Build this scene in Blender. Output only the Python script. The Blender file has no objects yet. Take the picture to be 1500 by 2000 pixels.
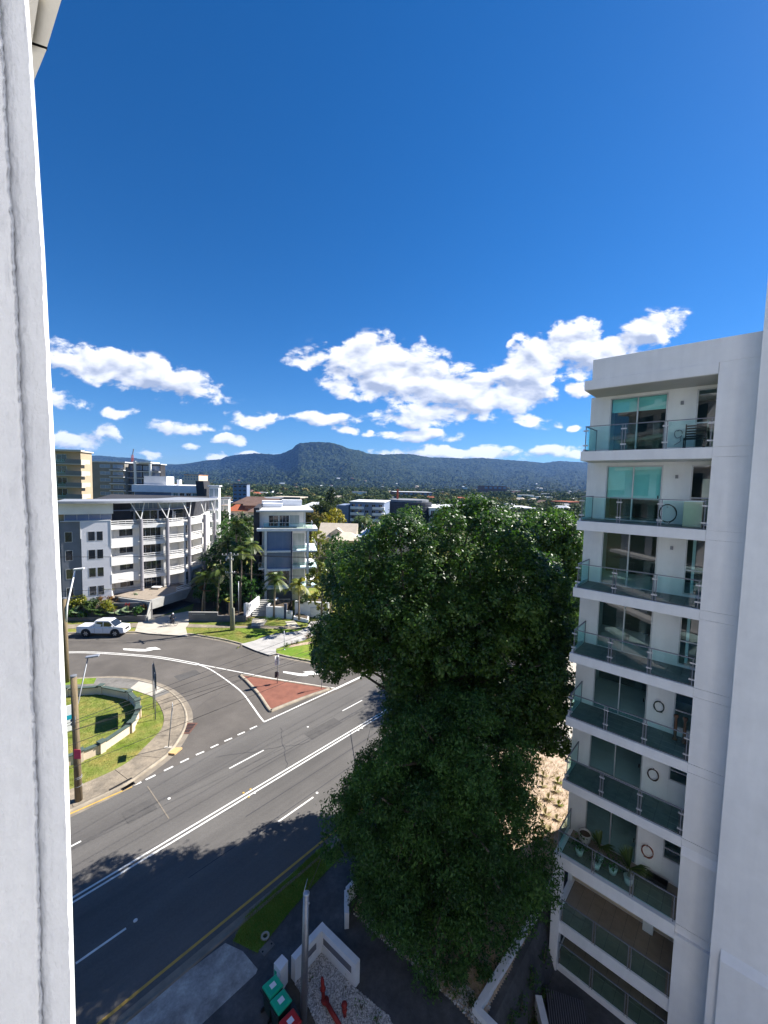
import bpy, bmesh, math, random
import numpy as np
from mathutils import Vector, Matrix, noise

random.seed(7); RNG = np.random.default_rng(7)
S = bpy.context.scene
COL = S.collection
# ------------------------------------------------------------------ camera
EYE = 20.5
FPX, PITCH, ROLL = 790.0, math.radians(4.0), math.radians(1.3)
_F = Vector((0, math.cos(PITCH), -math.sin(PITCH)))
_U0 = Vector((0, math.sin(PITCH), math.cos(PITCH)))
_R0 = Vector((1, 0, 0))
_R = _R0 * math.cos(ROLL) + _U0 * math.sin(ROLL)
_U = -_R0 * math.sin(ROLL) + _U0 * math.cos(ROLL)
cd = bpy.data.cameras.new('camera'); cam = bpy.data.objects.new('camera', cd); COL.objects.link(cam)
cd.sensor_fit = 'HORIZONTAL'; cd.sensor_width = 36; cd.lens = 36 * FPX / 1500
cd.clip_start = 0.05; cd.clip_end = 30000
mw = Matrix(((_R.x, _U.x, -_F.x, 0), (_R.y, _U.y, -_F.y, 0), (_R.z, _U.z, -_F.z, EYE), (0, 0, 0, 1)))
cam.matrix_world = mw
S.camera = cam
# ------------------------------------------------------------------ world: sky with cumulus
SUN_AZ, SUN_EL = math.radians(65.7), math.radians(43.5)
W = bpy.data.worlds.new('World'); S.world = W; W.use_nodes = True
wn, wl = W.node_tree.nodes, W.node_tree.links
wn.clear()
def wnode(t, **k):
    n = wn.new(t)
    for a, b in k.items(): setattr(n, a, b)
    return n
def wmath(op, a, b=None, clamp=False):
    n = wnode('ShaderNodeMath', operation=op, use_clamp=clamp)
    for i, x in enumerate((a, b)):
        if x is None: continue
        if isinstance(x, (int, float)): n.inputs[i].default_value = x
        else: wl.new(x, n.inputs[i])
    return n.outputs[0]
sky = wnode('ShaderNodeTexSky', sky_type='NISHITA', sun_disc=False)
sky.sun_elevation = SUN_EL; sky.sun_rotation = SUN_AZ
sky.altitude = 30; sky.air_density = 1.0; sky.dust_density = 0.15; sky.ozone_density = 3.0
hsv = wnode('ShaderNodeHueSaturation'); hsv.inputs['Saturation'].default_value = 1.18; hsv.inputs['Value'].default_value = 1.0
tint_ = wnode('ShaderNodeMix', data_type='RGBA', blend_type='MULTIPLY'); tint_.inputs['Factor'].default_value = 1; tint_.inputs['B'].default_value = (.54, .71, .94, 1)
wl.new(sky.outputs[0], tint_.inputs['A']); wl.new(tint_.outputs['Result'], hsv.inputs['Color'])
tc = wnode('ShaderNodeTexCoord')
sp = wnode('ShaderNodeSeparateXYZ'); wl.new(tc.outputs['Generated'], sp.inputs[0])
dy = wmath('MAXIMUM', wmath('ABSOLUTE', sp.outputs[1]), 0.02)
ca = wmath('DIVIDE', sp.outputs[0], dy); ce = wmath('DIVIDE', sp.outputs[2], dy)
cv = wnode('ShaderNodeCombineXYZ'); wl.new(ca, cv.inputs[0]); wl.new(ce, cv.inputs[1])
def sky_ae(px, py):
    d = _F + _R * ((px - 750) / FPX) + _U * ((1000 - py) / FPX)
    return d.x / d.y, d.z / d.y
CLOUDS = [(262, 726, 195, 36, -12, 1), (150, 708, 80, 28, -8, .8), (120, 782, 50, 20, -12, .8), (237, 810, 42, 13, -4, .85), (358, 836, 72, 15, 0, .85),
          (150, 862, 62, 18, 0, .8), (215, 850, 40, 16, 0, .75), (505, 817, 70, 16, 2, .85), (637, 818, 60, 16, -3, .85), (674, 844, 32, 10, 0, .75), (445, 858, 52, 10, -2, .75), (300, 890, 50, 8, 0, .7),
          (610, 695, 62, 18, 6, .8), (760, 710, 145, 50, -6, 1), (840, 752, 205, 38, -3, 1), (740, 745, 110, 42, 0, .95), (850, 806, 130, 26, 5, .95), (930, 790, 70, 28, 0, .8),
          (1010, 770, 90, 42, 20, .95), (1045, 715, 120, 50, 24, 1), (1110, 675, 70, 48, 30, 1), (1185, 692, 115, 36, 22, 1), (1265, 650, 82, 34, 32, .95), (1012, 668, 36, 11, 25, .7),
          (1046, 821, 44, 15, 0, .85), (820, 851, 88, 14, 2, .85), (930, 884, 150, 12, 0, .9), (840, 888, 120, 11, 0, .85), (1065, 884, 70, 13, 6, .85), (1140, 762, 28, 15, 20, .8), (1125, 887, 30, 10, 0, .8), (1120, 835, 20, 8, 0, .7),
          (520, 888, 70, 8, 0, .75), (430, 890, 40, 9, 0, .7), (720, 848, 16, 8, 0, .7), (375, 872, 26, 7, 0, .7), (1290, 720, 60, 40, 15, .9)]
def cloud_field(vec):
    m_ = None
    for (px, py, rx, ry, rot, k) in CLOUDS:
        a, e = sky_ae(px, py); sc = 1.0 / FPX
        mp = wnode('ShaderNodeMapping', vector_type='TEXTURE')
        mp.inputs['Location'].default_value = (a, e, 0)
        mp.inputs['Rotation'].default_value = (0, 0, math.radians(rot))
        mp.inputs['Scale'].default_value = (rx * sc * 1.22, ry * sc * 1.28, 1)
        wl.new(vec, mp.inputs[0])
        ln = wnode('ShaderNodeVectorMath', operation='LENGTH'); wl.new(mp.outputs[0], ln.inputs[0])
        v = wmath('MULTIPLY', wmath('SUBTRACT', 1.0, ln.outputs['Value']), k)
        m_ = v if m_ is None else wmath('MAXIMUM', m_, v)
    return m_
wnz = wnode('ShaderNodeTexNoise'); wnz.inputs['Scale'].default_value = 11; wnz.inputs['Detail'].default_value = 3; wl.new(cv.outputs[0], wnz.inputs['Vector'])
wsb = wnode('ShaderNodeVectorMath', operation='SUBTRACT'); wsb.inputs[1].default_value = (.5, .5, .5); wl.new(wnz.outputs['Color'], wsb.inputs[0])
wsc = wnode('ShaderNodeVectorMath', operation='MULTIPLY'); wsc.inputs[1].default_value = (.11, .05, 0); wl.new(wsb.outputs[0], wsc.inputs[0])
wad = wnode('ShaderNodeVectorMath', operation='ADD'); wl.new(cv.outputs[0], wad.inputs[0]); wl.new(wsc.outputs[0], wad.inputs[1])
mx = cloud_field(wad.outputs[0])
shf = wnode('ShaderNodeVectorMath', operation='ADD'); shf.inputs[1].default_value = (.006, .018, 0); wl.new(wad.outputs[0], shf.inputs[0])
mxu = cloud_field(shf.outputs[0])
# noise in a plane at cloud height, stretched with perspective
nm = wnode('ShaderNodeMapping'); nm.inputs['Scale'].default_value = (1.0, 1.75, 1); nm.inputs['Rotation'].default_value = (0, 0, math.radians(-8))
wl.new(cv.outputs[0], nm.inputs[0])
def cnoise(scale, det, off=None, rough=.62):
    n = wnode('ShaderNodeTexNoise'); n.inputs['Scale'].default_value = scale; n.inputs['Detail'].default_value = det; n.inputs['Roughness'].default_value = rough
    if off is None: wl.new(nm.outputs[0], n.inputs['Vector'])
    else:
        ad = wnode('ShaderNodeVectorMath', operation='ADD'); ad.inputs[1].default_value = off
        wl.new(nm.outputs[0], ad.inputs[0]); wl.new(ad.outputs[0], n.inputs['Vector'])
    n.inputs['Distortion'].default_value = 0.25
    return n.outputs['Fac']
n1 = cnoise(13, 9, None, .6); n1s = cnoise(13, 4, None, .5); n1b = cnoise(13, 4, (0.014, 0.036, 0), .5); n2 = cnoise(46, 5)
dens = wmath('ADD', wmath('MULTIPLY', mx, 1.5), wmath('MULTIPLY', wmath('SUBTRACT', n1, .56), 3.2))
dens = wmath('ADD', dens, wmath('MULTIPLY', wmath('SUBTRACT', n2, .5), .5))
# keep the noise from making cloud where no cloud stands
dens = wmath('MULTIPLY', dens, wmath('MULTIPLY', wmath('MAXIMUM', mx, 0.0), 6.0, True))
al = wnode('ShaderNodeMapRange', interpolation_type='SMOOTHSTEP'); al.inputs['From Min'].default_value = 0.0; al.inputs['From Max'].default_value = 0.52
wl.new(dens, al.inputs['Value'])
emb = wmath('ADD', wmath('MULTIPLY', wmath('SUBTRACT', n1s, n1b), 2.3), wmath('MULTIPLY', wmath('SUBTRACT', mx, mxu), .75))
thick = wmath('MULTIPLY', wmath('MINIMUM', wmath('MAXIMUM', dens, 0.0), 1.6), -0.14)
br = wmath('ADD', wmath('ADD', .86, emb), thick)
brc = wnode('ShaderNodeMapRange'); brc.inputs['From Min'].default_value = .35; brc.inputs['From Max'].default_value = 1.05; brc.inputs['To Min'].default_value = .0; brc.inputs['To Max'].default_value = 1
wl.new(br, brc.inputs['Value'])
cc = wnode('ShaderNodeMix', data_type='RGBA'); cc.inputs['A'].default_value = (3.6, 4.1, 5.3, 1); cc.inputs['B'].default_value = (9.6, 9.6, 9.9, 1)
wl.new(brc.outputs[0], cc.inputs['Factor'])
front = wmath('GREATER_THAN', sp.outputs[1], 0.02)
fac = wmath('MULTIPLY', wmath('MULTIPLY', al.outputs[0], front), .96)
cm = wnode('ShaderNodeMix', data_type='RGBA')
wl.new(fac, cm.inputs['Factor']); wl.new(hsv.outputs[0], cm.inputs['A']); wl.new(cc.outputs['Result'], cm.inputs['B'])
bg = wnode('ShaderNodeBackground'); bg.inputs['Strength'].default_value = 0.055
wl.new(cm.outputs['Result'], bg.inputs['Color'])
wo = wnode('ShaderNodeOutputWorld'); wl.new(bg.outputs[0], wo.inputs['Surface'])
# ------------------------------------------------------------------ sun and exposure
sl = bpy.data.lights.new('sun', 'SUN'); sl.energy = 5.0; sl.angle = math.radians(.5); sl.color = (1, .955, .88)
sun = bpy.data.objects.new('sun', sl); COL.objects.link(sun)
SUND = Vector((math.sin(SUN_AZ) * math.cos(SUN_EL), math.cos(SUN_AZ) * math.cos(SUN_EL), math.sin(SUN_EL)))
sun.rotation_euler = SUND.to_track_quat('Z', 'Y').to_euler(); sun.location = SUND * 300
S.view_settings.view_transform = 'Standard'; S.view_settings.look = 'None'
S.view_settings.exposure = 1.3; S.view_settings.gamma = 1; S.view_settings.use_curve_mapping = False
S.cycles.use_denoising = True
S.cycles.max_bounces = 8; S.cycles.transparent_max_bounces = 24
S.cycles.caustics_reflective = False; S.cycles.caustics_refractive = False

# ------------------------------------------------------------------ helpers
def ray(px, py): return _F + _R * ((px - 750) / FPX) + _U * ((1000 - py) / FPX)
def G(px, py, z=0.0):
    d = ray(px, py); t = (z - EYE) / d.z; return Vector((d.x * t, d.y * t, z))
def AY(px, py, Y):
    d = ray(px, py); t = Y / d.y; return Vector((d.x * t, Y, EYE + d.z * t))
def proj(p):
    v = Vector(p) - Vector((0, 0, EYE)); z = v.dot(_F)
    return 750 + FPX * v.dot(_R) / z, 1000 - FPX * v.dot(_U) / z

class Fr:
    """a facade frame: u along the wall (left to right seen from outside), w inwards, z up"""
    def __init__(s, o, d):
        s.o = Vector((o[0], o[1])); d = Vector((d[0], d[1])).normalized(); s.du = d; s.dn = Vector((-d.y, d.x))
    def P(s, u, w, z):
        q = s.o + s.du * u + s.dn * w; return (q.x, q.y, z)
    @property
    def ang(s): return math.atan2(s.du.y, s.du.x)

class MB:
    def __init__(s): s.v = []; s.f = []; s.m = []
    def add(s, vs, fs, mi=0):
        b = len(s.v); s.v += [tuple(x) for x in vs]; s.f += [tuple(i + b for i in f) for f in fs]; s.m += [mi] * len(fs); return s
    BF = [(0, 3, 2, 1), (4, 5, 6, 7), (0, 1, 5, 4), (1, 2, 6, 5), (2, 3, 7, 6), (3, 0, 4, 7)]
    def hexa(s, a, mi=0): return s.add(a, MB.BF, mi)
    def box(s, x0, x1, y0, y1, z0, z1, mi=0):
        return s.hexa([(x0, y0, z0), (x1, y0, z0), (x1, y1, z0), (x0, y1, z0), (x0, y0, z1), (x1, y0, z1), (x1, y1, z1), (x0, y1, z1)], mi)
    def fb(s, fr, u0, u1, w0, w1, z0, z1, mi=0):
        return s.hexa([fr.P(u0, w0, z0), fr.P(u1, w0, z0), fr.P(u1, w1, z0), fr.P(u0, w1, z0), fr.P(u0, w0, z1), fr.P(u1, w0, z1), fr.P(u1, w1, z1), fr.P(u0, w1, z1)], mi)
    def prism(s, poly, z0, z1, mi=0, bottom=True):
        n = len(poly); a = sum(poly[i][0] * poly[(i + 1) % n][1] - poly[(i + 1) % n][0] * poly[i][1] for i in range(n))
        p = list(poly) if a > 0 else list(poly)[::-1]
        zz = (lambda q: z1(q)) if callable(z1) else (lambda q: z1)
        z0f = (lambda q: z0(q)) if callable(z0) else (lambda q: z0)
        vs = [(q[0], q[1], z0f(q)) for q in p] + [(q[0], q[1], zz(q)) for q in p]
        fs = [tuple(range(n, 2 * n))] + ([tuple(range(n - 1, -1, -1))] if bottom else []) + [(i, (i + 1) % n, (i + 1) % n + n, i + n) for i in range(n)]
        return s.add(vs, fs, mi)
    def sheet(s, poly, z, mi=0):
        n = len(poly); a = sum(poly[i][0] * poly[(i + 1) % n][1] - poly[(i + 1) % n][0] * poly[i][1] for i in range(n))
        p = list(poly) if a > 0 else list(poly)[::-1]
        zz = z if callable(z) else (lambda q: z)
        return s.add([(q[0], q[1], zz(q)) for q in p], [tuple(range(n))], mi)
    def tube(s, pts, r, n=8, mi=0, caps=True):
        pts = [Vector(p) for p in pts]; k = len(pts); rs = r if isinstance(r, (list, tuple)) else [r] * k
        vs = []; up = None
        for i, p in enumerate(pts):
            d = (pts[min(i + 1, k - 1)] - pts[max(i - 1, 0)]).normalized()
            if up is None: up = d.orthogonal().normalized()
            a = (up - d * up.dot(d))
            a = a.normalized() if a.length > 1e-5 else d.orthogonal().normalized()
            up = a; b = d.cross(a)
            for j in range(n):
                t = 2 * math.pi * j / n; vs.append(p + a * (math.cos(t) * rs[i]) + b * (math.sin(t) * rs[i]))
        fs = [(i * n + j, i * n + (j + 1) % n, (i + 1) * n + (j + 1) % n, (i + 1) * n + j) for i in range(k - 1) for j in range(n)]
        if caps: fs += [tuple(range(n - 1, -1, -1)), tuple(range((k - 1) * n, k * n))]
        return s.add(vs, fs, mi)
    def lathe(s, prof, c=(0, 0, 0), n=16, mi=0):
        vs = [(c[0] + r * math.cos(2 * math.pi * j / n), c[1] + r * math.sin(2 * math.pi * j / n), c[2] + z) for r, z in prof for j in range(n)]
        k = len(prof); fs = [(i * n + j, i * n + (j + 1) % n, (i + 1) * n + (j + 1) % n, (i + 1) * n + j) for i in range(k - 1) for j in range(n)]
        fs += [tuple(range(n - 1, -1, -1)), tuple(range((k - 1) * n, k * n))]
        return s.add(vs, fs, mi)
    def beam(s, a, b, w, h, up=(0, 0, 1), mi=0):
        a, b = Vector(a), Vector(b); d = (b - a).normalized(); up = Vector(up)
        x = d.cross(up); x = x.normalized() if x.length > 1e-4 else Vector((1, 0, 0)); y = x.cross(d)
        x, y = x * w / 2, y * h / 2
        return s.hexa([a - x - y, b - x - y, b + x - y, a + x - y, a - x + y, b - x + y, b + x + y, a + x + y], mi)
    def ball(s, c, r, n=8, m=6, mi=0, sq=(1, 1, 1)):
        prof = [(math.sin(math.pi * i / m), -math.cos(math.pi * i / m)) for i in range(m + 1)]
        vs = [(c[0] + r * sq[0] * max(p, .02) * math.cos(2 * math.pi * j / n), c[1] + r * sq[1] * max(p, .02) * math.sin(2 * math.pi * j / n), c[2] + r * sq[2] * z) for p, z in prof for j in range(n)]
        fs = [(i * n + j, i * n + (j + 1) % n, (i + 1) * n + (j + 1) % n, (i + 1) * n + j) for i in range(m) for j in range(n)]
        return s.add(vs, fs, mi)
    def mesh(s, name, mats, smooth=False, off=(0, 0, 0)):
        me = bpy.data.meshes.new(name)
        me.from_pydata([(x - off[0], y - off[1], z - off[2]) for x, y, z in s.v] if any(off) else s.v, [], s.f)
        for m in (mats if isinstance(mats, (list, tuple)) else [mats]): me.materials.append(m)
        if any(s.m): me.polygons.foreach_set('material_index', s.m)
        if smooth: me.polygons.foreach_set('use_smooth', [True] * len(me.polygons))
        me.update(); return me
    def build(s, name, mats, parent=None, smooth=False, bevel=0, **tags):
        """world-space vertices; a parent is an empty without rotation"""
        off = parent.location if parent is not None and parent.get('_o') is None else (0, 0, 0)
        if parent is not None:
            p = parent; off = Vector((0, 0, 0))
            while p is not None: off = off + p.location; p = p.parent
        o = bpy.data.objects.new(name, s.mesh(name, mats, smooth, tuple(off))); COL.objects.link(o)
        if parent is not None: o.parent = parent
        if bevel:
            b = o.modifiers.new('bevel', 'BEVEL'); b.width = bevel; b.segments = 2; b.limit_method = 'ANGLE'; b.angle_limit = .7
        tag(o, **tags); return o

def tag(o, label=None, cat=None, group=None, kind=None):
    if label: o['label'] = label
    if cat: o['category'] = cat
    if group: o['group'] = group
    if kind: o['kind'] = kind
    return o
def thing(name, label, cat, loc=(0, 0, 0), group=None):
    o = bpy.data.objects.new(name, None); COL.objects.link(o); o.location = loc; o.empty_display_size = .3
    return tag(o, label, cat, group)
def dup(root, loc, rz=0, scale=1, label=None, group=None):
    r = root.copy(); COL.objects.link(r); r.location = loc; r.rotation_euler = (0, 0, rz); r.scale = (scale,) * 3
    if label: r['label'] = label
    if group: r['group'] = group
    for ch in list(root.children):
        c = ch.copy(); COL.objects.link(c); c.parent = r
        for g in list(ch.children):
            d = g.copy(); COL.objects.link(d); d.parent = c
    return r
def piece(name, me, parent, loc, rz=0):
    o = bpy.data.objects.new(name, me); COL.objects.link(o); o.parent = parent
    o.location = Vector(loc) - (parent.location if parent.parent is None else parent.location + parent.parent.location); o.rotation_euler = (0, 0, rz); return o
def catmull(pts, k=6, closed=False):
    pts = [Vector(p) for p in pts]; n = len(pts); out = []
    rng = range(n if closed else n - 1)
    for i in rng:
        g = (lambda j: pts[j % n]) if closed else (lambda j: pts[max(0, min(n - 1, j))])
        a, b, c, d = g(i - 1), g(i), g(i + 1), g(i + 2)
        for j in range(k):
            t = j / k
            out.append(.5 * ((2 * b) + (c - a) * t + (2 * a - 5 * b + 4 * c - d) * t * t + (3 * b - a - 3 * c + d) * t ** 3))
    if not closed: out.append(pts[-1])
    return out
def offs(pts, d):
    """offset an open polyline to its right by d (2D)"""
    out = []
    for i, p in enumerate(pts):
        a = pts[max(i - 1, 0)]; b = pts[min(i + 1, len(pts) - 1)]
        t = Vector((b[0] - a[0], b[1] - a[1])).normalized(); out.append((p[0] + t.y * d, p[1] - t.x * d))
    return out
def sweep(mb, pts, prof, mi=0):
    """prof: list of (offset to the right, z)"""
    k = len(prof); n = len(pts); rows = [offs(pts, o) for o, z in prof]
    vs = [(rows[j][i][0], rows[j][i][1], prof[j][1]) for i in range(n) for j in range(k)]
    fs = [(i * k + j, i * k + j + 1, (i + 1) * k + j + 1, (i + 1) * k + j) for i in range(n - 1) for j in range(k - 1)]
    return mb.add(vs, fs, mi)

# ------------------------------------------------------------------ materials
def pm(name, c1, c2=None, sc=3.0, rough=.8, bump=0.0, bsc=None, spec=.3, metal=0.0, det=5, stretch=None, lo=.35, hi=.65, rot=0, coat=0, tint=False, c3=None, bd=.05, grain=None):
    m = bpy.data.materials.new(name); m.use_nodes = True; nt = m.node_tree; b = nt.nodes['Principled BSDF']
    b.inputs['Roughness'].default_value = rough; b.inputs['Specular IOR Level'].default_value = spec; b.inputs['Metallic'].default_value = metal
    b.inputs['Coat Weight'].default_value = coat
    b.inputs['Base Color'].default_value = (*c1, 1)
    if c2 is not None or bump:
        t = nt.nodes.new('ShaderNodeTexCoord'); mp = nt.nodes.new('ShaderNodeMapping')
        g = nt.nodes.new('ShaderNodeNewGeometry')
        nt.links.new(g.outputs['Position'] if not tint else t.outputs['Object'], mp.inputs[0])
        if rot: mp.vector_type = 'TEXTURE'; mp.inputs['Rotation'].default_value = (0, 0, rot)
        if stretch: mp.inputs['Scale'].default_value = [1 / q for q in stretch] if rot else stretch
    col = None
    if c2 is not None:
        n = nt.nodes.new('ShaderNodeTexNoise'); n.inputs['Scale'].default_value = sc; n.inputs['Detail'].default_value = det; n.inputs['Roughness'].default_value = .6
        nt.links.new(mp.outputs[0], n.inputs['Vector'])
        r = nt.nodes.new('ShaderNodeValToRGB'); e = r.color_ramp.elements
        e[0].position = lo; e[0].color = (*c1, 1); e[1].position = hi; e[1].color = (*c2, 1)
        if c3 is not None:
            x = e.new((lo + hi) / 2); x.color = (*c3, 1)
        nt.links.new(n.outputs['Fac'], r.inputs[0]); col = r.outputs[0]
        for gsc, gam in (grain or ()):
            gn = nt.nodes.new('ShaderNodeTexNoise'); gn.inputs['Scale'].default_value = gsc; gn.inputs['Detail'].default_value = 6; gn.inputs['Roughness'].default_value = .65
            nt.links.new(g.outputs['Position'], gn.inputs['Vector'])
            gr = nt.nodes.new('ShaderNodeMapRange'); gr.inputs['From Min'].default_value = .3; gr.inputs['From Max'].default_value = .7; gr.inputs['To Min'].default_value = 1 - gam; gr.inputs['To Max'].default_value = 1 + gam
            nt.links.new(gn.outputs['Fac'], gr.inputs['Value'])
            gm = nt.nodes.new('ShaderNodeVectorMath'); gm.operation = 'SCALE'; nt.links.new(col, gm.inputs[0]); nt.links.new(gr.outputs[0], gm.inputs['Scale']); col = gm.outputs[0]
        nt.links.new(col, b.inputs['Base Color'])
    if bump:
        n2 = nt.nodes.new('ShaderNodeTexNoise'); n2.inputs['Scale'].default_value = bsc or sc * 6; n2.inputs['Detail'].default_value = 6
        nt.links.new(mp.outputs[0], n2.inputs['Vector'])
        bp = nt.nodes.new('ShaderNodeBump'); bp.inputs['Strength'].default_value = bump; bp.inputs['Distance'].default_value = bd
        nt.links.new(n2.outputs['Fac'], bp.inputs['Height']); nt.links.new(bp.outputs[0], b.inputs['Normal'])
    return m
def leafmat(name, c1, c2, c3, rough=.4, spec=.5, trans=.25):
    m = bpy.data.materials.new(name); m.use_nodes = True; nt = m.node_tree; b = nt.nodes['Principled BSDF']
    a = nt.nodes.new('ShaderNodeAttribute'); a.attribute_name = 'tint'
    r = nt.nodes.new('ShaderNodeValToRGB'); e = r.color_ramp.elements
    e[0].color = (*c1, 1); e[1].color = (*c3, 1); x = e.new(.5); x.color = (*c2, 1)
    nt.links.new(a.outputs['Fac'], r.inputs[0]); nt.links.new(r.outputs[0], b.inputs['Base Color'])
    b.inputs['Roughness'].default_value = rough; b.inputs['Specular IOR Level'].default_value = spec
    tr = nt.nodes.new('ShaderNodeBsdfTranslucent'); hs = nt.nodes.new('ShaderNodeHueSaturation'); hs.inputs['Value'].default_value = 1.5; hs.inputs['Saturation'].default_value = 1.1
    nt.links.new(r.outputs[0], hs.inputs['Color']); nt.links.new(hs.outputs[0], tr.inputs['Color'])
    mx_ = nt.nodes.new('ShaderNodeMixShader'); mx_.inputs[0].default_value = trans
    nt.links.new(b.outputs[0], mx_.inputs[1]); nt.links.new(tr.outputs[0], mx_.inputs[2])
    nt.links.new(mx_.outputs[0], nt.nodes['Material Output'].inputs['Surface']); return m
def glassmat(name, tintc, gl=.9, rough=.02, fr=1.45):
    m = bpy.data.materials.new(name); m.use_nodes = True; nt = m.node_tree; nt.nodes.remove(nt.nodes['Principled BSDF'])
    t = nt.nodes.new('ShaderNodeBsdfTransparent'); t.inputs[0].default_value = (*tintc, 1)
    g = nt.nodes.new('ShaderNodeBsdfGlossy'); g.inputs['Roughness'].default_value = rough; g.inputs['Color'].default_value = (gl, gl, gl, 1)
    f = nt.nodes.new('ShaderNodeFresnel'); f.inputs['IOR'].default_value = fr
    ge = nt.nodes.new('ShaderNodeNewGeometry'); inv = nt.nodes.new('ShaderNodeMath'); inv.operation = 'SUBTRACT'; inv.inputs[0].default_value = 1.0
    nt.links.new(ge.outputs['Backfacing'], inv.inputs[1]); mu = nt.nodes.new('ShaderNodeMath'); mu.operation = 'MULTIPLY'
    nt.links.new(f.outputs[0], mu.inputs[0]); nt.links.new(inv.outputs[0], mu.inputs[1])
    x = nt.nodes.new('ShaderNodeMixShader'); nt.links.new(mu.outputs[0], x.inputs[0]); nt.links.new(t.outputs[0], x.inputs[1]); nt.links.new(g.outputs[0], x.inputs[2])
    nt.links.new(x.outputs[0], nt.nodes['Material Output'].inputs['Surface']); return m
ROADA = math.atan2(.743, .669)   # the main road's heading
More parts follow.
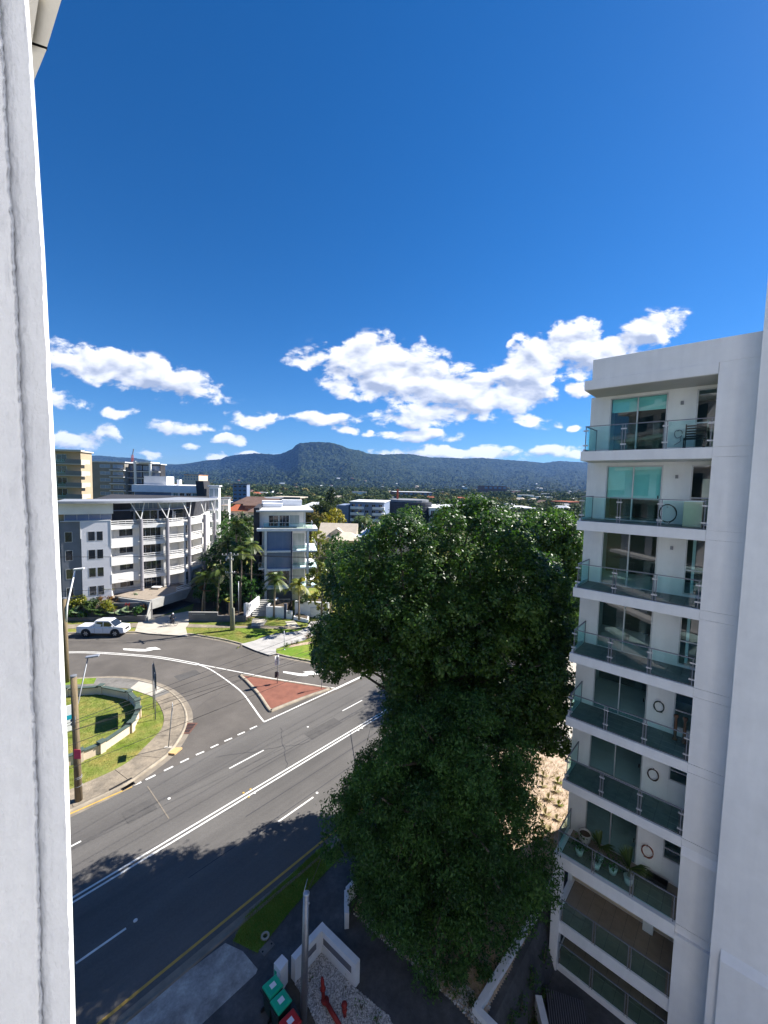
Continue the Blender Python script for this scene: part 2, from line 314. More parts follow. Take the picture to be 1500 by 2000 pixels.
M = dict(
    white=pm('white_render', (.82, .815, .82), (.75, .745, .755), 1.3, .85, .15, 30),
    r_white=pm('white_wall_paint', (.82, .815, .825), (.735, .73, .745), 1.6, .8, .12, 40, stretch=(1.3, 1.3, .16), lo=.3, hi=.75, grain=((.35, .05), (2.2, .03))),
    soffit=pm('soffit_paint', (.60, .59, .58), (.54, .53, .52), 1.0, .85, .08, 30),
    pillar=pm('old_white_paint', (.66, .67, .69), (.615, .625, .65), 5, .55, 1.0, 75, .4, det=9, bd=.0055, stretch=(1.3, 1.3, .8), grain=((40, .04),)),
    pillar_lit=pm('sunlit_white_paint', (.84, .85, .84), (.76, .78, .76), 12, .5, .6, 40, .4, bd=.003),  # paler copy of the pillar paint, with the sunlight put into its colour
    eave=pm('beige_soffit_paint', (.60, .56, .47), (.52, .48, .40), 2, .8, .1, 30),
    black=pm('black_gap', (.012, .012, .013), rough=.7),
    steel=pm('brushed_grey_steel', (.30, .31, .34), (.24, .25, .28), 6, .38, metal=.7, spec=.5),
    rail=pm('grey_powder_coat', (.22, .23, .27), (.18, .19, .22), 6, .45, spec=.4),
    frame=pm('silver_window_frame', (.55, .56, .58), (.5, .5, .53), 5, .4, metal=.3),
    glass=glassmat('clear_teal_balustrade_glass', (.80, .945, .935), .9),
    wglass=glassmat('tinted_window_glass', (.82, .95, .95), .95, .01, 1.7),
    dglass=pm('dark_window_glass', (.012, .016, .022), (.02, .026, .036), .6, .06, spec=.8),
    bglass=pm('blue_grey_blind_glass', (.13, .19, .30), (.16, .22, .34), .7, .12, spec=.7),
    tglass=pm('teal_window_glass', (.05, .20, .22), (.08, .26, .28), .8, .06, spec=.8),
    pglass=pm('pale_curtained_glass', (.34, .40, .40), (.46, .50, .49), 1.5, .12, spec=.6, stretch=(4, 4, .3)),
    blind=pm('pale_teal_blind', (.42, .78, .76), (.38, .72, .70), 2, .8),
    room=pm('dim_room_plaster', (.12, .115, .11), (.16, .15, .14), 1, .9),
    carpet=pm('room_carpet', (.10, .085, .06), (.07, .06, .045), 2, .95),
    tile=pm('grey_green_deck_tile', (.20, .22, .21), (.15, .17, .16), 3, .6, .1, 30),
    tile_b=pm('beige_deck_tile', (.30, .25, .20), (.24, .20, .16), 2.2, .7, .1, 20),
    asphalt=pm('main_road_asphalt', (.088, .083, .079), (.122, .115, .108), .45, .9, .35, 26, .25, stretch=(.05, 1.2, 1), rot=ROADA, grain=((.16, .14), (9, .10))),
    side_asphalt=pm('side_street_asphalt', (.090, .081, .073), (.120, .108, .097), .3, .92, .3, 24, .25, grain=((.2, .14), (9, .10))),
    patch=pm('asphalt_patch', (.078, .074, .071), (.094, .089, .085), 1.5, .92, .35, 26, .25, grain=((9, .1),)),
    gutter=pm('gutter_concrete', (.25, .215, .17), (.17, .145, .115), 1.2, .9, .3, 14),
    kerb=pm('kerb_concrete', (.36, .31, .24), (.23, .195, .15), 1.5, .9, .3, 16),
    path=pm('weathered_footpath_concrete', (.28, .232, .172), (.14, .12, .095), .9, .9, .35, 12, c3=(.225, .188, .142), lo=.3, hi=.72, grain=((3.5, .22),)),
    path_grey=pm('grey_footpath_concrete', (.20, .19, .175), (.13, .122, .112), .8, .9, .3, 14, grain=((3, .2),)),
    apron=pm('pale_stained_concrete', (.40, .385, .36), (.22, .21, .20), .9, .9, .3, 14, grain=((2.5, .25), (9, .15))),
    path_new=pm('pale_new_concrete', (.45, .41, .35), (.38, .345, .29), 1.0, .88, .2, 18),
    drive=pm('pale_driveway_concrete', (.40, .385, .365), (.29, .28, .265), .5, .9, .2, 14, stretch=(1, 2, 1), grain=((.8, .14), (6, .08))),
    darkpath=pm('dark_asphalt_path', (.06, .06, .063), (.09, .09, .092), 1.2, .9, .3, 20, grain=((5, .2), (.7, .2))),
    grass=pm('mown_grass', (.10, .145, .018), (.25, .205, .06), .55, .95, .8, 9, .1, c3=(.165, .185, .045), lo=.32, hi=.68, grain=((2.6, .22), (14, .2))),
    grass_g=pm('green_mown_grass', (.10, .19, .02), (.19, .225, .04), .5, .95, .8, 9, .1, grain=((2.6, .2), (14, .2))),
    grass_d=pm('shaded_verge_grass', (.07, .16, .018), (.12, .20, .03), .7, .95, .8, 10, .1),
    earth=pm('suburban_ground', (.085, .095, .045), (.15, .13, .085), .05, .95, .3, 1.5, .1, c3=(.06, .08, .03)),
    mulch=pm('pale_bark_mulch', (.50, .38, .27), (.30, .22, .15), 3.5, .95, .9, 16, .1, c3=(.42, .32, .24)),
    soil=pm('dark_soil', (.07, .055, .04), (.11, .085, .06), 2, .95, .6, 12),
    gravel=pm('white_gravel', (.5, .48, .45), (.3, .29, .28), 9, .9, .6, 30),
    paint=pm('white_road_paint', (.74, .73, .69), (.60, .585, .545), 2.5, .8, .1, 40),
    yellow=pm('yellow_road_paint', (.54, .33, .07), (.42, .27, .07), 2.5, .8),
    red_pave=pm('red_stamped_concrete', (.23, .092, .062), (.165, .066, .046), 1.2, .9, .25, 9, c3=(.20, .082, .056)),
    cream=pm('cream_render', (.66, .545, .425), (.58, .475, .37), 1.2, .85, .1, 20),
    greencap=pm('green_wall_cap', (.075, .105, .092), (.06, .085, .075), 1.5, .7, .1, 20),
    wood=pm('weathered_pole_timber', (.23, .175, .105), (.13, .10, .062), 3, .9, .5, 12, stretch=(3, 3, .25)),
    wood_pale=pm('pale_pole_timber', (.30, .30, .24), (.22, .215, .165), 2, .9, .4, 12, stretch=(3, 3, .25)),
    galv=pm('galvanised_steel', (.46, .48, .52), (.38, .40, .44), 4, .45, metal=.5),
    galv_d=pm('dull_galvanised_steel', (.27, .28, .30), (.21, .22, .24), 4, .5, metal=.4),
    cable=pm('black_cable', (.025, .025, .028), rough=.6),
    signback=pm('dark_sign_back', (.05, .05, .058), (.035, .035, .04), 3, .6),
    signwhite=pm('white_sign_face', (.82, .82, .82), rough=.5),
    signblue=pm('turquoise_sign_print', (.02, .36, .48), rough=.5),
    pink=pm('pink_notice', (.62, .06, .13), (.52, .05, .11), 8, .7),
    carwhite=pm('white_car_paint', (.66, .66, .69), rough=.25, spec=.5, coat=.6),
    tyre=pm('black_tyre', (.018, .018, .019), rough=.8),
    rim=pm('alloy_rim', (.42, .42, .44), rough=.35, metal=.6),
    plastic=pm('black_plastic', (.02, .02, .022), rough=.5),
    lamp=pm('clear_lamp_lens', (.6, .6, .62), rough=.1, spec=.7),
    redlamp=pm('red_lamp_lens', (.35, .02, .02), rough=.2),
    l1_dark=pm('slate_grey_render', (.17, .185, .215), (.14, .155, .18), .8, .85, .1, 20),
    l1_mid=pm('pale_lilac_render', (.66, .66, .70), (.60, .60, .64), .7, .85, .1, 20),
    l1_white=pm('off_white_render', (.79, .775, .75), (.72, .705, .68), .8, .85, .1, 20),
    l1_roof=pm('grey_metal_roof', (.31, .325, .355), (.26, .275, .305), 1.5, .6, metal=.2),
    l1_col=pm('mauve_grey_column', (.30, .29, .315), (.26, .25, .275), 2, .8),
    timber=pm('tan_timber_panel', (.42, .29, .16), (.33, .23, .125), 2, .8),
    wallgrey=pm('dark_grey_garden_wall', (.155, .15, .155), (.12, .115, .12), 1, .9, .1, 15),
    wallpale=pm('pale_grey_concrete_wall', (.36, .355, .34), (.29, .285, .27), 1, .9, .15, 15),
    tan=pm('tan_render', (.42, .335, .225), (.37, .295, .20), .6, .9),
    tan_p=pm('pale_tan_render', (.54, .49, .41), (.48, .44, .37), .6, .9),
    grey_w=pm('grey_brown_render', (.24, .225, .20), (.20, .19, .17), .5, .9),
    bluegrey=pm('blue_grey_cladding', (.20, .25, .36), (.17, .215, .31), .8, .7),
    navy=pm('navy_column_paint', (.055, .07, .12), rough=.6),
    charcoal=pm('charcoal_cladding', (.03, .03, .036), (.045, .045, .05), .8, .8),
    netting=pm('dark_scaffold_netting', (.035, .04, .055), (.055, .06, .075), 1.0, .9, stretch=(.3, .3, 3)),
    roof_red=pm('terracotta_tile', (.36, .10, .045), (.26, .075, .035), .8, .9, .3, 6),
    roof_brown=pm('brown_roof_tile', (.15, .095, .075), (.11, .07, .055), .8, .9, .3, 6),
    roof_cream=pm('cream_roof_tile', (.58, .50, .40), (.50, .43, .34), .8, .9, .2, 6),
    roof_grey=pm('grey_roof_sheet', (.22, .23, .25), (.17, .18, .20), .8, .7, .2, 6),
    roof_white=pm('white_roof_sheet', (.62, .63, .64), (.54, .55, .56), .8, .6),
    brick=pm('red_brown_brick', (.22, .10, .07), (.16, .075, .055), 2.5, .9),
    solar=pm('solar_panel', (.02, .045, .11), rough=.15, spec=.7),
    green_bin=pm('green_bin_lid', (.012, .42, .235), (.01, .36, .20), 3, .45),
    red_bin=pm('red_bin_lid', (.42, .02, .02), rough=.45),
    bin_body=pm('dark_green_bin', (.02, .035, .03), rough=.6),
    paper=pm('white_sticker', (.75, .75, .78), rough=.6),
    hydrant=pm('red_hydrant_paint', (.27, .025, .02), (.20, .02, .016), 5, .6),
    edging=pm('white_edging_wall', (.70, .70, .71), (.62, .62, .635), 2, .8, .1, 30),
    slatgrey=pm('grey_recess_panel', (.17, .17, .19), (.13, .13, .15), 30, .7, stretch=(1, 1, 3)),
    bark=pm('grey_fig_bark', (.17, .145, .115), (.10, .085, .065), 3, .9, .6, 14),
    palmbark=pm('palm_trunk', (.27, .215, .16), (.17, .135, .10), 4, .9, .4, 10, stretch=(1, 1, 5)),
    skin=pm('skin', (.55, .34, .25), rough=.6), dark_cloth=pm('dark_clothing', (.02, .022, .03), rough=.9),
    hose_g=pm('dark_green_hose', (.02, .035, .03), rough=.5), hose_r=pm('red_brown_hose', (.30, .10, .07), rough=.5), hose_b=pm('brown_hose', (.07, .04, .035), rough=.5),
    terracotta=pm('brown_timber_prop', (.22, .12, .08), (.17, .09, .06), 3, .8), pot=pm('white_pot', (.55, .54, .52), rough=.7),
    crane=pm('crane_red', (.40, .08, .04), rough=.6),
    orange=pm('orange_paint', (.55, .20, .06), rough=.8),
    tan_mat=pm('tan_tactile_ramp', (.58, .38, .18), (.50, .33, .16), 5, .85, .2, 30),
    rust=pm('rusty_drain_grate', (.15, .075, .055), (.10, .055, .045), 4, .9, .3, 20),
    lf_fig=leafmat('fig_leaf', (.016, .042, .010), (.046, .105, .018), (.115, .195, .034), .42, .4, .36),
    lf_low=leafmat('dark_fig_leaf', (.02, .055, .014), (.05, .12, .026), (.10, .20, .042), .5, .3, .34),
    lf_mid=leafmat('garden_leaf', (.02, .045, .012), (.045, .085, .02), (.10, .14, .03), .5, .35, .2),
    lf_far=leafmat('bush_leaf', (.02, .04, .012), (.05, .075, .018), (.16, .13, .035), .75, .15, .15),
    lf_yel=leafmat('yellow_green_leaf', (.08, .11, .015), (.17, .19, .02), (.36, .30, .03), .45, .4, .25),
    lf_palm=leafmat('palm_frond', (.03, .06, .012), (.07, .11, .02), (.17, .19, .03), .4, .45, .2),
    lf_rust=leafmat('rusty_leaf', (.09, .05, .025), (.18, .09, .03), (.30, .17, .04), .6, .3, .2),
    lf_ag=leafmat('agave_leaf', (.10, .16, .09), (.17, .24, .13), (.26, .33, .18), .5, .4, .15),
    lf_dry=leafmat('straw_tuft', (.16, .16, .06), (.30, .26, .12), (.45, .36, .20), .8, .2, .2),
    lf_grass=leafmat('grass_blade', (.09, .14, .02), (.15, .20, .03), (.26, .25, .07), .8, .2, .3),
    lf_red=leafmat('red_flower', (.35, .02, .02), (.5, .04, .04), (.6, .1, .1), .6, .3, .2),
)
# ================================================================== foliage tools
def quads(name, V, mat, parent=None, tint=None, nper=4, tags=None):
    """V: (n, nper, 3) world points -> one mesh of n faces, with a per-face tint"""
    n = len(V); V = np.asarray(V, dtype=np.float32)
    if parent is not None:
        off = np.array(parent.location if parent.parent is None else parent.location + parent.parent.location, dtype=np.float32); V = V - off
    me = bpy.data.meshes.new(name)
    me.vertices.add(n * nper); me.vertices.foreach_set('co', V.reshape(-1))
    me.loops.add(n * nper); me.loops.foreach_set('vertex_index', np.arange(n * nper, dtype=np.int32))
    me.polygons.add(n); me.polygons.foreach_set('loop_start', np.arange(0, n * nper, nper, dtype=np.int32))
    me.materials.append(mat); me.update(calc_edges=True)
    if tint is not None:
        at = me.attributes.new('tint', 'FLOAT', 'FACE'); at.data.foreach_set('value', np.clip(tint, 0, 1).astype(np.float32))
    o = bpy.data.objects.new(name, me); COL.objects.link(o)
    if parent is not None: o.parent = parent
    tag(o, **(tags or {})); return o
def unit(v): return v / np.maximum(np.linalg.norm(v, axis=-1, keepdims=True), 1e-6)
def leaves(P, Nrm, size, aspect=.5, jit=.7, var=.35, droop=0.0):
    """rhombic leaves, slightly folded, at P with normals Nrm"""
    n = len(P); N = unit(Nrm + RNG.normal(0, jit, (n, 3)))
    t = RNG.normal(0, 1, (n, 3)); t[:, 2] -= droop
    T = unit(t - N * np.sum(t * N, 1, keepdims=True)); B = np.cross(N, T)
    s = (size * (1 + RNG.uniform(-var, var, n)))[:, None]
    a, b = T * s * .5, B * s * .5 * aspect
    return np.stack([P - a, P - a * .1 + b + N * s * .06, P + a, P - a * .1 - b + N * s * .06], 1)
def clump_points(C, Rr, n, inner=.55):
    d = unit(RNG.normal(0, 1, (n, 3))); r = RNG.uniform(inner, 1.0, n) ** .6
    # lumpy surface: leaves sit in sprigs
    return C + d * (r[:, None] * Rr), d
def foliage(name, clumps, per_area, size, mat, parent=None, aspect=.5, up=.35, jit=.6, squash=.85, droop=0, tvar=.28, tags=None, inner=.55, tbase=.45):
    Vs, Ts = [], []
    for (c, r) in clumps:
        n = int(per_area * 4 * math.pi * r * r)
        # sprigs on the clump's surface, leaves gathered round each sprig
        k = max(6, n // 14)
        sd = unit(RNG.normal(0, 1, (k, 3))); sr = r * RNG.uniform(inner, 1.05, k)
        sp_ = sd * sr[:, None] * np.array([1, 1, squash]) + np.array(c)
        idx = RNG.integers(0, k, n); P = sp_[idx] + RNG.normal(0, max(.1, r * .11), (n, 3))
        D = sd[idx]; N = D * .7 + np.array([0, 0, up])
        Vs.append(leaves(P, N, size, aspect, jit, droop=droop))
        Ts.append(np.clip(tbase + RNG.normal(0, .15) + RNG.normal(0, tvar * .6, n) + .12 * RNG.normal(0, 1, k)[idx], 0, 1))
    return quads(name, np.concatenate(Vs), mat, parent, np.concatenate(Ts), tags=tags)
def inpoly(x, y, poly):
    c = False; n = len(poly)
    for i in range(n):
        (x1, y1), (x2, y2) = poly[i], poly[(i + 1) % n]
        if (y1 > y) != (y2 > y) and x < (x2 - x1) * (y - y1) / (y2 - y1) + x1: c = not c
    return c
def limb(mb, a, b, r0, r1, bend=.15, n=6, mi=0):
    a, b = Vector(a), Vector(b); L = (b - a).length; k = 6
    o1 = Vector((random.uniform(-1, 1), random.uniform(-1, 1), random.uniform(-.3, .6))) * L * bend
    pts = [a.lerp(b, t / k) + o1 * math.sin(math.pi * t / k) for t in range(k + 1)]
    mb.tube(pts, [r0 + (r1 - r0) * t / k for t in range(k + 1)], n, mi); return pts
def tree(name, label, cat, base, h, rad, trunk_h, mat, n_cl=14, leaf=.5, per=5, group=None, r_cl=None, bark='bark', shape='round', trunk_r=None, squash=.85, tbase=.45):
    root = thing(name, label, cat, base, group)
    b = Vector(base); tr = trunk_r or max(.12, h * .022)
    mb = MB(); top = b + Vector((random.uniform(-.3, .3), random.uniform(-.3, .3), h * .8))
    limb(mb, b - Vector((0, 0, .2)), top, tr, tr * .3, .04)
    cl = []
    for i in range(n_cl):
        t = (i + .5) / n_cl; th = i * 2.4 + random.uniform(-.4, .4)
        if shape == 'round':
            z = trunk_h + (h - trunk_h) * (.1 + .85 * t); rr = rad * math.sqrt(max(.05, 1 - (2 * t - .85) ** 2)) * random.uniform(.55, .85)
        elif shape == 'cone':
            z = trunk_h + (h - trunk_h) * t; rr = rad * (1 - t) * .8
        else:
            z = trunk_h + (h - trunk_h) * (.5 + .45 * math.sin(t * 9)); rr = rad * random.uniform(.2, .85)
        rc = (r_cl or rad * .45) * random.uniform(.75, 1.2) * (1 if shape != 'cone' else (1.15 - t * .8))
        c = b + Vector((math.cos(th) * rr, math.sin(th) * rr, min(z, h - rc * .8)))
        cl.append((c, rc))
        if i % 2 == 0: limb(mb, b + Vector((0, 0, max(trunk_h * .8, z * .55))), c, tr * .4, tr * .12, .08, 5)
    mb.build('trunk', M[bark], root, True)
    foliage('crown', cl, per, leaf, mat, root, squash=squash, tbase=tbase)
    return root
def palm(name, label, base, h, r=2.2, nf=16, mat=None, group=None, lean=(0, 0), young=.0, trunk_r=.16, cat='palm tree'):
    root = thing(name, label, cat, base, group); b = Vector(base); top = b + Vector((lean[0], lean[1], h))
    mb = MB(); mb.tube([b - Vector((0, 0, .2)), b.lerp(top, .35) + Vector((lean[0] * -.15, 0, 0)), b.lerp(top, .75), top], [trunk_r * 1.3, trunk_r, trunk_r * .85, trunk_r * .8], 8)
    mb.build('trunk', M['palmbark'], root, True)
    sh = MB(); sh.tube([top - Vector((0, 0, h * .12)), top, top + Vector((0, 0, .45))], [trunk_r * 1.1, trunk_r * 1.15, trunk_r * .5], 8)
    sh.build('crownshaft', M['lf_mid'], root, True)
    for i in range(nf):
        th = i * 2.399 + random.uniform(-.2, .2); el = math.radians(random.uniform(-5, 75)) if i % 3 else math.radians(random.uniform(-35, 10))
        L = r * random.uniform(.85, 1.12); d = Vector((math.cos(th), math.sin(th), 0)); V = []; T = []
        k = 26; side = Vector((-d.y, d.x, 0)); tb = random.uniform(.15, .85)
        for j in range(k):
            t = (j + .5) / k
            p = top + Vector((0, 0, .35)) + d * (L * t * math.cos(el) * (1 - .15 * t)) + Vector((0, 0, L * (math.sin(el) * t - .62 * t * t)))
            ll = L * .27 * math.sin(math.pi * (.12 + .80 * t)); wd = L * .016
            ax = (d * math.cos(el) + Vector((0, 0, math.sin(el) - 1.2 * t))).normalized()
            for sgn in (-1, 1):
                tip = p + side * sgn * ll + ax * ll * .55 - Vector((0, 0, ll * .45)); w = ax * wd
                V.append([p - w, p + w, tip + w * .3, tip - w * .3]); T.append(tb + random.uniform(-.12, .12))
        quads('frond', np.array([[tuple(q) for q in f] for f in V]), mat or M['lf_palm'], root, np.array(T))
    return root
def spiky(name, label, cat, base, h, n, mat, stem=0.0, w=.09, group=None, tb=.5, parent=None, flat=.3):
    """rosette of sword leaves (yucca, agave, cordyline)"""
    root = thing(name, label, cat, base, group); b = Vector(base)
    if stem: MB().tube([b - Vector((0, 0, .1)), b + Vector((0.03, 0.02, stem))], [.07, .05], 6).build('stem', M['palmbark'], root)
    V, T = [], []
    for i in range(n):
        th = i * 2.4; el = math.radians(20 + 65 * ((i * .618) % 1)); d = Vector((math.cos(th) * math.cos(el), math.sin(th) * math.cos(el), math.sin(el)))
        s = Vector((-math.sin(th), math.cos(th), 0)) * w; o = b + Vector((0, 0, stem)); m_ = o + d * h * .55; e = o + d * h - Vector((0, 0, h * flat * math.cos(el)))
        V.append([o - s * .5, o + s * .5, m_ + s, m_ - s]); V.append([m_ - s, m_ + s, e + s * .1, e - s * .1]); t = tb + random.uniform(-.3, .3); T += [t, t + .1]
    quads('leaf_rosette', np.array([[tuple(q) for q in f] for f in V]), mat, root, np.array(T)); return root
def bush(name, label, base, r, mat, n=5, leaf=.22, per=14, group=None, cat='shrub', sq=.8, tbase=.45):
    root = thing(name, label, cat, base, group); b = Vector(base)
    mb = MB(); cl = []
    for i in range(n):
        th = i * 2.4; rr = r * .55 * math.sqrt(i / n); c = b + Vector((math.cos(th) * rr, math.sin(th) * rr, r * random.uniform(.35, .7)))
        cl.append((c, r * random.uniform(.4, .6))); mb.tube([b - Vector((0, 0, .1)), c], [.04, .02], 5)
    mb.build('stem', M['bark'], root); foliage('leaves', cl, per, leaf, mat, root, squash=sq, tbase=tbase); return root
def tufts(name, pts, h, mat, label=None, k=7, tb=.5, spread=.05):
    V, T = [], []
    for p in pts:
        t0 = tb + random.uniform(-.35, .35)
        for j in range(k):
            th = random.uniform(0, 6.28); hh = h * random.uniform(.6, 1.2); d = Vector((math.cos(th), math.sin(th), 0)); s = Vector((-d.y, d.x, 0)) * h * .09
            b = Vector(p) + d * random.uniform(0, spread); V.append([b - s, b + s, b + d * hh * .45 + Vector((0, 0, hh)) + s * .2, b + d * hh * .45 + Vector((0, 0, hh)) - s * .2]); T.append(t0 + random.uniform(-.15, .15))
    return quads(name, np.array([[tuple(q) for q in f] for f in V]), mat, None, np.array(T), tags=dict(kind='stuff', label=label, cat=None))

# ================================================================== far land
def struct(name, mb, m, smooth=False, **k): return mb.build(name, m, None, smooth, kind='structure', **k)
RD = Vector((.669, .743)); RQ = Vector((.743, -.669))      # along the main road, and across it to the right
def rq(s, q): v = RD * s + RQ * q; return (v.x, v.y)
HS0, HS1, HQ0, HQ1 = -12, 60, -11.85, 30                    # the dip of the gardens on the right
gmb = MB()
for s0, s1, q0_, q1_ in ((-9000, HS0, -9000, 9000), (HS1, 9000, -9000, 9000), (HS0, HS1, -9000, HQ0), (HS0, HS1, HQ1, 9000)):
    gmb.sheet([rq(s0, q0_), rq(s1, q0_), rq(s1, q1_), rq(s0, q1_)], -.06)
ground = struct('ground', gmb, M['earth'])

RIDGE = [(-900, 900), (-300, 893), (0, 890), (167, 890), (200, 890), (230, 893), (260, 894), (280, 897), (300, 902), (315, 906.5), (345, 907), (370, 905), (400, 899), (432, 897), (440, 892), (467, 887.5), (499, 885), (533, 887.5), (549, 886), (571, 877), (577, 870), (584, 865.5), (613, 863), (648, 864.5), (669, 870.7), (680, 876), (704, 880), (720, 886), (747, 887.5), (783, 886), (805, 887), (838, 893), (875, 894), (915, 895.4), (941, 894), (985, 897.6), (1033, 901), (1062, 904), (1091, 900), (1143, 903), (1300, 905), (1600, 912), (2400, 925)]
ra, re = zip(*[sky_ae(*q) for q in RIDGE])
def build_hills():
    na, nd = 620, 150
    A = np.interp(np.linspace(0, 1, na), [0, .12, .88, 1], [-1.9, -.95, .75, 1.9])
    E = np.interp(A, ra, re)
    px = 750 + A * FPX
    YR = np.interp(px, [0, 330, 440, 540, 580, 680, 760, 860, 1100, 1500], [5200, 4700, 4200, 3500, 3200, 3200, 3600, 4300, 4600, 4800])
    V = np.zeros((na, nd, 3))
    for i in range(na):
        y0 = 1500.; zr = EYE + E[i] * YR[i]
        for j in range(nd):
            t = j / (nd - 8) ; Y = y0 + (YR[i] - y0) * t
            if t <= 1:
                cliff = 1 / (1 + math.exp(-(t - .965) * 60)); s = .10 * t + .72 * t ** 2.0 + .18 * cliff / (1 / (1 + math.exp(-.035 * 60)))
                nz = noise.fractal(Vector((A[i] * 14, Y * .0016, 3.3)), .9, 2.2, 5) * 62 * 4 * t * (1 - t) * (.35 + .65 * t)
                z = zr * s + nz - 2 * (1 - t)
                lim = EYE + E[i] * Y - 6
                if t < .93 and z > lim * .93 and E[i] > 0: z = min(z, lim * .93)
                z = max(z, -3 + 4 * t)
            else:
                z = zr - (t - 1) * 500
            z += (random.random() - .5) * (15 if .03 < t < .96 else 3) + noise.noise(Vector((A[i] * Y * .03, Y * .03, 0))) * 4 * (t > .03)
            V[i, j] = (A[i] * Y, Y, z)
    me = bpy.data.meshes.new('hills'); idx = np.arange(na * nd).reshape(na, nd)
    F = np.stack([idx[:-1, :-1], idx[1:, :-1], idx[1:, 1:], idx[:-1, 1:]], -1).reshape(-1, 4)
    me.from_pydata(V.reshape(-1, 3).tolist(), [], F.tolist()); me.materials.append(M['forest']); me.update()
    o = bpy.data.objects.new('hills', me); COL.objects.link(o); tag(o, 'forested escarpment with a flat topped mountain', kind='structure'); return V
M['forest'] = pm('hill_forest', (.003, .007, .004), (.040, .050, .018), .034, .95, 1.0, .05, .05, det=9, c3=(.014, .024, .009), lo=.38, hi=.64, bd=12)
HV = build_hills()
def hill_z(x, y):
    if y < 1500: return 0.0
    a = x / y; i = int(np.clip(np.searchsorted(HV[:, 0, 0] / HV[:, 0, 1], a), 0, HV.shape[0] - 1)); j = int(np.clip(np.searchsorted(HV[i, :, 1], y), 0, HV.shape[1] - 1)); return float(HV[i, j, 2])
# mast on the mountain
mst = AY(636, 862, 3190); MB().tube([mst - Vector((0, 0, 30)), mst + Vector((0, 0, 16))], [1.2, .6], 5).build('radio_mast', M['galv_d'], None, label='thin radio mast on the summit of the mountain', cat='mast')
# haze
bpy.ops.mesh.primitive_cube_add(size=1); hz = bpy.context.object; hz.name = 'haze'; tag(hz, kind='stuff')
hz.scale = (19000, 8600, 560); hz.location = (0, 3900, 560 / 2 - 20)
hm = bpy.data.materials.new('air'); hm.use_nodes = True; hn = hm.node_tree; hn.nodes.remove(hn.nodes['Principled BSDF'])
vp = hn.nodes.new('ShaderNodeVolumePrincipled'); vp.inputs['Color'].default_value = (.20, .44, 1, 1); vp.inputs['Density'].default_value = .000062; vp.inputs['Anisotropy'].default_value = 0.1
hn.links.new(vp.outputs[0], hn.nodes['Material Output'].inputs['Volume']); hz.data.materials.append(hm)

# far wood: the tree cover of the plain, one mass
def far_wood():
    Vs, Ts = [], []
    def crown(c, r, n, sz, tb):
        d = unit(RNG.normal(0, 1, (n, 3))); d[:, 2] = np.abs(d[:, 2]) * .9 - .25
        P = np.array(c) + d * r * RNG.uniform(.7, 1.05, (n, 1)) * np.array([1, 1, .8])
        Vs.append(leaves(P, d + np.array([0, 0, .3]), sz, .8, .5)); Ts.append(np.clip(tb + RNG.normal(0, .12, n), 0, 1))
    for k in range(5600):
        Y = 10 ** (math.log10(185) + (math.log10(2700) - math.log10(185)) * random.random() ** 1.15); a = random.uniform(-.92, .62)
        x = a * Y
        if Y < 330 and (-.12 < a < .02): continue
        r = random.uniform(2.8, 6.0) * (1 if Y < 600 else 1.3); tb = random.choice([.15, .25, .3, .4, .55, .85 if random.random() < .4 else .3])
        n = 110 if Y < 420 else (60 if Y < 900 else 34); z = hill_z(x, Y)
        crown((x, Y, z + r * .95), r, n, r * (.36 if Y < 420 else .5 if Y < 900 else .7), tb)
    return quads('distant_wood', np.concatenate(Vs), M['lf_far'], None, np.concatenate(Ts), tags=dict(kind='stuff', label='unbroken tree cover of the plain below the mountain'))
far_wood()
# small far houses between the trees
HB = {}
def house_mesh(kind, roofm, wallm):
    key = (kind, roofm, wallm)
    if key in HB: return HB[key]
    w = MB()
    if kind == 'flat':
        w.box(-10, 10, -7, 7, 0, 6); r = MB().box(-10.4, 10.4, -7.4, 7.4, 6.02, 6.7)
    else:
        w.box(-6, 6, -4.5, 4.5, 0, 3.2)
        r = MB().add([(-6.6, -5.1, 3.2), (6.6, -5.1, 3.2), (6.6, 5.1, 3.2), (-6.6, 5.1, 3.2), (-3.2, 0, 5.9), (3.2, 0, 5.9)], [(0, 1, 5, 4), (1, 2, 5), (2, 3, 4, 5), (3, 0, 4), (3, 2, 1, 0)])
    HB[key] = (w.mesh('wall', M[wallm]), r.mesh('roof', M[roofm])); return HB[key]
for k in range(150):
    Y = 10 ** random.uniform(math.log10(230), math.log10(2300)); a = random.uniform(-.62, .5)
    if Y < 420 and -.14 < a < .06: continue
    x = a * Y; kind = 'flat' if random.random() < .16 else 'hip'
    rm = random.choice(['roof_red', 'roof_brown', 'roof_cream', 'roof_grey', 'roof_white', 'roof_white', 'roof_grey', 'roof_brown']); wm = random.choice(['cream', 'white', 'brick', 'tan', 'white'])
    wme, rme = house_mesh(kind, rm, wm)
    nm_ = {'roof_red': 'terracotta', 'roof_brown': 'brown', 'roof_cream': 'cream', 'roof_grey': 'grey', 'roof_white': 'white'}[rm]
    h = thing('suburban_house' if kind == 'hip' else 'low_block', f'tiny {nm_} roofed {"house" if kind == "hip" else "flat block"} among the far trees below the mountain', 'house' if kind == 'hip' else 'building', (x, Y, hill_z(x, Y) + (1.5 if Y < 900 else 4)), f'far {nm_} roofed {"houses" if kind == "hip" else "blocks"} on the plain')
    h.rotation_euler = (0, 0, random.uniform(-.8, .8)); s_ = random.uniform(.75, 1.1); h.scale = (s_, s_, s_)
    for nme, me in (('wall', wme), ('roof', rme)):
        o = bpy.data.objects.new(nme, me); COL.objects.link(o); o.parent = h
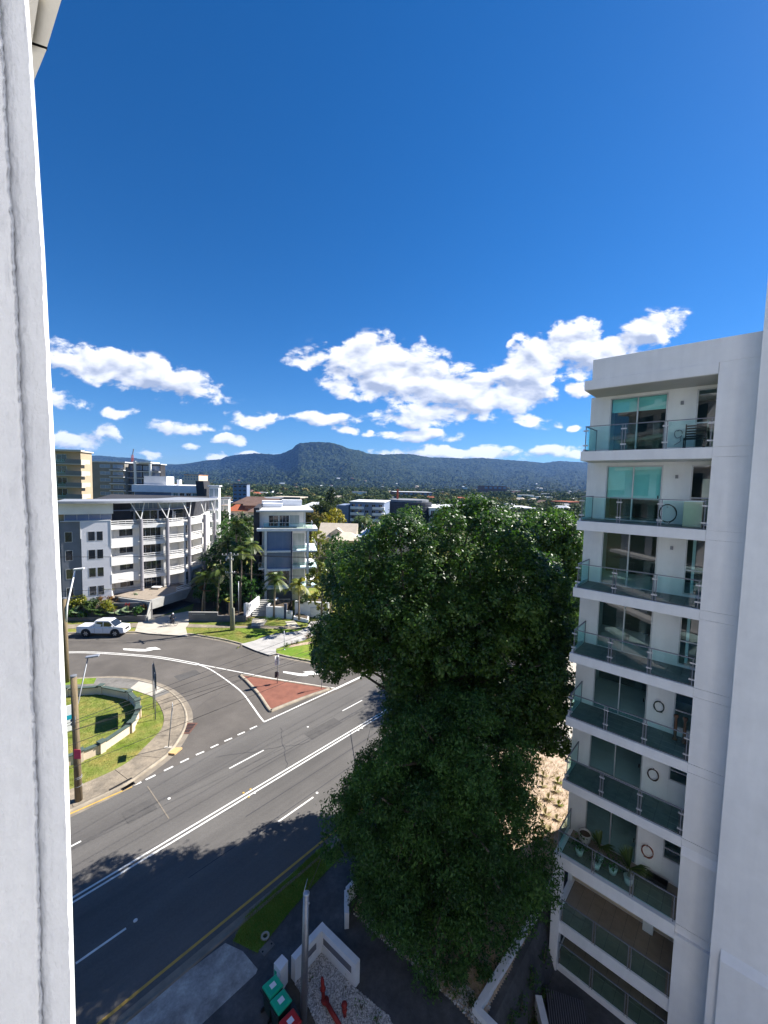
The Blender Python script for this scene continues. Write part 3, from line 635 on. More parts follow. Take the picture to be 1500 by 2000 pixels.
# ================================================================== roads and pavements
def g2(px, py, z=0): q = G(px, py, z); return (q.x, q.y)
def z8(X, Y): return (120 + X / 5.769, 1290 + Y / 5.769)     # readings from an enlarged crop of the photograph
def z7a(X, Y): return (290 + X / 7.5, 1080 + Y / 7.5)
def z7b(X, Y): return (470 + X / 7.5, 1120 + Y / 7.5)
def sq(p): v = Vector((p[0], p[1])); return v.dot(RD), v.dot(RQ)
road = struct('main_road', MB().sheet([rq(-12, -32), rq(120, -32), rq(120, -15.9), rq(-12, -15.9)], 0.0), M['asphalt'])
# side street: from the left, curving into the main road
side = struct('side_street', MB().sheet([g2(*q) for q in [(60, 1236), (290, 1236), (363, 1240), (434, 1250), (497, 1268), (617, 1293), (700, 1300), (735, 1316), (660, 1350), (519, 1409), (440, 1452), (330, 1502), (231, 1548), (200, 1530), (250, 1400), (60, 1310)]], .004), M['side_asphalt'])
for zc, w in ((-.0, .3),):
    pass
# ---- the corner block on the left
ko = [z8(*q) for q in [(-700, 260), (-330, 222), (60, 200), (400, 182), (620, 176), (860, 195), (1000, 225), (1130, 265), (1270, 330), (1390, 430), (1460, 540), (1482, 640), (1470, 740), (1430, 840), (1350, 970), (1250, 1090), (1100, 1210), (950, 1320), (820, 1412), (640, 1512)]]
ko = [g2(*q) for q in ko]; ko += [tuple(Vector(ko[-1]) - RD * t) for t in (3, 8, 16)]
ko = [(p.x, p.y) for p in catmull([(*p, 0) for p in ko], 5)]       # runs with the block on its right
cb = MB(); sweep(cb, ko, [(0, .010), (.42, .016)]); gut = struct('gutter', cb, M['gutter'])
cb = MB(); sweep(cb, ko, [(.42, .015), (.45, .125), (.47, .142), (.62, .146), (.63, .10)]); kerb = struct('kerb', cb, M['kerb'], True)
inner = offs(ko, .62)
blk = inner + [(-30, -4), (-75, -4), (-75, 40)]
corner = struct('corner_block', MB().prism(blk, -.05, .12, bottom=False), M['grass'])
# footpath slabs, cut across with joints
fin = [g2(*z8(*q), .14) for q in [(-700, 320), (-330, 300), (60, 285), (180, 296), (380, 305), (580, 312), (770, 322), (1000, 400), (1080, 470), (1130, 560), (1153, 660), (1130, 760), (1060, 850), (950, 960), (820, 1090), (600, 1230), (240, 1390)]]
fin += [tuple(Vector(fin[-1]) - RD * t) for t in (3, 9, 16)]
fin = [(p.x, p.y) for p in catmull([(*p, 0) for p in fin], 8)]
def nearest(p, line): return min(range(len(line)), key=lambda i: (line[i][0] - p[0]) ** 2 + (line[i][1] - p[1]) ** 2)
fpath = struct('footpath', MB().prism(inner[6:-6] + [fin[nearest(q, fin)] for q in inner[6:-6]][::-1], .10, .128, bottom=False), M['gutter'])
cum = [0]
for a, b in zip(inner, inner[1:]): cum.append(cum[-1] + math.dist(a, b))
nslab = 0; i0 = 4
while i0 < len(inner) - 3:
    i1 = i0 + 1
    while i1 < len(inner) - 1 and cum[i1] - cum[i0] < 2.4: i1 += 1
    a = [Vector(q) for q in inner[i0:i1 + 1]]; ja, jb = nearest(a[0], fin), nearest(a[-1], fin)
    b = [Vector(q) for q in fin[ja:jb + 1]] if jb > ja else [Vector(fin[ja])]
    poly = a + b[::-1]; c = sum(poly, Vector((0, 0))) / len(poly)
    poly = [p + (c - p).normalized() * .022 for p in poly]
    far_ = c.y > 37
    if len(poly) > 3:
        MB().prism(poly, .11, .147 + random.uniform(0, .006), bottom=False).build('slab', M['path_grey'] if far_ and c.x < -14 else M['path'], fpath)
    i0 = i1; nslab += 1
# grass nature strip at the top left and the new pad of concrete
struct('nature_strip', MB().prism([g2(*z8(*q), .15) for q in [(-300, 235), (60, 212), (395, 196), (365, 262), (180, 270), (60, 275), (-300, 290)]], .10, .157, bottom=False), M['grass_g'])
MB().prism([g2(*z8(*q), .15) for q in [(770, 318), (870, 236), (1000, 262), (1160, 325), (1085, 365), (1020, 402)]], .10, .159, bottom=False).build('new_concrete_pad', M['path_new'], fpath, label='paler newly laid concrete pad at the corner')
MB().prism([g2(*z8(*q), .15) for q in [(582, 308), (600, 272), (772, 272), (760, 308)]], .10, .160, bottom=False).build('service_cover', M['path_grey'], fpath)
# drains
dg = thing('kerb_drain', 'rusty drain lintel set in the curved kerb beside the tall bare pole', 'drain', G(*z8(1430, 770)))
p = G(*z8(1432, 765)); 
mb = MB(); mb.box(p.x - .42, p.x + .42, p.y - .75, p.y + .75, .0, .035); mb.build('surround', M['rust'], dg)
mb = MB()
for k in range(6): mb.box(p.x - .3, p.x + .3, p.y - .55 + k * .2, p.y - .45 + k * .2, .035, .05)
mb.build('grate', M['plastic'], dg)
dg = thing('long_drain', 'long kerb inlet with a barred grate near the timber pole base', 'drain', G(*z8(700, 1440)))
a, b = Vector(g2(*z8(545, 1492))), Vector(g2(*z8(800, 1352))); n_ = Vector((b.y - a.y, a.x - b.x)).normalized()
mb = MB(); mb.prism([a, b, b - n_ * .16, a - n_ * .16], .02, .158); mb.build('inlet_slot', M['black'], dg)
mb = MB(); a2, b2 = a.lerp(b, .42) + n_ * .1, a.lerp(b, .97) + n_ * .1
mb.prism([a2, b2, b2 + n_ * .45, a2 + n_ * .45], .012, .024); mb.build('grate_frame', M['gutter'], dg)
mb = MB()
for k in range(14):
    t = (k + .5) / 14; q = a2.lerp(b2, t); d = (b2 - a2).normalized() * .05; mb.prism([q - d + n_ * .06, q + d + n_ * .06, q + d + n_ * .4, q - d + n_ * .4], .024, .03)
mb.build('grate', M['plastic'], dg)
rp = thing('gutter_ramp', 'tan ribbed ramp plate bridging the gutter at the corner', 'ramp', G(*z8(1280, 1035)))
rc_ = [Vector(g2(*z8(*q))) for q in [(1195, 1062), (1280, 1000), (1362, 1000), (1275, 1072)]]
MB().prism(rc_, .02, .14).build('ramp_plate', M['tan_mat'], rp)
mb = MB()
for k in range(5):
    t = (k + .5) / 5; mb.beam((*rc_[0].lerp(rc_[3], t), .15), (*rc_[1].lerp(rc_[2], t), .15), .05, .02)
mb.build('ribs', M['tan_mat'], rp)

# ---- the north side of the side street
kn = [(-260, 1262), (0, 1242), (130, 1240)] + [z7a(0, 1185), z7a(550, 1214), z7a(800, 1250), z7a(1080, 1300), z7a(1350, 1370), z7b(0, 1070), z7b(200, 1130), z7b(440, 1200), z7b(640, 1250), z7b(900, 1300), z7b(1100, 1330)]
kn = [g2(*q) for q in kn]; kn += [tuple(Vector(kn[-1]) + Vector(v)) for v in ((2.5, 1.0), (4.6, 3.6), (6.4, 6.2), (20, 21.5), (60, 66))]
kn = [(p.x, p.y) for p in catmull([(*p, 0) for p in kn], 5)]
cb = MB(); sweep(cb, kn, [(0, .010), (-.4, .016)]); struct('north_gutter', cb, M['gutter'])
cb = MB(); sweep(cb, kn, [(-.4, .015), (-.43, .125), (-.45, .142), (-.62, .146), (-.63, .1)]); struct('north_kerb', cb, M['kerb'], True)
nin = offs(kn, -.62)
nblk = struct('north_verge', MB().prism(nin + [(120, 130), (-150, 130), (-150, 45)], -.05, .12, bottom=False), M['grass'])
def pad(name, pts, z, m, **k): return struct(name, MB().prism([g2(*q, z) for q in pts], .08, z, bottom=False), M[m], **k)
npath = pad('north_footpath', [(-200, 1238), (60, 1221), (290, 1216.5), (300, 1216), (430, 1221), (470, 1222.5), (520, 1222), (588, 1224), (580, 1229), (520, 1227.5), (440, 1226), (300, 1224.5), (240, 1226), (60, 1229), (-200, 1247)], .146, 'path')
pad('garage_driveway', [z7a(-200, 1150), z7a(-150, 1010), z7a(60, 960), z7a(160, 930), z7a(590, 850), z7a(590, 1040), z7a(545, 1095), z7a(575, 1215), z7a(400, 1205), z7a(0, 1178)], .152, 'path_new')
pad('white_block_driveway', [z7b(0, 1035), z7b(200, 985), z7b(350, 925), z7b(520, 880), z7b(700, 865), z7b(880, 835), z7b(990, 770), z7b(1010, 700), z7b(1260, 690), z7b(1240, 800), z7b(1120, 890), z7b(920, 980), z7b(700, 1040), z7b(520, 1100), z7b(515, 1175), z7b(420, 1195), z7b(200, 1120)], .155, 'drive')
pad('bright_lawn', [z7b(-100, 815), z7b(100, 803), z7b(480, 802), z7b(760, 808), z7b(910, 816), z7b(860, 832), z7b(690, 858), z7b(510, 872), z7b(330, 920), z7b(240, 955), z7b(140, 905)], .143, 'grass_g')
pad('corner_lawn', [z7b(522, 1110), z7b(640, 1085), z7b(760, 1070), z7b(1000, 1030), z7b(1400, 1060), z7b(1500, 1320), z7b(1100, 1290), z7b(900, 1258), z7b(700, 1215), z7b(560, 1172), z7b(525, 1150)], .143, 'grass_g')
pad('corner_bed', [z7b(690, 1090), z7b(740, 1050), z7b(860, 1020), z7b(1010, 1000), z7b(1100, 1010), z7b(1000, 1035), z7b(800, 1066)], .149, 'mulch')
pad('entry_path', [z7b(155, 768), z7b(170, 660), z7b(370, 662), z7b(385, 690), z7b(330, 768)], .150, 'path_new')
pad('letterbox_path', [z7b(640, 770), z7b(680, 740), z7b(650, 705), z7b(790, 690), z7b(850, 765), z7b(880, 800)], .150, 'path_new')

# ---- painted markings: sheets just above the asphalt
def strip(name, pts, w, m='paint', z=.010, parent=None, px=True):
    q = [Vector(g2(*p)) if px else Vector(p) for p in pts]
    mb = MB(); sweep(mb, q, [(-w / 2, z), (w / 2, z)]); o = mb.build(name, M[m], parent); return o
sE = [sq(g2(*q)) for q in ((150, 1750), (400, 1602), (600, 1482), (730, 1405))]
qD = sum(q for s, q in sE) / 4
for dq in (-.14, .14): strip('centre_line', [rq(s, qD + dq) for s in np.linspace(-8, 110, 24)], .12, parent=road, px=False)
qY = sum(sq(g2(*q))[1] for q in ((200, 1995), (400, 1838), (610, 1652))) / 3
strip('edge_line', [rq(s, qY) for s in np.linspace(-8, 110, 24)], .13, 'yellow', parent=road, px=False)
a = G(137, 1590); b = G(258, 1537); strip('edge_line', [tuple((a - Vector((RD.x, RD.y, 0)) * 8).xy), tuple(a.xy), tuple(b.xy)], .12, 'yellow', .022, road, False)
for (a, b) in [((447, 1500), (516, 1466)), ((668, 1388), (708, 1368)), ((543, 1605), (612, 1557)), ((148, 1882), (246, 1813)), ((100, 1668), (160, 1647))]:
    s0, q0 = sq(g2(*a)); s1, q1 = sq(g2(*b)); strip('lane_dash', [rq(s0, (q0 + q1) / 2), rq(s1, (q0 + q1) / 2)], .11, parent=road, px=False)
c4 = lambda X, Y: (400 + X / 3.75, 1160 + Y / 3.75)
c3 = lambda X, Y: (100 + X / 3.75, 1160 + Y / 3.75)
for (a, b) in [(c4(240, 1034), c4(293, 1011)), (c4(330, 991), c4(382, 968)), (c3(1268, 1080), c3(1325, 1056)), (c3(1168, 1128), c3(1225, 1102)), (c3(1060, 1180), c3(1120, 1155)), (c3(945, 1236), c3(1008, 1206)), (c3(826, 1296), c3(893, 1264)), (c3(692, 1362), c3(764, 1327)), (c3(605, 1402), c3(660, 1378))]:
    strip('give_way_dash', [a, b], .15, parent=road)
strip('edge_line', [c4(435, 938), c4(955, 697)], .15, parent=road)
strip('edge_line', [c4(955, 697), c4(1240, 562), (800, 1276), (880, 1238)], .26, parent=road)
strip('edge_line', [(p.x, p.y) for p in catmull([(*g2(*q), 0) for q in [c3(1060, 512), c4(0, 535), c4(60, 565), c4(170, 640), c4(270, 720), c4(340, 810), c4(400, 895), c4(435, 938)]], 5)], .14, z=.0135, parent=side, px=False)
strip('edge_line', [(p.x, p.y) for p in catmull([(*g2(*q), 0) for q in [c3(1060, 512), c4(0, 524), c4(200, 563), c4(500, 620), c4(800, 668), c4(955, 692)]], 5)], .14, z=.0165, parent=side, px=False)
for d in (-.16, .16):
    pts = catmull([(*g2(*q), 0) for q in [(-150, 1292), (40, 1279), (130, 1274.5), c3(250, 428), c3(400, 434), c3(560, 445), c3(760, 462), c3(920, 487), c3(1075, 516)]], 5)
    strip('centre_line', offs([(p.x, p.y) for p in pts], d), .13, parent=side, px=False)
def arrow(pts): MB().sheet([g2(*q) for q in pts], .0115).build('turn_arrow', M['paint'], side)
arrow([c3(525, 401), c3(540, 400), c3(690, 405), c3(712, 397), c3(695, 396), c3(765, 389), c3(806, 407), c3(745, 409), c3(742, 413), c3(690, 421), c3(640, 421), c3(530, 411)])
arrow([c4(572, 568), c4(590, 568), c4(715, 585), c4(742, 578), c4(718, 571), c4(785, 564), c4(838, 590), c4(788, 594), c4(770, 590), c4(745, 602), c4(700, 602), c4(575, 578)])
for X, Y in [(283, 1458), (335, 1432), (320, 1488), (365, 1460), (1108, 984), (1130, 972), (1125, 1000), (1152, 986)]:
    q = G(*c4(X, Y)); MB().box(q.x - .06, q.x + .06, q.y - .06, q.y + .06, .0, .025).build('road_stud', M['yellow'] if X < 340 else M['paint'], road)
for px, py in [(264.5, 1798), (330, 1560), (601, 1420), (619, 1549)]:
    q = G(px, py); MB().lathe([(.09, .0), (.09, .02), (.05, .03)], (q.x, q.y, .0), 10).build('survey_cap', M['paint'], road)
strip('expansion_joint', [(288, 1536), (315, 1576), (330, 1599)], .06, 'gutter', parent=road)
for qq, ss, l in [(-21.6, 12, 34), (-23.3, 10, 40), (-25.0, 14, 26), (-20.2, 8, 30)]:
    strip('tar_seam', [rq(ss + t * l, qq + .03 * math.sin(t * 9)) for t in np.linspace(0, 1, 16)], .045, 'signback', .006, road, False)

rnd = random.Random(5)
for (px, py, ang, L) in [(420, 1480, .3, 7), (560, 1500, 1.9, 5), (480, 1300, .1, 8), (300, 1290, -.1, 9), (380, 1385, 1.2, 5), (230, 1690, .7, 6), (640, 1420, .8, 6)]:
    p = G(px, py); pts = [(p.x + math.cos(ang) * L * t + rnd.uniform(-.1, .1), p.y + math.sin(ang) * L * t + rnd.uniform(-.1, .1)) for t in np.linspace(0, 1, 14)]
    strip('crack', pts, .03, 'signback', .0072, road, False)
for (px, py, w, d) in [(350, 1330, 2.2, 1.4), (610, 1445, 3.2, 1.1), (250, 1610, 1.6, 1.2)]:
    p = Vector(g2(px, py)); f_ = Fr(p, RD); MB().sheet([f_.P(0, 0, 0)[:2], f_.P(w, 0, 0)[:2], f_.P(w, d, 0)[:2], f_.P(0, d, 0)[:2]], .0078).build('asphalt_patch', M['patch'], road)
# ---- the red traffic island
isl = thing('traffic_island', 'triangular red paved traffic island with a concrete kerb', 'traffic island', G(*c4(560, 740)))
ip = [c4(250, 600), c4(320, 602), c4(640, 650), c4(900, 690), c4(930, 702), c4(900, 712), c4(720, 775), c4(520, 855), c4(485, 868), c4(455, 850), c4(385, 745), c4(300, 650)]
iw = [(p.x, p.y) for p in catmull([(*g2(*q), 0) for q in ip], 4, True)]
cen = Vector((sum(p[0] for p in iw) / len(iw), sum(p[1] for p in iw) / len(iw)))
iarea = sum(iw[i][0] * iw[(i + 1) % len(iw)][1] - iw[(i + 1) % len(iw)][0] * iw[i][1] for i in range(len(iw)))
sg = -1 if iarea > 0 else 1
iwc = iw + iw[:2]
mb = MB(); sweep(mb, iwc, [(0, .0), (sg * .03, .13), (sg * .07, .15), (sg * .28, .155), (sg * .29, .12)]); mb.build('kerb', M['kerb'], isl, True)
MB().sheet([tuple(p) for p in offs(iwc, sg * .27)[:-2]], .149).build('paving', M['red_pave'], isl)

# ---- right hand side: kerb, verge, paths and gardens in the trees' shade
def kz(p):
    s, q = sq(p); return .12 if q < -6.0 else (.12 - 1.9 * min(1, (q + 6.0) / .7))
q0 = qY + .32
kr = [rq(s, q0) for s in np.linspace(-8, 110, 40)]
cb = MB(); sweep(cb, kr, [(0, .010), (.32, .016)]); struct('south_gutter', cb, M['gutter'])
cb = MB(); sweep(cb, kr, [(.32, .015), (.35, .12), (.37, .138), (.52, .142), (.53, .1)]); struct('south_kerb', cb, M['gutter'], True)
def slope_sheet(name, s0, s1, qs, m, dz=0, kind='structure'):
    mb = MB()
    for (sa, sb) in zip(np.linspace(s0, s1, 8), np.linspace(s0, s1, 8)[1:]):
        for qa, qb in zip(qs, qs[1:]):
            P = [rq(sa, qa), rq(sb, qa), rq(sb, qb), rq(sa, qb)]; mb.add([(*p, kz(p) + dz) for p in P], [(3, 2, 1, 0)])
    return mb.build(name, M[m], None, kind=kind)
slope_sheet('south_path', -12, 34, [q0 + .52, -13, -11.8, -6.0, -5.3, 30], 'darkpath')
slope_sheet('far_south_ground', 34, 60, [q0 + .52, -13, -11.8, -6.0, -5.3, 30], 'path_new')
def padz(name, pts, dz, m, n=None):
    pts = [g2(*q, .12) for q in pts]; return struct(name, MB().sheet(pts, lambda p: kz(p) + dz), M[m])
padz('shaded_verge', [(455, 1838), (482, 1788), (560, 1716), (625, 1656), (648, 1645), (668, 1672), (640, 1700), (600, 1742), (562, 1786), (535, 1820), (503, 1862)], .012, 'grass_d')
padz('old_concrete_apron', [(215, 2015), (330, 1925), (440, 1842), (474, 1858), (503, 1893), (500, 1902), (395, 2000), (380, 2020)], .010, 'apron')
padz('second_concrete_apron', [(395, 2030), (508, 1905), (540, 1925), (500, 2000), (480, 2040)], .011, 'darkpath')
bed = [(690, 1780), (740, 1832), (800, 1880), (870, 1945), (940, 2020), (960, 1960), (1010, 1870), (1075, 1745), (1120, 1640), (1115, 1480), (1020, 1450), (900, 1500), (760, 1640)]
bw = [g2(*q, .12) for q in bed]
# the garden bed follows the slope, cut into a fine grid
def grid_bed(name, poly, m, dz, step=.45, extra=0):
    xs = [p[0] for p in poly]; ys = [p[1] for p in poly]; mb = MB(); x = min(xs)
    while x < max(xs):
        y = min(ys)
        while y < max(ys):
            if inpoly(x + step / 2, y + step / 2, poly):
                mb.add([(u, v, kz((u, v)) + dz + extra * noise.noise(Vector((u * 1.3, v * 1.3, 0)))) for u, v in ((x, y), (x + step, y), (x + step, y + step), (x, y + step))], [(0, 1, 2, 3)])
            y += step
        x += step
    return struct(name, mb, M[m])
grid_bed('bark_mulch_bed', bw, 'mulch', .06, .09, .05)
# ================================================================== the white tower of flats on the right
R = Fr((8.33, 17.4), (.743, -.669))
ZF = [-1.5, .62, 3.87, 7.35, 10.33, 13.25, 16.18, 19.1, 22.06]     # slab tops, bottom to top
rb = thing('white_apartment_tower', 'tall white apartment tower with stacked teal glass balconies', 'apartment building', R.P(3, 4, -1.6))
WB = 1.75; UP = 4.38; UE = 8.0; DEPTH = 9
# slabs
for i, z in enumerate(ZF):
    u0 = -.15 if i in (1, 2) else 0; t = .40 if i > 2 else .55
    mb = MB(); mb.fb(R, u0, UP, -.15 if i == 2 else 0, DEPTH, z - t, z); mb.build('floor_slab', M['r_white'], rb, bevel=.012)
# roof slab and parapet
mb = MB(); mb.fb(R, 0, UP, 0, DEPTH, 24.62, 25.0); mb.build('roof_slab', M['r_white'], rb, bevel=.012)
mb = MB(); mb.fb(R, .28, UE, .03, DEPTH, 25.003, 25.83); mb.build('parapet', M['r_white'], rb, bevel=.012)
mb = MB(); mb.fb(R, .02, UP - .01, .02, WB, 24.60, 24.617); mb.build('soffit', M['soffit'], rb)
# the panel wall beside the balconies, with recessed joints
lev = [-2.2] + [z for z in ZF[2:]] + [25.0]
for k, (a, b) in enumerate(zip(lev, lev[1:])):
    bot = a - (.34 if 0 < k else 0)
    for za, zb in ([(a + .012, b - .352)] if k == 0 else [(a - .34, a - .012), (a + .012, b - .352)]):
        if zb > za: mb = MB(); mb.fb(R, UP + .002, UE, .0 if a > 3.8 else -.12, .4, za, zb); mb.build('wall_panel', M['r_white'], rb)
mb = MB(); mb.fb(R, UP + .01, UE, .03, DEPTH, -2.2, 25.0); mb.build('core_wall', M['r_white'], rb)
mb = MB(); mb.hexa([R.P(UP + .004, -.12, 6.76), R.P(UE, -.12, 6.70), R.P(UE, .0, 6.70), R.P(UP + .004, 0, 6.76), R.P(UP + .004, -.01, 7.08), R.P(UE, -.01, 7.02), R.P(UE, .0, 7.02), R.P(UP + .004, .0, 7.08)]); mb.build('sloped_ledge', M['r_white'], rb)
# the proud bay nearer the camera
mb = MB(); mb.fb(R, 5.45, 14, -1.0, 2.5, -2.2, 27.6); mb.build('projecting_bay', M['r_white'], rb)
mb = MB(); mb.fb(R, 5.72, 14, -1.16, -1.003, -2.2, 4.55); mb.build('bay_plinth', M['r_white'], rb)
mb = MB(); mb.hexa([R.P(5.72, -1.16, 4.553), R.P(14, -1.16, 4.553), R.P(14, -1.003, 4.553), R.P(5.72, -1.003, 4.553), R.P(5.72, -1.01, 4.85), R.P(14, -1.01, 4.85), R.P(14, -1.003, 4.85), R.P(5.72, -1.003, 4.85)]); mb.build('sloped_ledge', M['r_white'], rb)
# back and end walls, rooms
mb = MB(); mb.fb(R, -.12, 8, DEPTH, DEPTH + .25, -2.2, 25.0); mb.build('rear_wall', M['r_white'], rb)
mb = MB(); mb.fb(R, -.18, .02, WB, DEPTH - .01, 3.4, 24.62); mb.build('end_wall', M['r_white'], rb)
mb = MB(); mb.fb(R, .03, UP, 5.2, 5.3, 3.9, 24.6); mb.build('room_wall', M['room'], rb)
# two lower storeys have a frame and beige decks
mb = MB(); mb.fb(R, -.15, .22, -.1, .32, -2.0, 3.32); mb.build('corner_column', M['r_white'], rb, bevel=.01)
mb = MB(); mb.fb(R, -.18, .02, 2.4, DEPTH, -2.2, 3.31); mb.build('end_wall', M['r_white'], rb)
mb = MB(); mb.fb(R, .0, UP, 2.6, 2.75, -1.4, 3.3); mb.build('lower_wall', M['cream'], rb)
tile_me = {}
def tmesh(w, d, m):
    if (w, d, m) not in tile_me:
        t_ = MB(); t_.box(-w / 2, w / 2, -d / 2, d / 2, 0, .018); tile_me[(w, d, m)] = t_.mesh('tile', M[m])
    return tile_me[(w, d, m)]
for i in range(0, 9):
    z = ZF[i]
    mat_ = 'tile_b' if i <= 2 else 'tile'; ww = WB if i >= 2 else 2.55
    bl = MB(); bl.fb(R, .12, UP - .01, .1, ww, z, z + .006); deck = bl.build('balcony_deck', M['signback'], rb)
    nu, nv = 9, 4; du_, dv_ = (UP - .16) / nu, (ww - .14) / nv
    if i < 8:
        for a in range(nu):
            for b in range(nv):
                piece('tile', tmesh(round(du_ - .012, 3), round(dv_ - .012, 3), mat_), deck, R.P(.14 + du_ * (a + .5), .12 + dv_ * (b + .5), z + .006), R.ang)
# rear wall of each balcony: door, wall, window
for i in range(2, 9):
    z = ZF[i] + .002; zt = (ZF[i + 1] - .402) if i < 8 else 24.615
    dt = min(z + 2.42, zt - .05) if i > 3 else min(z + 2.3, zt - .1)
    if i <= 4: dt = min(z + 2.05, zt - .08)
    wb_ = z + (.12 if i >= 5 else (.35 if i == 4 else 1.0))
    for (ua, ub, za, zb) in [(.0, .62, z, zt), (.62, 2.74, dt, zt), (2.74, 3.68, z, zt), (3.68, UP, dt, zt), (3.68, UP, z, wb_)]:
        if zb - za > .01: mb = MB(); mb.fb(R, ua + .001, ub - .001, WB, WB + .18, za, zb); mb.build('balcony_wall', M['r_white'], rb)
    # sliding door
    f = MB()
    for (a, b, c, d) in [(.62, .67, z, dt), (2.69, 2.74, z, dt), (1.655, 1.705, z, dt), (.67, 2.69, dt - .05, dt), (.67, 2.69, z, z + .06)]: f.fb(R, a + .001, b - .001, WB - .02, WB + .06, c, d)
    df = f.build('sliding_door', M['frame'], rb)
    for a, b in ((.67, 1.655), (1.705, 2.69)): mb = MB(); mb.fb(R, a, b, WB + .01, WB + .025, z + .06, dt - .05); mb.build('door_pane', M['wglass'], df)
    mb = MB(); mb.fb(R, 2.60, 2.64, WB - .06, WB - .021, z + 1.0, z + 1.16); mb.build('door_handle', M['plastic'], df)
    if i == 8: mb = MB(); mb.fb(R, .68, 2.68, WB + .12, WB + .14, dt - .62, dt - .05); mb.build('roller_blind', M['blind'], df)
    if i == 7: mb = MB(); mb.fb(R, .68, 2.68, WB + .12, WB + .14, z + .98, dt - .05); mb.build('roller_blind', M['blind'], df)
    # tall window
    f = MB(); 
    for (a, b, c, d) in [(3.68, 3.73, wb_, dt), (4.33, UP, wb_, dt), (3.73, 4.33, dt - .05, dt), (3.73, 4.33, wb_, wb_ + .05), (3.73, 4.33, wb_ + (dt - wb_) * .42, wb_ + (dt - wb_) * .42 + .05)]: f.fb(R, a + .001, b - .001, WB - .02, WB + .06, c, d)
    wf = f.build('tall_window', M['frame'], rb)
    mb = MB(); mb.fb(R, 3.73, 4.33, WB + .01, WB + .025, wb_ + .05, dt - .05); mb.build('window_pane', M['wglass'], wf)
    if i == 7: mb = MB(); mb.fb(R, 4.05, 4.33, WB + .12, WB + .14, wb_ + .05, dt - .55); mb.build('roller_blind', M['cream'], wf)
    if i in (5, 6): mb = MB(); mb.fb(R, 3.9, 4.0, WB + .14, WB + .16, wb_ + .05, dt - .05); mb.build('curtain', M['r_white'], wf)
    # wall light
    if i >= 6:
        q = R.P(3.2, WB - .04, z + 1.95); mb = MB(); mb.fb(R, 3.17, 3.27, WB - .07, WB, z + 1.88, z + 2.02); mb.build('wall_light', M['rail'], rb)
# glass balustrades
def pane_bal(i, u1=UP - .02):
    z = ZF[i]; w0 = .1; hz_ = 1.06; u0 = .14
    if i == 2: w0 = .0; u0 = -.02
    if i < 2: u0 = .26; w0 = .05
    bal = MB().fb(R, u0 - .025, u1, w0 - .025, w0 + .025, z + hz_ - .03, z + hz_).build('balustrade', M['rail'], rb)
    posts = [u0, u0 + (u1 - u0) * .335, u0 + (u1 - u0) * .665, u1 - .06]
    for k, p in enumerate(posts):
        for d in ((-.05, .05) if 0 < k < 3 else (0,)):
            mb = MB(); mb.fb(R, p + d - .013, p + d + .013, w0 - .02, w0 + .02, z - .10 if k else z, z + hz_ - .03); mb.build('post', M['rail'], bal)
        if i >= 3:
            for zz in (.22, .84):
                mb = MB(); mb.fb(R, p - .10, p + .10, w0 - .032, w0 + .03, z + zz, z + zz + .05); mb.build('clamp', M['frame'], bal)
    for a, b in zip(posts, posts[1:]): mb = MB(); mb.fb(R, a + .08, b - .08, w0 - .006, w0 + .006, z + .05, z + hz_ - .05); mb.build('glass_pane', M['glass'], bal)
    if i >= 2:
        mb = MB(); mb.fb(R, u0 - .025, u0 + .025, w0 + .025, WB - .05, z + hz_ - .03, z + hz_); mb.fb(R, u0 - .015, u0 + .015, WB - .08, WB - .05, z, z + hz_ - .03); mb.build('return_rail', M['rail'], bal)
        mb = MB(); mb.fb(R, u0 - .006, u0 + .006, w0 + .08, WB - .1, z + .05, z + hz_ - .05); mb.build('glass_pane', M['glass'], bal)
        mb = MB(); mb.fb(R, .02 if i > 2 else -.12, .11 if i > 2 else -.05, .2, WB - .01, z + .001, z + .1); mb.build('upstand', M['r_white'], rb)
for i in range(9): pane_bal(i)
# lower decks: storage box, lamp
mb = MB(); mb.fb(R, 3.1, 3.5, 2.2, 2.6, .65, 2.6); mb.build('plaster_pier', M['r_white'], rb)
mb = MB(); mb.fb(R, 2.0, 2.14, 2.53, 2.6, -.2, .05); mb.build('wall_vent', M['plastic'], rb)

# -- things standing on the balconies
def hose(name, label, i, u, zc, r, m, turns=3, tail=.5, w=WB - .06):
    z = ZF[i]; root = thing(name, label, 'garden hose', R.P(u, w, z + zc))
    pts = []
    for k in range(turns * 18):
        t = k / 18 * 2 * math.pi; rr = r * (1 + .14 * math.sin(k * .35 + i) + .05 * math.sin(k * 1.1)); pts.append(Vector(R.P(u + math.cos(t) * rr * .8, w - .012 * (k / 18), z + zc + math.sin(t) * rr)))
    pts += [Vector(R.P(u + .12 * math.sin(k * .8), w - .04, z + zc - r - tail * k / 6)) for k in range(1, 6)]
    MB().tube(pts, .014, 6).build('coil', M[m], root, True)
    MB().tube([R.P(u, w + .06, z + zc + r * .8), R.P(u, w - .04, z + zc + r * .8)], .025, 8).build('tap', M['galv'], root, True)
hose('hose_coil', 'thin grey hose and spray head hung on the wall of the top balcony', 8, 3.15, .72, .16, 'rail', 1, .35)
hose('hose_coil', 'big loose coil of dark hose on the second highest balcony', 7, 3.0, .42, .36, 'hose_g', 4, .1, WB - .25)
hose('hose_coil', 'dark hose in a figure eight on the wall above the two timber props', 4, 3.2, 1.05, .22, 'hose_g', 5, .03)
hose('hose_coil', 'round brown hose coil on the wall beside the half height window', 3, 3.15, 1.0, .24, 'hose_b', 5, .02)
hose('hose_coil', 'red brown hose coil above the black tub on the planted balcony', 2, 3.12, .95, .26, 'hose_r', 4, .04)
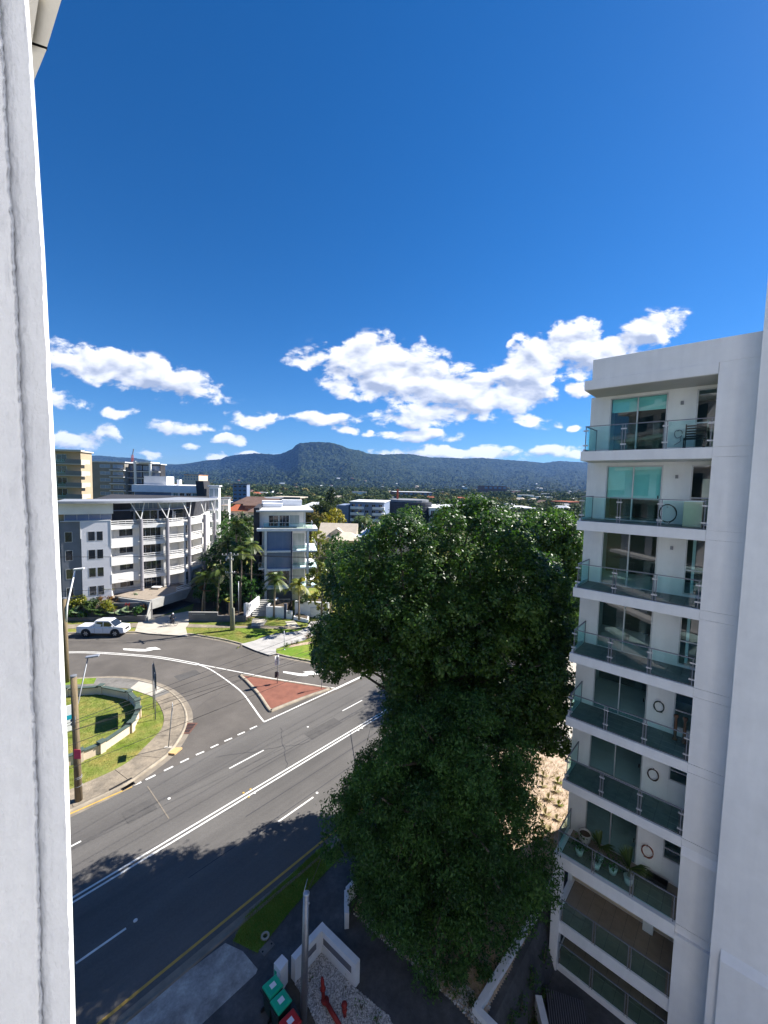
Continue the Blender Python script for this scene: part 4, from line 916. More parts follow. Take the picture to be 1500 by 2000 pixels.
def box_thing(name, label, cat, part, i, u0, u1, w0, w1, z0, z1, m, extra=None):
    root = thing(name, label, cat, R.P((u0 + u1) / 2, (w0 + w1) / 2, ZF[i] + z0)); mb = MB(); mb.fb(R, u0, u1, w0, w1, ZF[i] + z0, ZF[i] + z1); mb.build(part, M[m], root, bevel=.01); return root
ac = box_thing('storage_cabinet', 'cream storage cabinet at the right end of the second highest balcony', 'cabinet', 'carcass', 7, 3.62, 4.2, .55, 1.1, .03, .98, 'cream')
mb = MB(); mb.fb(R, 3.60, 4.22, .53, 1.12, ZF[7] + .98, ZF[7] + 1.02); mb.build('lid', M['r_white'], ac)
for k, (lab, u) in enumerate([('folding chair stacked at the right end of the top balcony', 3.75)]):
    ch = thing('folding_chair', lab, 'chair', R.P(u, .9, ZF[8])); z = ZF[8]
    mb = MB(); mb.fb(R, u - .3, u + .35, .6, 1.1, z + .4, z + .43); mb.build('seat', M['plastic'], ch)
    mb = MB()
    for q in range(5): mb.fb(R, u - .3 + q * .01, u + .35, 1.12, 1.15, z + .5 + q * .1, z + .56 + q * .1)
    mb.build('backrest', M['plastic'], ch)
    for du_, dw_ in ((-.28, .62), (.32, .62), (-.28, 1.12), (.32, 1.12)): mb = MB(); mb.fb(R, u + du_ - .02, u + du_ + .02, dw_ - .02, dw_ + .02, z + .02, z + (.4 if dw_ < 1 else 1.0)); mb.build('leg', M['plastic'], ch)
for lab, u in (('left one of two brown turned timber props on a balcony', 3.82), ('right one of two brown turned timber props on a balcony', 4.12)):
    pr = thing('timber_prop', lab, 'post', R.P(u, 1.35, ZF[4]))
    MB().lathe([(.09, .02), (.09, .08), (.05, .12), (.06, .5), (.045, .9), (.085, 1.0), (.085, 1.06)], R.P(u, 1.35, ZF[4]), 10).build('shaft', M['terracotta'], pr, True)
# planted balcony
pp = thing('white_planter', 'round white planter of bare soil by the sliding door', 'planter', R.P(.75, 1.3, ZF[2]))
MB().lathe([(.16, .03), (.24, .2), (.29, .5), (.29, .55), (.25, .55), (.24, .45)], R.P(.75, 1.3, ZF[2]), 16).build('bowl', M['pot'], pp, True)
MB().lathe([(.235, .44), (.235, .47)], R.P(.75, 1.3, ZF[2]), 14).build('soil', M['soil'], pp)
for lab, u, w, hh, n in (('spiky yucca in the middle of the planted balcony', 1.5, .75, .75, 46), ('largest spiky yucca leaning over the balcony rail', 2.7, .5, .95, 60)):
    y = spiky('potted_yucca', lab, 'plant', R.P(u, w, ZF[2] + .35), hh, n, M['lf_mid'], stem=.35, w=.03, tb=.6)
    MB().lathe([(.14, -.33), (.2, 0), (.17, 0)], R.P(u, w, ZF[2] + .35), 12).build('pot', M['pot'], y, True)
for lab, u, w, r in (('dark bushy shrub in a pot at the left corner of the planted balcony', .75, .5, .42), ('low leafy shrub between the yuccas', 2.1, .55, .4), ('trailing green shrub behind the glass of the planted balcony', 1.5, .32, .35)):
    b_ = bush('potted_shrub', lab, R.P(u, w, ZF[2] + .32), r, M['lf_low'], 5, .12, 40)
    MB().lathe([(.13, -.3), (.19, .02), (.16, .02)], R.P(u, w, ZF[2] + .32), 12).build('pot', M['pot'], b_, True)
tb_ = thing('black_tub', 'open black plastic tub under the red brown hose', 'tub', R.P(3.55, 1.4, ZF[2]))
mb = MB(); u0, u1, w0, w1, z = 3.2, 3.95, 1.2, 1.55, ZF[2] + .03
for a, b, c, d in ((u0, u1, w0, w0 + .03), (u0, u1, w1 - .03, w1), (u0, u0 + .03, w0 + .03, w1 - .03), (u1 - .03, u1, w0 + .03, w1 - .03)): mb.fb(R, a, b, c, d, z, z + .2)
mb.build('rim', M['plastic'], tb_); mb = MB(); mb.fb(R, u0 + .03, u1 - .03, w0 + .03, w1 - .03, z, z + .03); mb.build('base', M['plastic'], tb_)
# ================================================================== buildings across the side street
def PU(fr, px, py, w=0.0):
    d = ray(px, py); o = fr.o + fr.dn * w; n = fr.dn; t = o.dot(n) / (d.x * n.x + d.y * n.y)
    return (Vector((d.x * t, d.y * t)) - o).dot(fr.du), EYE + d.z * t
def window(fr, root, u0, u1, w, z0, z1, nm=1, pane='dglass', fm='frame', t=.05, name='window'):
    """a framed window standing 25 mm proud of plane w, nm panes"""
    f = MB(); f.fb(fr, u0, u1, w - .025, w - .003, z0, z0 + t); f.fb(fr, u0, u1, w - .025, w - .003, z1 - t, z1)
    for k in range(nm + 1):
        c = u0 + (u1 - u0 - t) * k / nm; f.fb(fr, c, c + t, w - .025, w - .003, z0 + t, z1 - t)
    o = f.build(name, M[fm], root)
    for k in range(nm):
        a = u0 + t + (u1 - u0 - t) * k / nm; b = u0 + (u1 - u0 - t) * (k + 1) / nm
        MB().fb(fr, a, b, w - .012, w - .004, z0 + t, z1 - t).build('pane', M[pane], o)
    return o
# ---- curved apartment block on the left
K1 = .946
def Lp(x, y): return Vector((x * K1, y * K1))
def Lz(z): return EYE - (EYE - z) * K1
PL = [Lp(-56.6, 55.4), Lp(-48.5, 60.3), Lp(-46.4, 61.6), Lp(-43.3, 63.7), Lp(-40.5, 67), Lp(-37.6, 69.7), Lp(-35.6, 73.2), Lp(-35.1, 78.3), Lp(-35.1, 82.8)]
FZ = [Lz(z) for z in (1.3, 4.2, 7.05, 9.9, 12.75)]; ZT = Lz(13.7); ZR = Lz(16.45)
lb = thing('curved_apartment_block', 'curved pale apartment block with mauve columns and a flat roof on white struts', 'apartment building', (PL[4].x, PL[4].y, 1))
def inset(d, pts): return [Vector(p) for p in offs([(p.x, p.y) for p in pts], -d)]
bi = inset(2.0, PL[3:]); backp = [Vector((-41.5, 95)), Vector((-64, 95)), Vector((-66, 60))]
body = [PL[0] + Vector((0, .3)), PL[1], PL[2], PL[3]] + bi[0:] + backp
MB().prism([PL[3] + (PL[2] - PL[3]) * .02] + bi + backp[:2] + [PL[3] + Vector((-6, 16))], .5, FZ[4] - .01, bottom=False).build('wall', M['l1_white'], lb)
f12 = Fr(PL[1], PL[2] - PL[1]); L12 = (PL[2] - PL[1]).length
f01 = Fr(PL[0], PL[1] - PL[0]); L01 = (PL[1] - PL[0]).length
f23 = Fr(PL[2], PL[3] - PL[2]); L23 = (PL[3] - PL[2]).length
MB().fb(f01, -4, L01, .25, 14, .5, ZT).build('slate_wall', M['l1_dark'], lb)
MB().fb(f12, .01, L12 + .3, .2, 14, .5, ZT + .003).build('slate_wall', M['l1_dark'], lb)
MB().fb(f23, 0, L23, 0, 14, .4, ZT + .006).build('lilac_wall', M['l1_mid'], lb)
MB().fb(f23, -.10, -.002, -.06, .5, Lz(11), ZT + .03).build('fin_wall', M['l1_white'], lb)
MB().fb(f23, L23 + .002, L23 + .12, -.06, .5, Lz(9.8), ZT + .03).build('fin_wall', M['l1_white'], lb)
for f_, L_, m in ((f12, L12, 'white'), (f23, L23, 'white')):
    MB().fb(f_, 0, L_ - .01, -.05, .25, ZT + .008, ZT + .07).build('coping', M[m], lb)
for z in FZ[:4]:
    zc = z + 1.15
    window(f12, lb, L12 * .18, L12 * .56, .2, zc - .55, zc + .95)
    window(f23, lb, L23 * .22, L23 * .47, 0, zc - .5, zc + .92); window(f23, lb, L23 * .51, L23 * .74, 0, zc - .5, zc + .92)
segs = [(3, 4), (4, 5), (5, 6), (6, 7), (7, 8)]
for si, (a, b) in enumerate(segs):
    fr = Fr(PL[a], PL[b] - PL[a]); L = (PL[b] - PL[a]).length
    frb = Fr(bi[a - 3], bi[b - 3] - bi[a - 3]); Lb = (bi[b - 3] - bi[a - 3]).length
    for li, z in enumerate(FZ):
        if li == 0: MB().fb(fr, 0, L, -.5, 2.5, z - .3, z).build('terrace_slab', M['tile_b'], lb)
        else:
            MB().fb(fr, .005, L - .005, 0, 2.1, z - .52, z).build('balcony_slab', M['l1_white'], lb)
        if li == 0: pass
        elif si == 0 and li < 4:
            MB().fb(fr, 0.01, L - .35, -.04, .12, z - .6, z + .8).build('parapet', M['l1_white'], lb)
        else:
            h0 = z + .12
            for k in range(3): MB().fb(fr, .02, L - .02, .02, .08, h0 + k * .30, h0 + k * .30 + .11).build('rail_bar', M['l1_white'], lb)
            for k in (.25, .5, .75): MB().fb(fr, L * k, L * k + .05, .09, .13, z, h0 + .7).build('rail_post', M['l1_white'], lb)
        # rear wall openings
        if li < 4:
            if si == 0: window(frb, lb, Lb * .40, Lb * .86, 0, z + .85, z + 2.25, 2)
            elif si == 1: window(frb, lb, Lb * .12, Lb * .97, 0, z + .05, z + 2.35, 4, name='balcony_door')
            elif si == 2: window(frb, lb, Lb * .05, Lb * .33, 0, z + .05, z + 2.35, 1, name='balcony_door')
            elif si == 3: window(frb, lb, Lb * .30, Lb * .6, 0, z + .05, z + 2.3, 2, name='balcony_door')
            else: window(frb, lb, Lb * .2, Lb * .7, 0, z + .3, z + 2.2, 2)
    if si in (1, 2, 3):   # party walls between balconies
        for li in range(4): MB().fb(frb, Lb - .15, Lb + .15, -1.75, -.03, FZ[li] + .002, FZ[li + 1] - .525).build('blade_wall', M['l1_white'], lb)
# columns and struts
for i in range(4, 9):
    c = PL[i]; d = (PL[min(i + 1, 8)] - PL[i - 1]).normalized(); n = Vector((d.y, -d.x)); p = c + n * .28
    MB().tube([(p.x, p.y, FZ[0]), (p.x, p.y, ZT + .05)], .27, 12).build('column', M['l1_col'], lb)
    for s_ in (-1.35, .55):
        e = p + d * s_ - n * .1; MB().beam((p.x, p.y, ZT), (e.x, e.y, ZR - .02), .10, .12).build('roof_strut', M['l1_white'], lb)
# penthouse and roof
pin = inset(3.2, PL[3:]); 
MB().prism([PL[3] + (pin[0] - PL[3]) * .9] + pin[1:] + backp[:2] + [PL[2] + Vector((-8, 14))], FZ[4] - .005, ZR - .05, bottom=False).build('penthouse_wall', M['charcoal'], lb)
MB().fb(f23, -4.6, L23 - .3, 1.2, 10, FZ[4], ZR - .06).build('penthouse_wall', M['l1_mid'], lb)
MB().fb(f23, -4.9, L23 + .4, .55, 1.19, Lz(14.75), ZR - .02).build('fascia_panel', M['l1_white'], lb)
MB().fb(f23, -4.3, -3.3, 1.1, 1.19, ZT, Lz(14.73)).build('timber_panel', M['timber'], lb); MB().fb(f23, -3.25, -2.0, 1.1, 1.19, ZT, Lz(14.73)).build('timber_panel', M['timber'], lb)
window(f23, lb, -1.9, L23 + .2, 1.15, ZT + .05, Lz(14.73), 4, 'bglass')
for i in range(4, 8):
    a, b = pin[i - 4 + 0], pin[i - 3]; fr = Fr(a, b - a); L = (b - a).length
    if i == 4: pass
    nmu = 5 if i < 6 else 3
    window(fr, lb, .05, L - .05, -.02, FZ[4] + .05, FZ[4] + 2.05, nmu - 2, 'dglass', 'l1_mid'); 
    window(fr, lb, .05, L - .05, -.02, FZ[4] + 2.3, ZR - .1, nmu, 'bglass' if i < 6 else 'pglass', 'l1_mid')
    MB().fb(fr, 0, L, -.5, -.03, FZ[4] + 2.1, FZ[4] + 2.25).build('sun_shelf', M['bluegrey'], lb)
ro = offs([(p.x, p.y) for p in [PL[1] + Vector((-.5, -.2))] + PL[2:]], .75); ro = [Vector(p) for p in ro]
rc = catmull([(p.x, p.y, 0) for p in ro], 5); ri = [Vector((p.x, p.y)) for p in rc]
MB().prism([(p.x, p.y) for p in ri] + [tuple(p) for p in offs([(p.x, p.y) for p in ri], -7.5)][::-1], ZR, ZR + .34).build('curved_roof', M['l1_roof'], lb)
ld = thing('step_ladder', 'white step ladder standing inside the top floor balcony', 'ladder', (PL[5].x + .3, PL[5].y + 1.6, FZ[4]))
q = Vector((PL[5].x + .35, PL[5].y + 1.5, FZ[4]))
for s_ in (-.32, .32): MB().beam(q + Vector((s_, 0, 0)), q + Vector((s_ * .35, .3, 1.9)), .06, .06).build('rail', M['white'], ld)
for k in range(6): MB().beam(q + Vector((-.3 + k * .03, .04 + k * .05, .25 + k * .28)), q + Vector((.3 - k * .03, .04 + k * .05, .25 + k * .28)), .08, .04).build('step', M['white'], ld)
# garden furniture on the ground terrace
tt = thing('terrace_table', 'white outdoor table and frame chairs on the ground terrace', 'table', (PL[4].x + 1.6, PL[4].y + 1.2, FZ[0]))
q = Vector((PL[4].x + 1.9, PL[4].y + .9, FZ[0]))
MB().box(q.x - .7, q.x + .7, q.y - .4, q.y + .4, q.z + .7, q.z + .75).build('table_top', M['white'], tt)
for s_ in (-.5, .5): MB().beam(q + Vector((s_, -.3, 0)), q + Vector((-s_ * .6, .3, .7)), .05, .05).build('leg', M['white'], tt)
# ---- garage canopy and forecourt walls of the curved block
gp = thing('garage_portal', 'pale concrete canopy over a sunken garage door at the driveway', 'garage', G(*z7a(55, 965)))
A = G(*z7a(52, 968)); B_ = AY(*z7a(640, 530), 65.5); B_.z = 2.55
ga, gb = Vector((A.x, A.y)), Vector((B_.x, B_.y)); gf = Fr(ga, gb - ga); GL = (gb - ga).length
mb = MB(); zt = 2.75
mb.hexa([gf.P(0, 0, 1.45), gf.P(GL * .83, 0, 1.30), gf.P(GL * .83, .5, 1.30), gf.P(0, .5, 1.45), gf.P(0, 0, zt), gf.P(GL, 0, zt), gf.P(GL, .5, zt), gf.P(0, .5, zt)]); mb.build('canopy_beam', M['wallpale'], gp)
MB().fb(gf, 0, GL - .1, .52, 7, zt - .32, zt - .02).build('canopy_deck', M['tile_b'], gp)
MB().fb(gf, -.32, .0, -.02, 6, -.1, zt - .1).build('side_wall', M['wallpale'], gp)
MB().fb(gf, .01, GL + 1, 5.5, 5.7, -.1, 2.4).build('garage_wall', M['l1_dark'], gp)
gd = MB().fb(gf, .5, GL - .6, 5.3, 5.45, .0, 2.2).build('garage_door', M['bluegrey'], gp)
for k in range(6): MB().fb(gf, .55, GL - .65, 5.26, 5.295, .06 + k * .36, .38 + k * .36).build('door_panel', M['bluegrey'], gd)
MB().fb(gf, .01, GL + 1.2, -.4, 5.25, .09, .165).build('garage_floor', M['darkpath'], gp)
MB().fb(gf, GL + .3, GL + .6, -1.2, 6, 0, 2.3).build('side_wall', M['wallgrey'], gp)
for k in range(3): MB().fb(gf, GL * .6, GL * .98, .1, .16, zt + .15 + k * .28, zt + .25 + k * .28).build('rail_bar', M['l1_white'], gp)
gw = thing('garden_wall', 'low dark grey garden wall with a sloping top behind the pickup', 'wall', G(*z7a(-250, 1015)))
a, b = Vector(g2(120, 1214)), Vector(g2(283.3, 1216)); wf_ = Fr(a, b - a); WL = (b - a).length
mb = MB(); mb.hexa([wf_.P(0, 0, 0), wf_.P(WL, 0, 0), wf_.P(WL, .25, 0), wf_.P(0, .25, 0), wf_.P(0, 0, .55), wf_.P(WL, 0, 1.0), wf_.P(WL, .25, 1.0), wf_.P(0, .25, .55)]); mb.build('wall_face', M['wallgrey'], gw)
mb = MB(); mb.fb(wf_, WL + .002, WL + .22, -.05, .3, -.05, 1.06); mb.build('end_pier', M['wallpale'], gw)
tw = thing('terrace_wall', 'upper dark grey terrace wall between the planting beds', 'wall', wf_.P(WL * .7, 4.2, 1))
mb = MB(); mb.hexa([wf_.P(WL * .42, 1.7, 0), wf_.P(WL + .2, 1.4, 0), wf_.P(WL + .2, 1.6, 0), wf_.P(WL * .42, 1.9, 0), wf_.P(WL * .42, 1.7, 2.15), wf_.P(WL + .2, 1.4, 2.5), wf_.P(WL + .2, 1.6, 2.5), wf_.P(WL * .42, 1.9, 2.15)]); mb.build('wall_face', M['wallgrey'], tw)
sw = thing('wedge_wall', 'pale sloping concrete wall at the left of the garage driveway', 'wall', gf.P(-.6, 0, 0))
mb = MB(); mb.hexa([wf_.P(WL + .25, -.02, 0), gf.P(-.34, -.05, 0), gf.P(-.34, .25, 0), wf_.P(WL + .25, .3, 0), wf_.P(WL + .25, -.02, 1.02), gf.P(-.34, -.05, 2.6), gf.P(-.34, .25, 2.6), wf_.P(WL + .25, .3, 1.02)]); mb.build('wall_face', M['wallpale'], sw)
def bank_z(p):
    v = Vector((p[0], p[1])) - wf_.o; w = v.dot(wf_.dn); return float(np.interp(w, [.26, 1.9, 4.0, 9.0], [.72, 2.0, 2.2, 2.3]))
bm_ = MB(); us = np.linspace(-10, WL + .2, 12); wsx = [.26, 1.0, 1.9, 3.0, 5.0, 8.0]
for ua, ub in zip(us, us[1:]):
    for wa, wb2 in zip(wsx, wsx[1:]):
        P4 = [wf_.P(ua, wa, 0), wf_.P(ub, wa, 0), wf_.P(ub, wb2, 0), wf_.P(ua, wb2, 0)]; bm_.add([(q[0], q[1], bank_z(q)) for q in P4], [(0, 1, 2, 3)])
struct('garden_bank', bm_, M['soil'])
nw = thing('name_wall', 'stepped dark grey wall with faint lettering right of the garage driveway', 'wall', G(*z7a(800, 1018)))
a, b = Vector(g2(*z7a(588, 1016))), Vector(g2(*z7a(1425, 1022))); nf = Fr(a, b - a); NL = (b - a).length
MB().fb(nf, 0, NL * .505, 0, .25, 0, 1.45).build('wall_face', M['wallgrey'], nw); MB().fb(nf, NL * .505 + .003, NL, .02, .24, 0, 1.0).build('wall_face', M['wallgrey'], nw)
MB().fb(nf, -.03, NL * .505, -.03, .28, 1.452, 1.5).build('coping', M['wallpale'], nw)
for k in range(9): MB().fb(nf, .55 + k * .2, .68 + k * .2, -.012, -.002, 1.12, 1.25).build('letter', M['wallpale'], nw)

struct('garden_shade_sheet', MB().sheet([g2(*q, .16) for q in [(372, 1202), (450, 1209), (482, 1212), (492, 1205), (500, 1185), (505, 1120), (410, 1110), (385, 1160)]], .16), M['soil'])  # dark sheet over the verge, its colour standing in for deep tree shade
# ---- white terraced block in the middle
WF = Fr((-20.3, 64.5), (.972, .233)); 
wb = thing('white_terraced_block', 'narrow white block of flats with blue glazing and wide decks', 'apartment building', WF.P(4, 3, 1))
X5 = lambda X, Y: (470 + X / 7.5, 960 + Y / 7.5)
def U(X, Y=600, w=0): return PU(WF, *X5(X, Y), w)[0]
def Z(Y, X=560, w=0): return PU(WF, *X5(X, Y), w)[1]
z1, z2, z3, z4 = Z(545), Z(872), Z(1125), Z(1408)      # deck tops
zb = .2
MB().fb(WF, U(300), U(960), 2.4, 17, zb, z1 - .3).build('wall', M['white'], wb)
MB().fb(WF, U(235, 560), U(1128, 580), -.05, 6, z1 - .42, z1).build('roof_deck', M['white'], wb)
MB().fb(WF, U(300, 560), U(1060, 580), .25, 5.2, z1 + .002, z1 + .02).build('deck_paving', M['path_new'], wb)
pw = 2.6
up = lambda X: PU(WF, *X5(X, 420), pw)[0]; zp = lambda Y: PU(WF, *X5(600, Y), pw)[1]
zr = zp(296)
MB().fb(WF, up(262), up(925), pw, 15, z1 + .004, zr).build('penthouse_wall', M['white'], wb)
window(WF, wb, up(412), up(558), pw, z1 + .1, zp(350), 2); window(WF, wb, up(565), up(712), pw, z1 + .05, zp(348), 3); window(WF, wb, up(718), up(860), pw, z1 + .5, zp(345), 2, 'pglass')
MB().hexa([WF.P(up(235), 1.2, zr + .02), WF.P(up(1060), 1.2, zr + .05), WF.P(up(1060) - .3, 15.5, zr + .05), WF.P(up(235), 15.5, zr + .02), WF.P(up(235), 1.2, zr + .28), WF.P(up(1060), 1.2, zr + .4), WF.P(up(1060) - .3, 15.5, zr + .4), WF.P(up(235), 15.5, zr + .28)]).build('roof', M['roof_white'], wb)
MB().fb(WF, up(290), up(600), 9, 12, zr + .42, zr + 1.0).build('roof_parapet', M['white'], wb); MB().fb(WF, up(590), up(930), 14, 16, zr + .42, zr + 1.5).build('roof_parapet', M['white'], wb); MB().fb(WF, up(240), up(600), 15.6, 18, zr + .1, zr + 1.2).build('roof_parapet', M['white'], wb)
MB().fb(WF, up(928), up(945), 1.6, 1.8, z1, zr).build('post', M['white'], wb)
def railing(u0, u1, w0, z, h=.95, n=6, glass=True, side=None):
    r = MB().fb(WF, u0, u1, w0, w0 + .05, z + h - .05, z + h).build('railing', M['galv'], wb)
    for k in range(n + 1): u = u0 + (u1 - u0 - .04) * k / n; MB().fb(WF, u, u + .04, w0, w0 + .04, z, z + h - .05).build('post', M['galv'], r)
    for k in range(n):
        a = u0 + (u1 - u0 - .04) * k / n + .05; b = u0 + (u1 - u0 - .04) * (k + 1) / n - .01
        MB().fb(WF, a, b, w0 + .015, w0 + .027, z + .05, z + h - .06).build('glass_pane', M['glass'], r)
    if side:
        MB().fb(WF, u1 - .05, u1, w0 + .05, side, z + h - .05, z + h).build('return_rail', M['galv'], r)
        for k in (.33, .66, .99): w = w0 + (side - w0) * k; MB().fb(WF, u1 - .045, u1 - .005, w - .05, w, z, z + h - .05).build('post', M['galv'], r)
railing(U(330, 560), U(1060, 570), .25, z1, 1.0, 7, side=4.5)
uc0, uc1, ug0, ug1, un1 = U(350), U(380), U(385), U(735), U(758)
MB().fb(WF, uc0, uc1, .02, .5, zb, z1 - .43).build('column', M['white'], wb)
MB().fb(WF, ug1 + .01, un1, .0, .6, zb, z1 - .43).build('navy_column', M['navy'], wb)
MB().fb(WF, uc1 + .005, ug1, .5, 2.39, zb, z1 - .43).build('bay_wall', M['white'], wb)
window(WF, wb, ug0, ug1, .45, z2 + .05, z1 - .45, 3, 'bglass', 'bluegrey', .04); MB().fb(WF, uc1 + .01, ug1, -.05, .49, z2 - .25, z2 + .05).build('spandrel', M['white'], wb)
window(WF, wb, ug0, ug1, .45, z3 - .1, z2 - .27, 3, 'bglass', 'bluegrey', .04); MB().fb(WF, uc1 + .01, ug1, -.05, .49, z3 - .45, z3 - .12).build('spandrel', M['white'], wb)
window(WF, wb, ug0 + .2, ug1 - .2, .45, z4 + .3, z3 - .5, 3, 'dglass'); MB().fb(WF, uc1 + .01, ug1, -.05, .49, z4 - .25, z4 + .05).build('spandrel', M['white'], wb)
lat = MB().fb(WF, ug0, ug1, .40, .48, zb + .9, z4 - .28).build('lattice_backing', M['wallgrey'], wb)
nl = 16
for k in range(nl): u = ug0 + (ug1 - ug0) * (k + .5) / nl; MB().fb(WF, u - .035, u + .035, .33, .38, zb + .95, z4 - .3).build('lattice_slat', M['slatgrey'], lat)
for k in range(8): z = zb + 1.0 + (z4 - zb - 1.4) * (k + .5) / 8; MB().fb(WF, ug0, ug1, .28, .325, z - .035, z + .035).build('lattice_slat', M['slatgrey'], lat)
ub0, ub1, uw0, uw1, ur1 = un1 + .01, U(965), U(968), U(1003), U(1122, 860)
for z, zt in ((z2, z1), (z3, z2), (z4, z3)):
    MB().fb(WF, ub0, ur1, .0, 2.38, z - .22, z).build('balcony_slab', M['white'], wb); MB().fb(WF, uw1 - .3, ur1, 2.385, 8, z - .22, z).build('side_balcony_slab', M['white'], wb)
    MB().fb(WF, U(258), uc0 - .01, .2, 2.38, z - .2, z).build('balcony_slab', M['white'], wb)
    railing(ub0 + .05, uw0 - .02, .1, z, .95, 3); railing(uw1 + .02, ur1 - .05, .15, z, .95, 3, side=7.5); railing(U(262), uc0 - .05, .3, z, .95, 2)
    window(WF, wb, ub0 + .1, ub1 - .05, 2.4, z + .05, min(z + 2.6, zt - .4), 3, 'pglass')
MB().fb(WF, uw0, uw1, .05, .5, zb, z1 - .43).build('column', M['white'], wb); MB().fb(WF, U(945), U(962), 2.1, 2.38, zb, z1 - .43).build('column', M['white'], wb)
MB().fb(WF, U(180), U(262), 1.6, 14, zb, Z(250)).build('neighbour_wall', M['charcoal'], wb)
# front fence, steps, planters of the white block
fw = thing('white_front_wall', 'white front wall with a letterbox panel before the white block', 'wall', G(*z7b(900, 690)))
a, b = Vector(g2(*z7b(372, 655))), Vector(g2(*z7b(1000, 690))); ff = Fr(a, b - a); FL = (b - a).length
uf = lambda X: PU(ff, *z7b(X, 650))[0]
MB().fb(ff, 0, uf(632), 0, .25, -.05, PU(ff, *z7b(500, 490))[1]).build('planter_face', M['white'], fw); MB().fb(ff, 0, .25, .26, 4.5, -.05, 1.9).build('side_wall', M['white'], fw)
MB().fb(ff, uf(670), uf(752), -.1, .3, -.05, PU(ff, *z7b(700, 550))[1]).build('letterbox_pillar', M['white'], fw)
for k in (0, 1): MB().fb(ff, uf(690), uf(720), -.12, -.101, 1.25 - k * .3, 1.38 - k * .3).build('letter_slot', M['plastic'], fw)
MB().fb(ff, uf(755), uf(1260), 1.2, 1.5, -.05, PU(ff, *z7b(800, 405), 1.2)[1]).build('tall_wall', M['white'], fw)
MB().fb(ff, uf(985), uf(1240), 1.1, 1.19, .15, PU(ff, *z7b(1080, 500), 1.1)[1]).build('garage_door', M['roof_white'], fw)
MB().fb(ff, uf(632), uf(668), .05, .3, -.05, 2.3).build('gate_post', M['navy'], fw)
struct('planter_bed', MB().prism([ff.P(.3, .27, 0)[:2], ff.P(uf(632), .27, 0)[:2], ff.P(uf(632), 4, 0)[:2], ff.P(.3, 4, 0)[:2]], .1, 1.75), M['soil'])
struct('planter_bed', MB().prism([ff.P(uf(755), 1.55, 0)[:2], ff.P(uf(1260), 1.55, 0)[:2], ff.P(uf(1260), 5, 0)[:2], ff.P(uf(755), 5, 0)[:2]], .1, 2.3), M['soil'])
tp = thing('tree_planter', 'small tapered white planter around the yellow palm', 'planter', G(*z7b(880, 700)))
q = [Vector(g2(*z7b(*p))) for p in [(775, 690), (990, 738), (1000, 690), (930, 655), (800, 640)]]
cq = sum(q, Vector((0, 0))) / 5
MB().prism(q, .1, .62, bottom=False).build('planter_body', M['white'], tp); MB().prism([p + (cq - p) * .16 for p in q], .5, .635, bottom=False).build('planter_soil', M['soil'], tp)
st = thing('entry_stair', 'shaded concrete entry steps beside the white block', 'stairs', G(*z7b(270, 655)))
sf_ = Fr(G(*z7b(155, 655)).xy, (WF.du.x, WF.du.y)); SW = 2.4
for k in range(9): MB().fb(sf_, .1, SW, .2 + k * .42, .2 + k * .42 + (9 - k) * .42, .12 + k * .17, .12 + (k + 1) * .17 - .003).build('step', M['wallpale'], st)
wp_ = thing('entry_wall', 'white sloping wall left of the entry steps', 'wall', G(*z7b(100, 640)))
a, b = Vector(g2(*z7b(100, 645))), Vector(g2(*z7b(240, 590))); ef = Fr(a, b - a)
MB().fb(ef, -.3, .25, 0, .45, -.05, PU(ef, *z7b(110, 435))[1]).build('pillar', M['white'], wp_)
mb = MB(); L = (b - a).length * 1.3; mb.hexa([ef.P(.26, .05, 0), ef.P(L, .05, 0), ef.P(L, .35, 0), ef.P(.26, .35, 0), ef.P(.26, .05, 1.8), ef.P(L, .05, 2.6), ef.P(L, .35, 2.6), ef.P(.26, .35, 1.8)]); mb.build('wall_face', M['white'], wp_)
for k in range(9): MB().fb(ef, -.2, .05, -.015, -.002, .5 + k * .13, .58 + k * .13).build('letter', M['wallpale'], wp_)

# ---- blocks further back
def block(name, label, x0, x1, yt, yb, Y, depth, wall, floors, cols, yaw=0, pane='dglass', roof='roof_white', bands=None, win=(.6, .55), parapet=.5, cat='apartment building', zbase=0, right=True, cols_r=0, group=None, blank=()):
    a = AY(x0, (yt + yb) / 2, Y); c = Vector((a.x, Y)); fr = Fr(c, (math.cos(yaw), math.sin(yaw)))
    u1, zt = PU(fr, x1, yt); zt = PU(fr, (x0 + x1) / 2, yt)[1]; root = thing(name, label, cat, fr.P(u1 / 2, depth / 2, zbase), group)
    MB().fb(fr, 0, u1, 0, depth, zbase - 1, zt - .3).build('wall', M[wall], root)
    MB().fb(fr, -.3, u1 + .3, -.3, depth + .3, zt - .297, zt).build('roof', M[roof], root)
    zlow = PU(fr, (x0 + x1) / 2, yb)[1]; fh = (zt - .4 - zlow) / floors
    for f in range(floors):
        z = zlow + f * fh
        if bands: MB().fb(fr, -.05, u1 + .05, -1.1, -.004, z - .18, z).build('balcony_slab', M[bands], root)
        for k in range(cols):
            if (f, k) in blank or k in blank: continue
            ua = u1 * (k + .5 - win[0] / 2) / cols; ub = u1 * (k + .5 + win[0] / 2) / cols
            window(fr, root, ua, ub, 0, z + fh * (.5 - win[1] / 2), z + fh * (.5 + win[1] / 2), 2 if win[0] > .5 else 1, pane)
    if cols_r:
        fs = Fr(fr.P(u1, 0, 0)[:2], fr.dn)
        for f in range(floors):
            for k in range(cols_r): window(fs, root, depth * (k + .25) / cols_r, depth * (k + .75) / cols_r, 0, zlow + f * fh + fh * .25, zlow + f * fh + fh * .75, 1, pane)
    return root, fr, u1, zt, fh, zlow
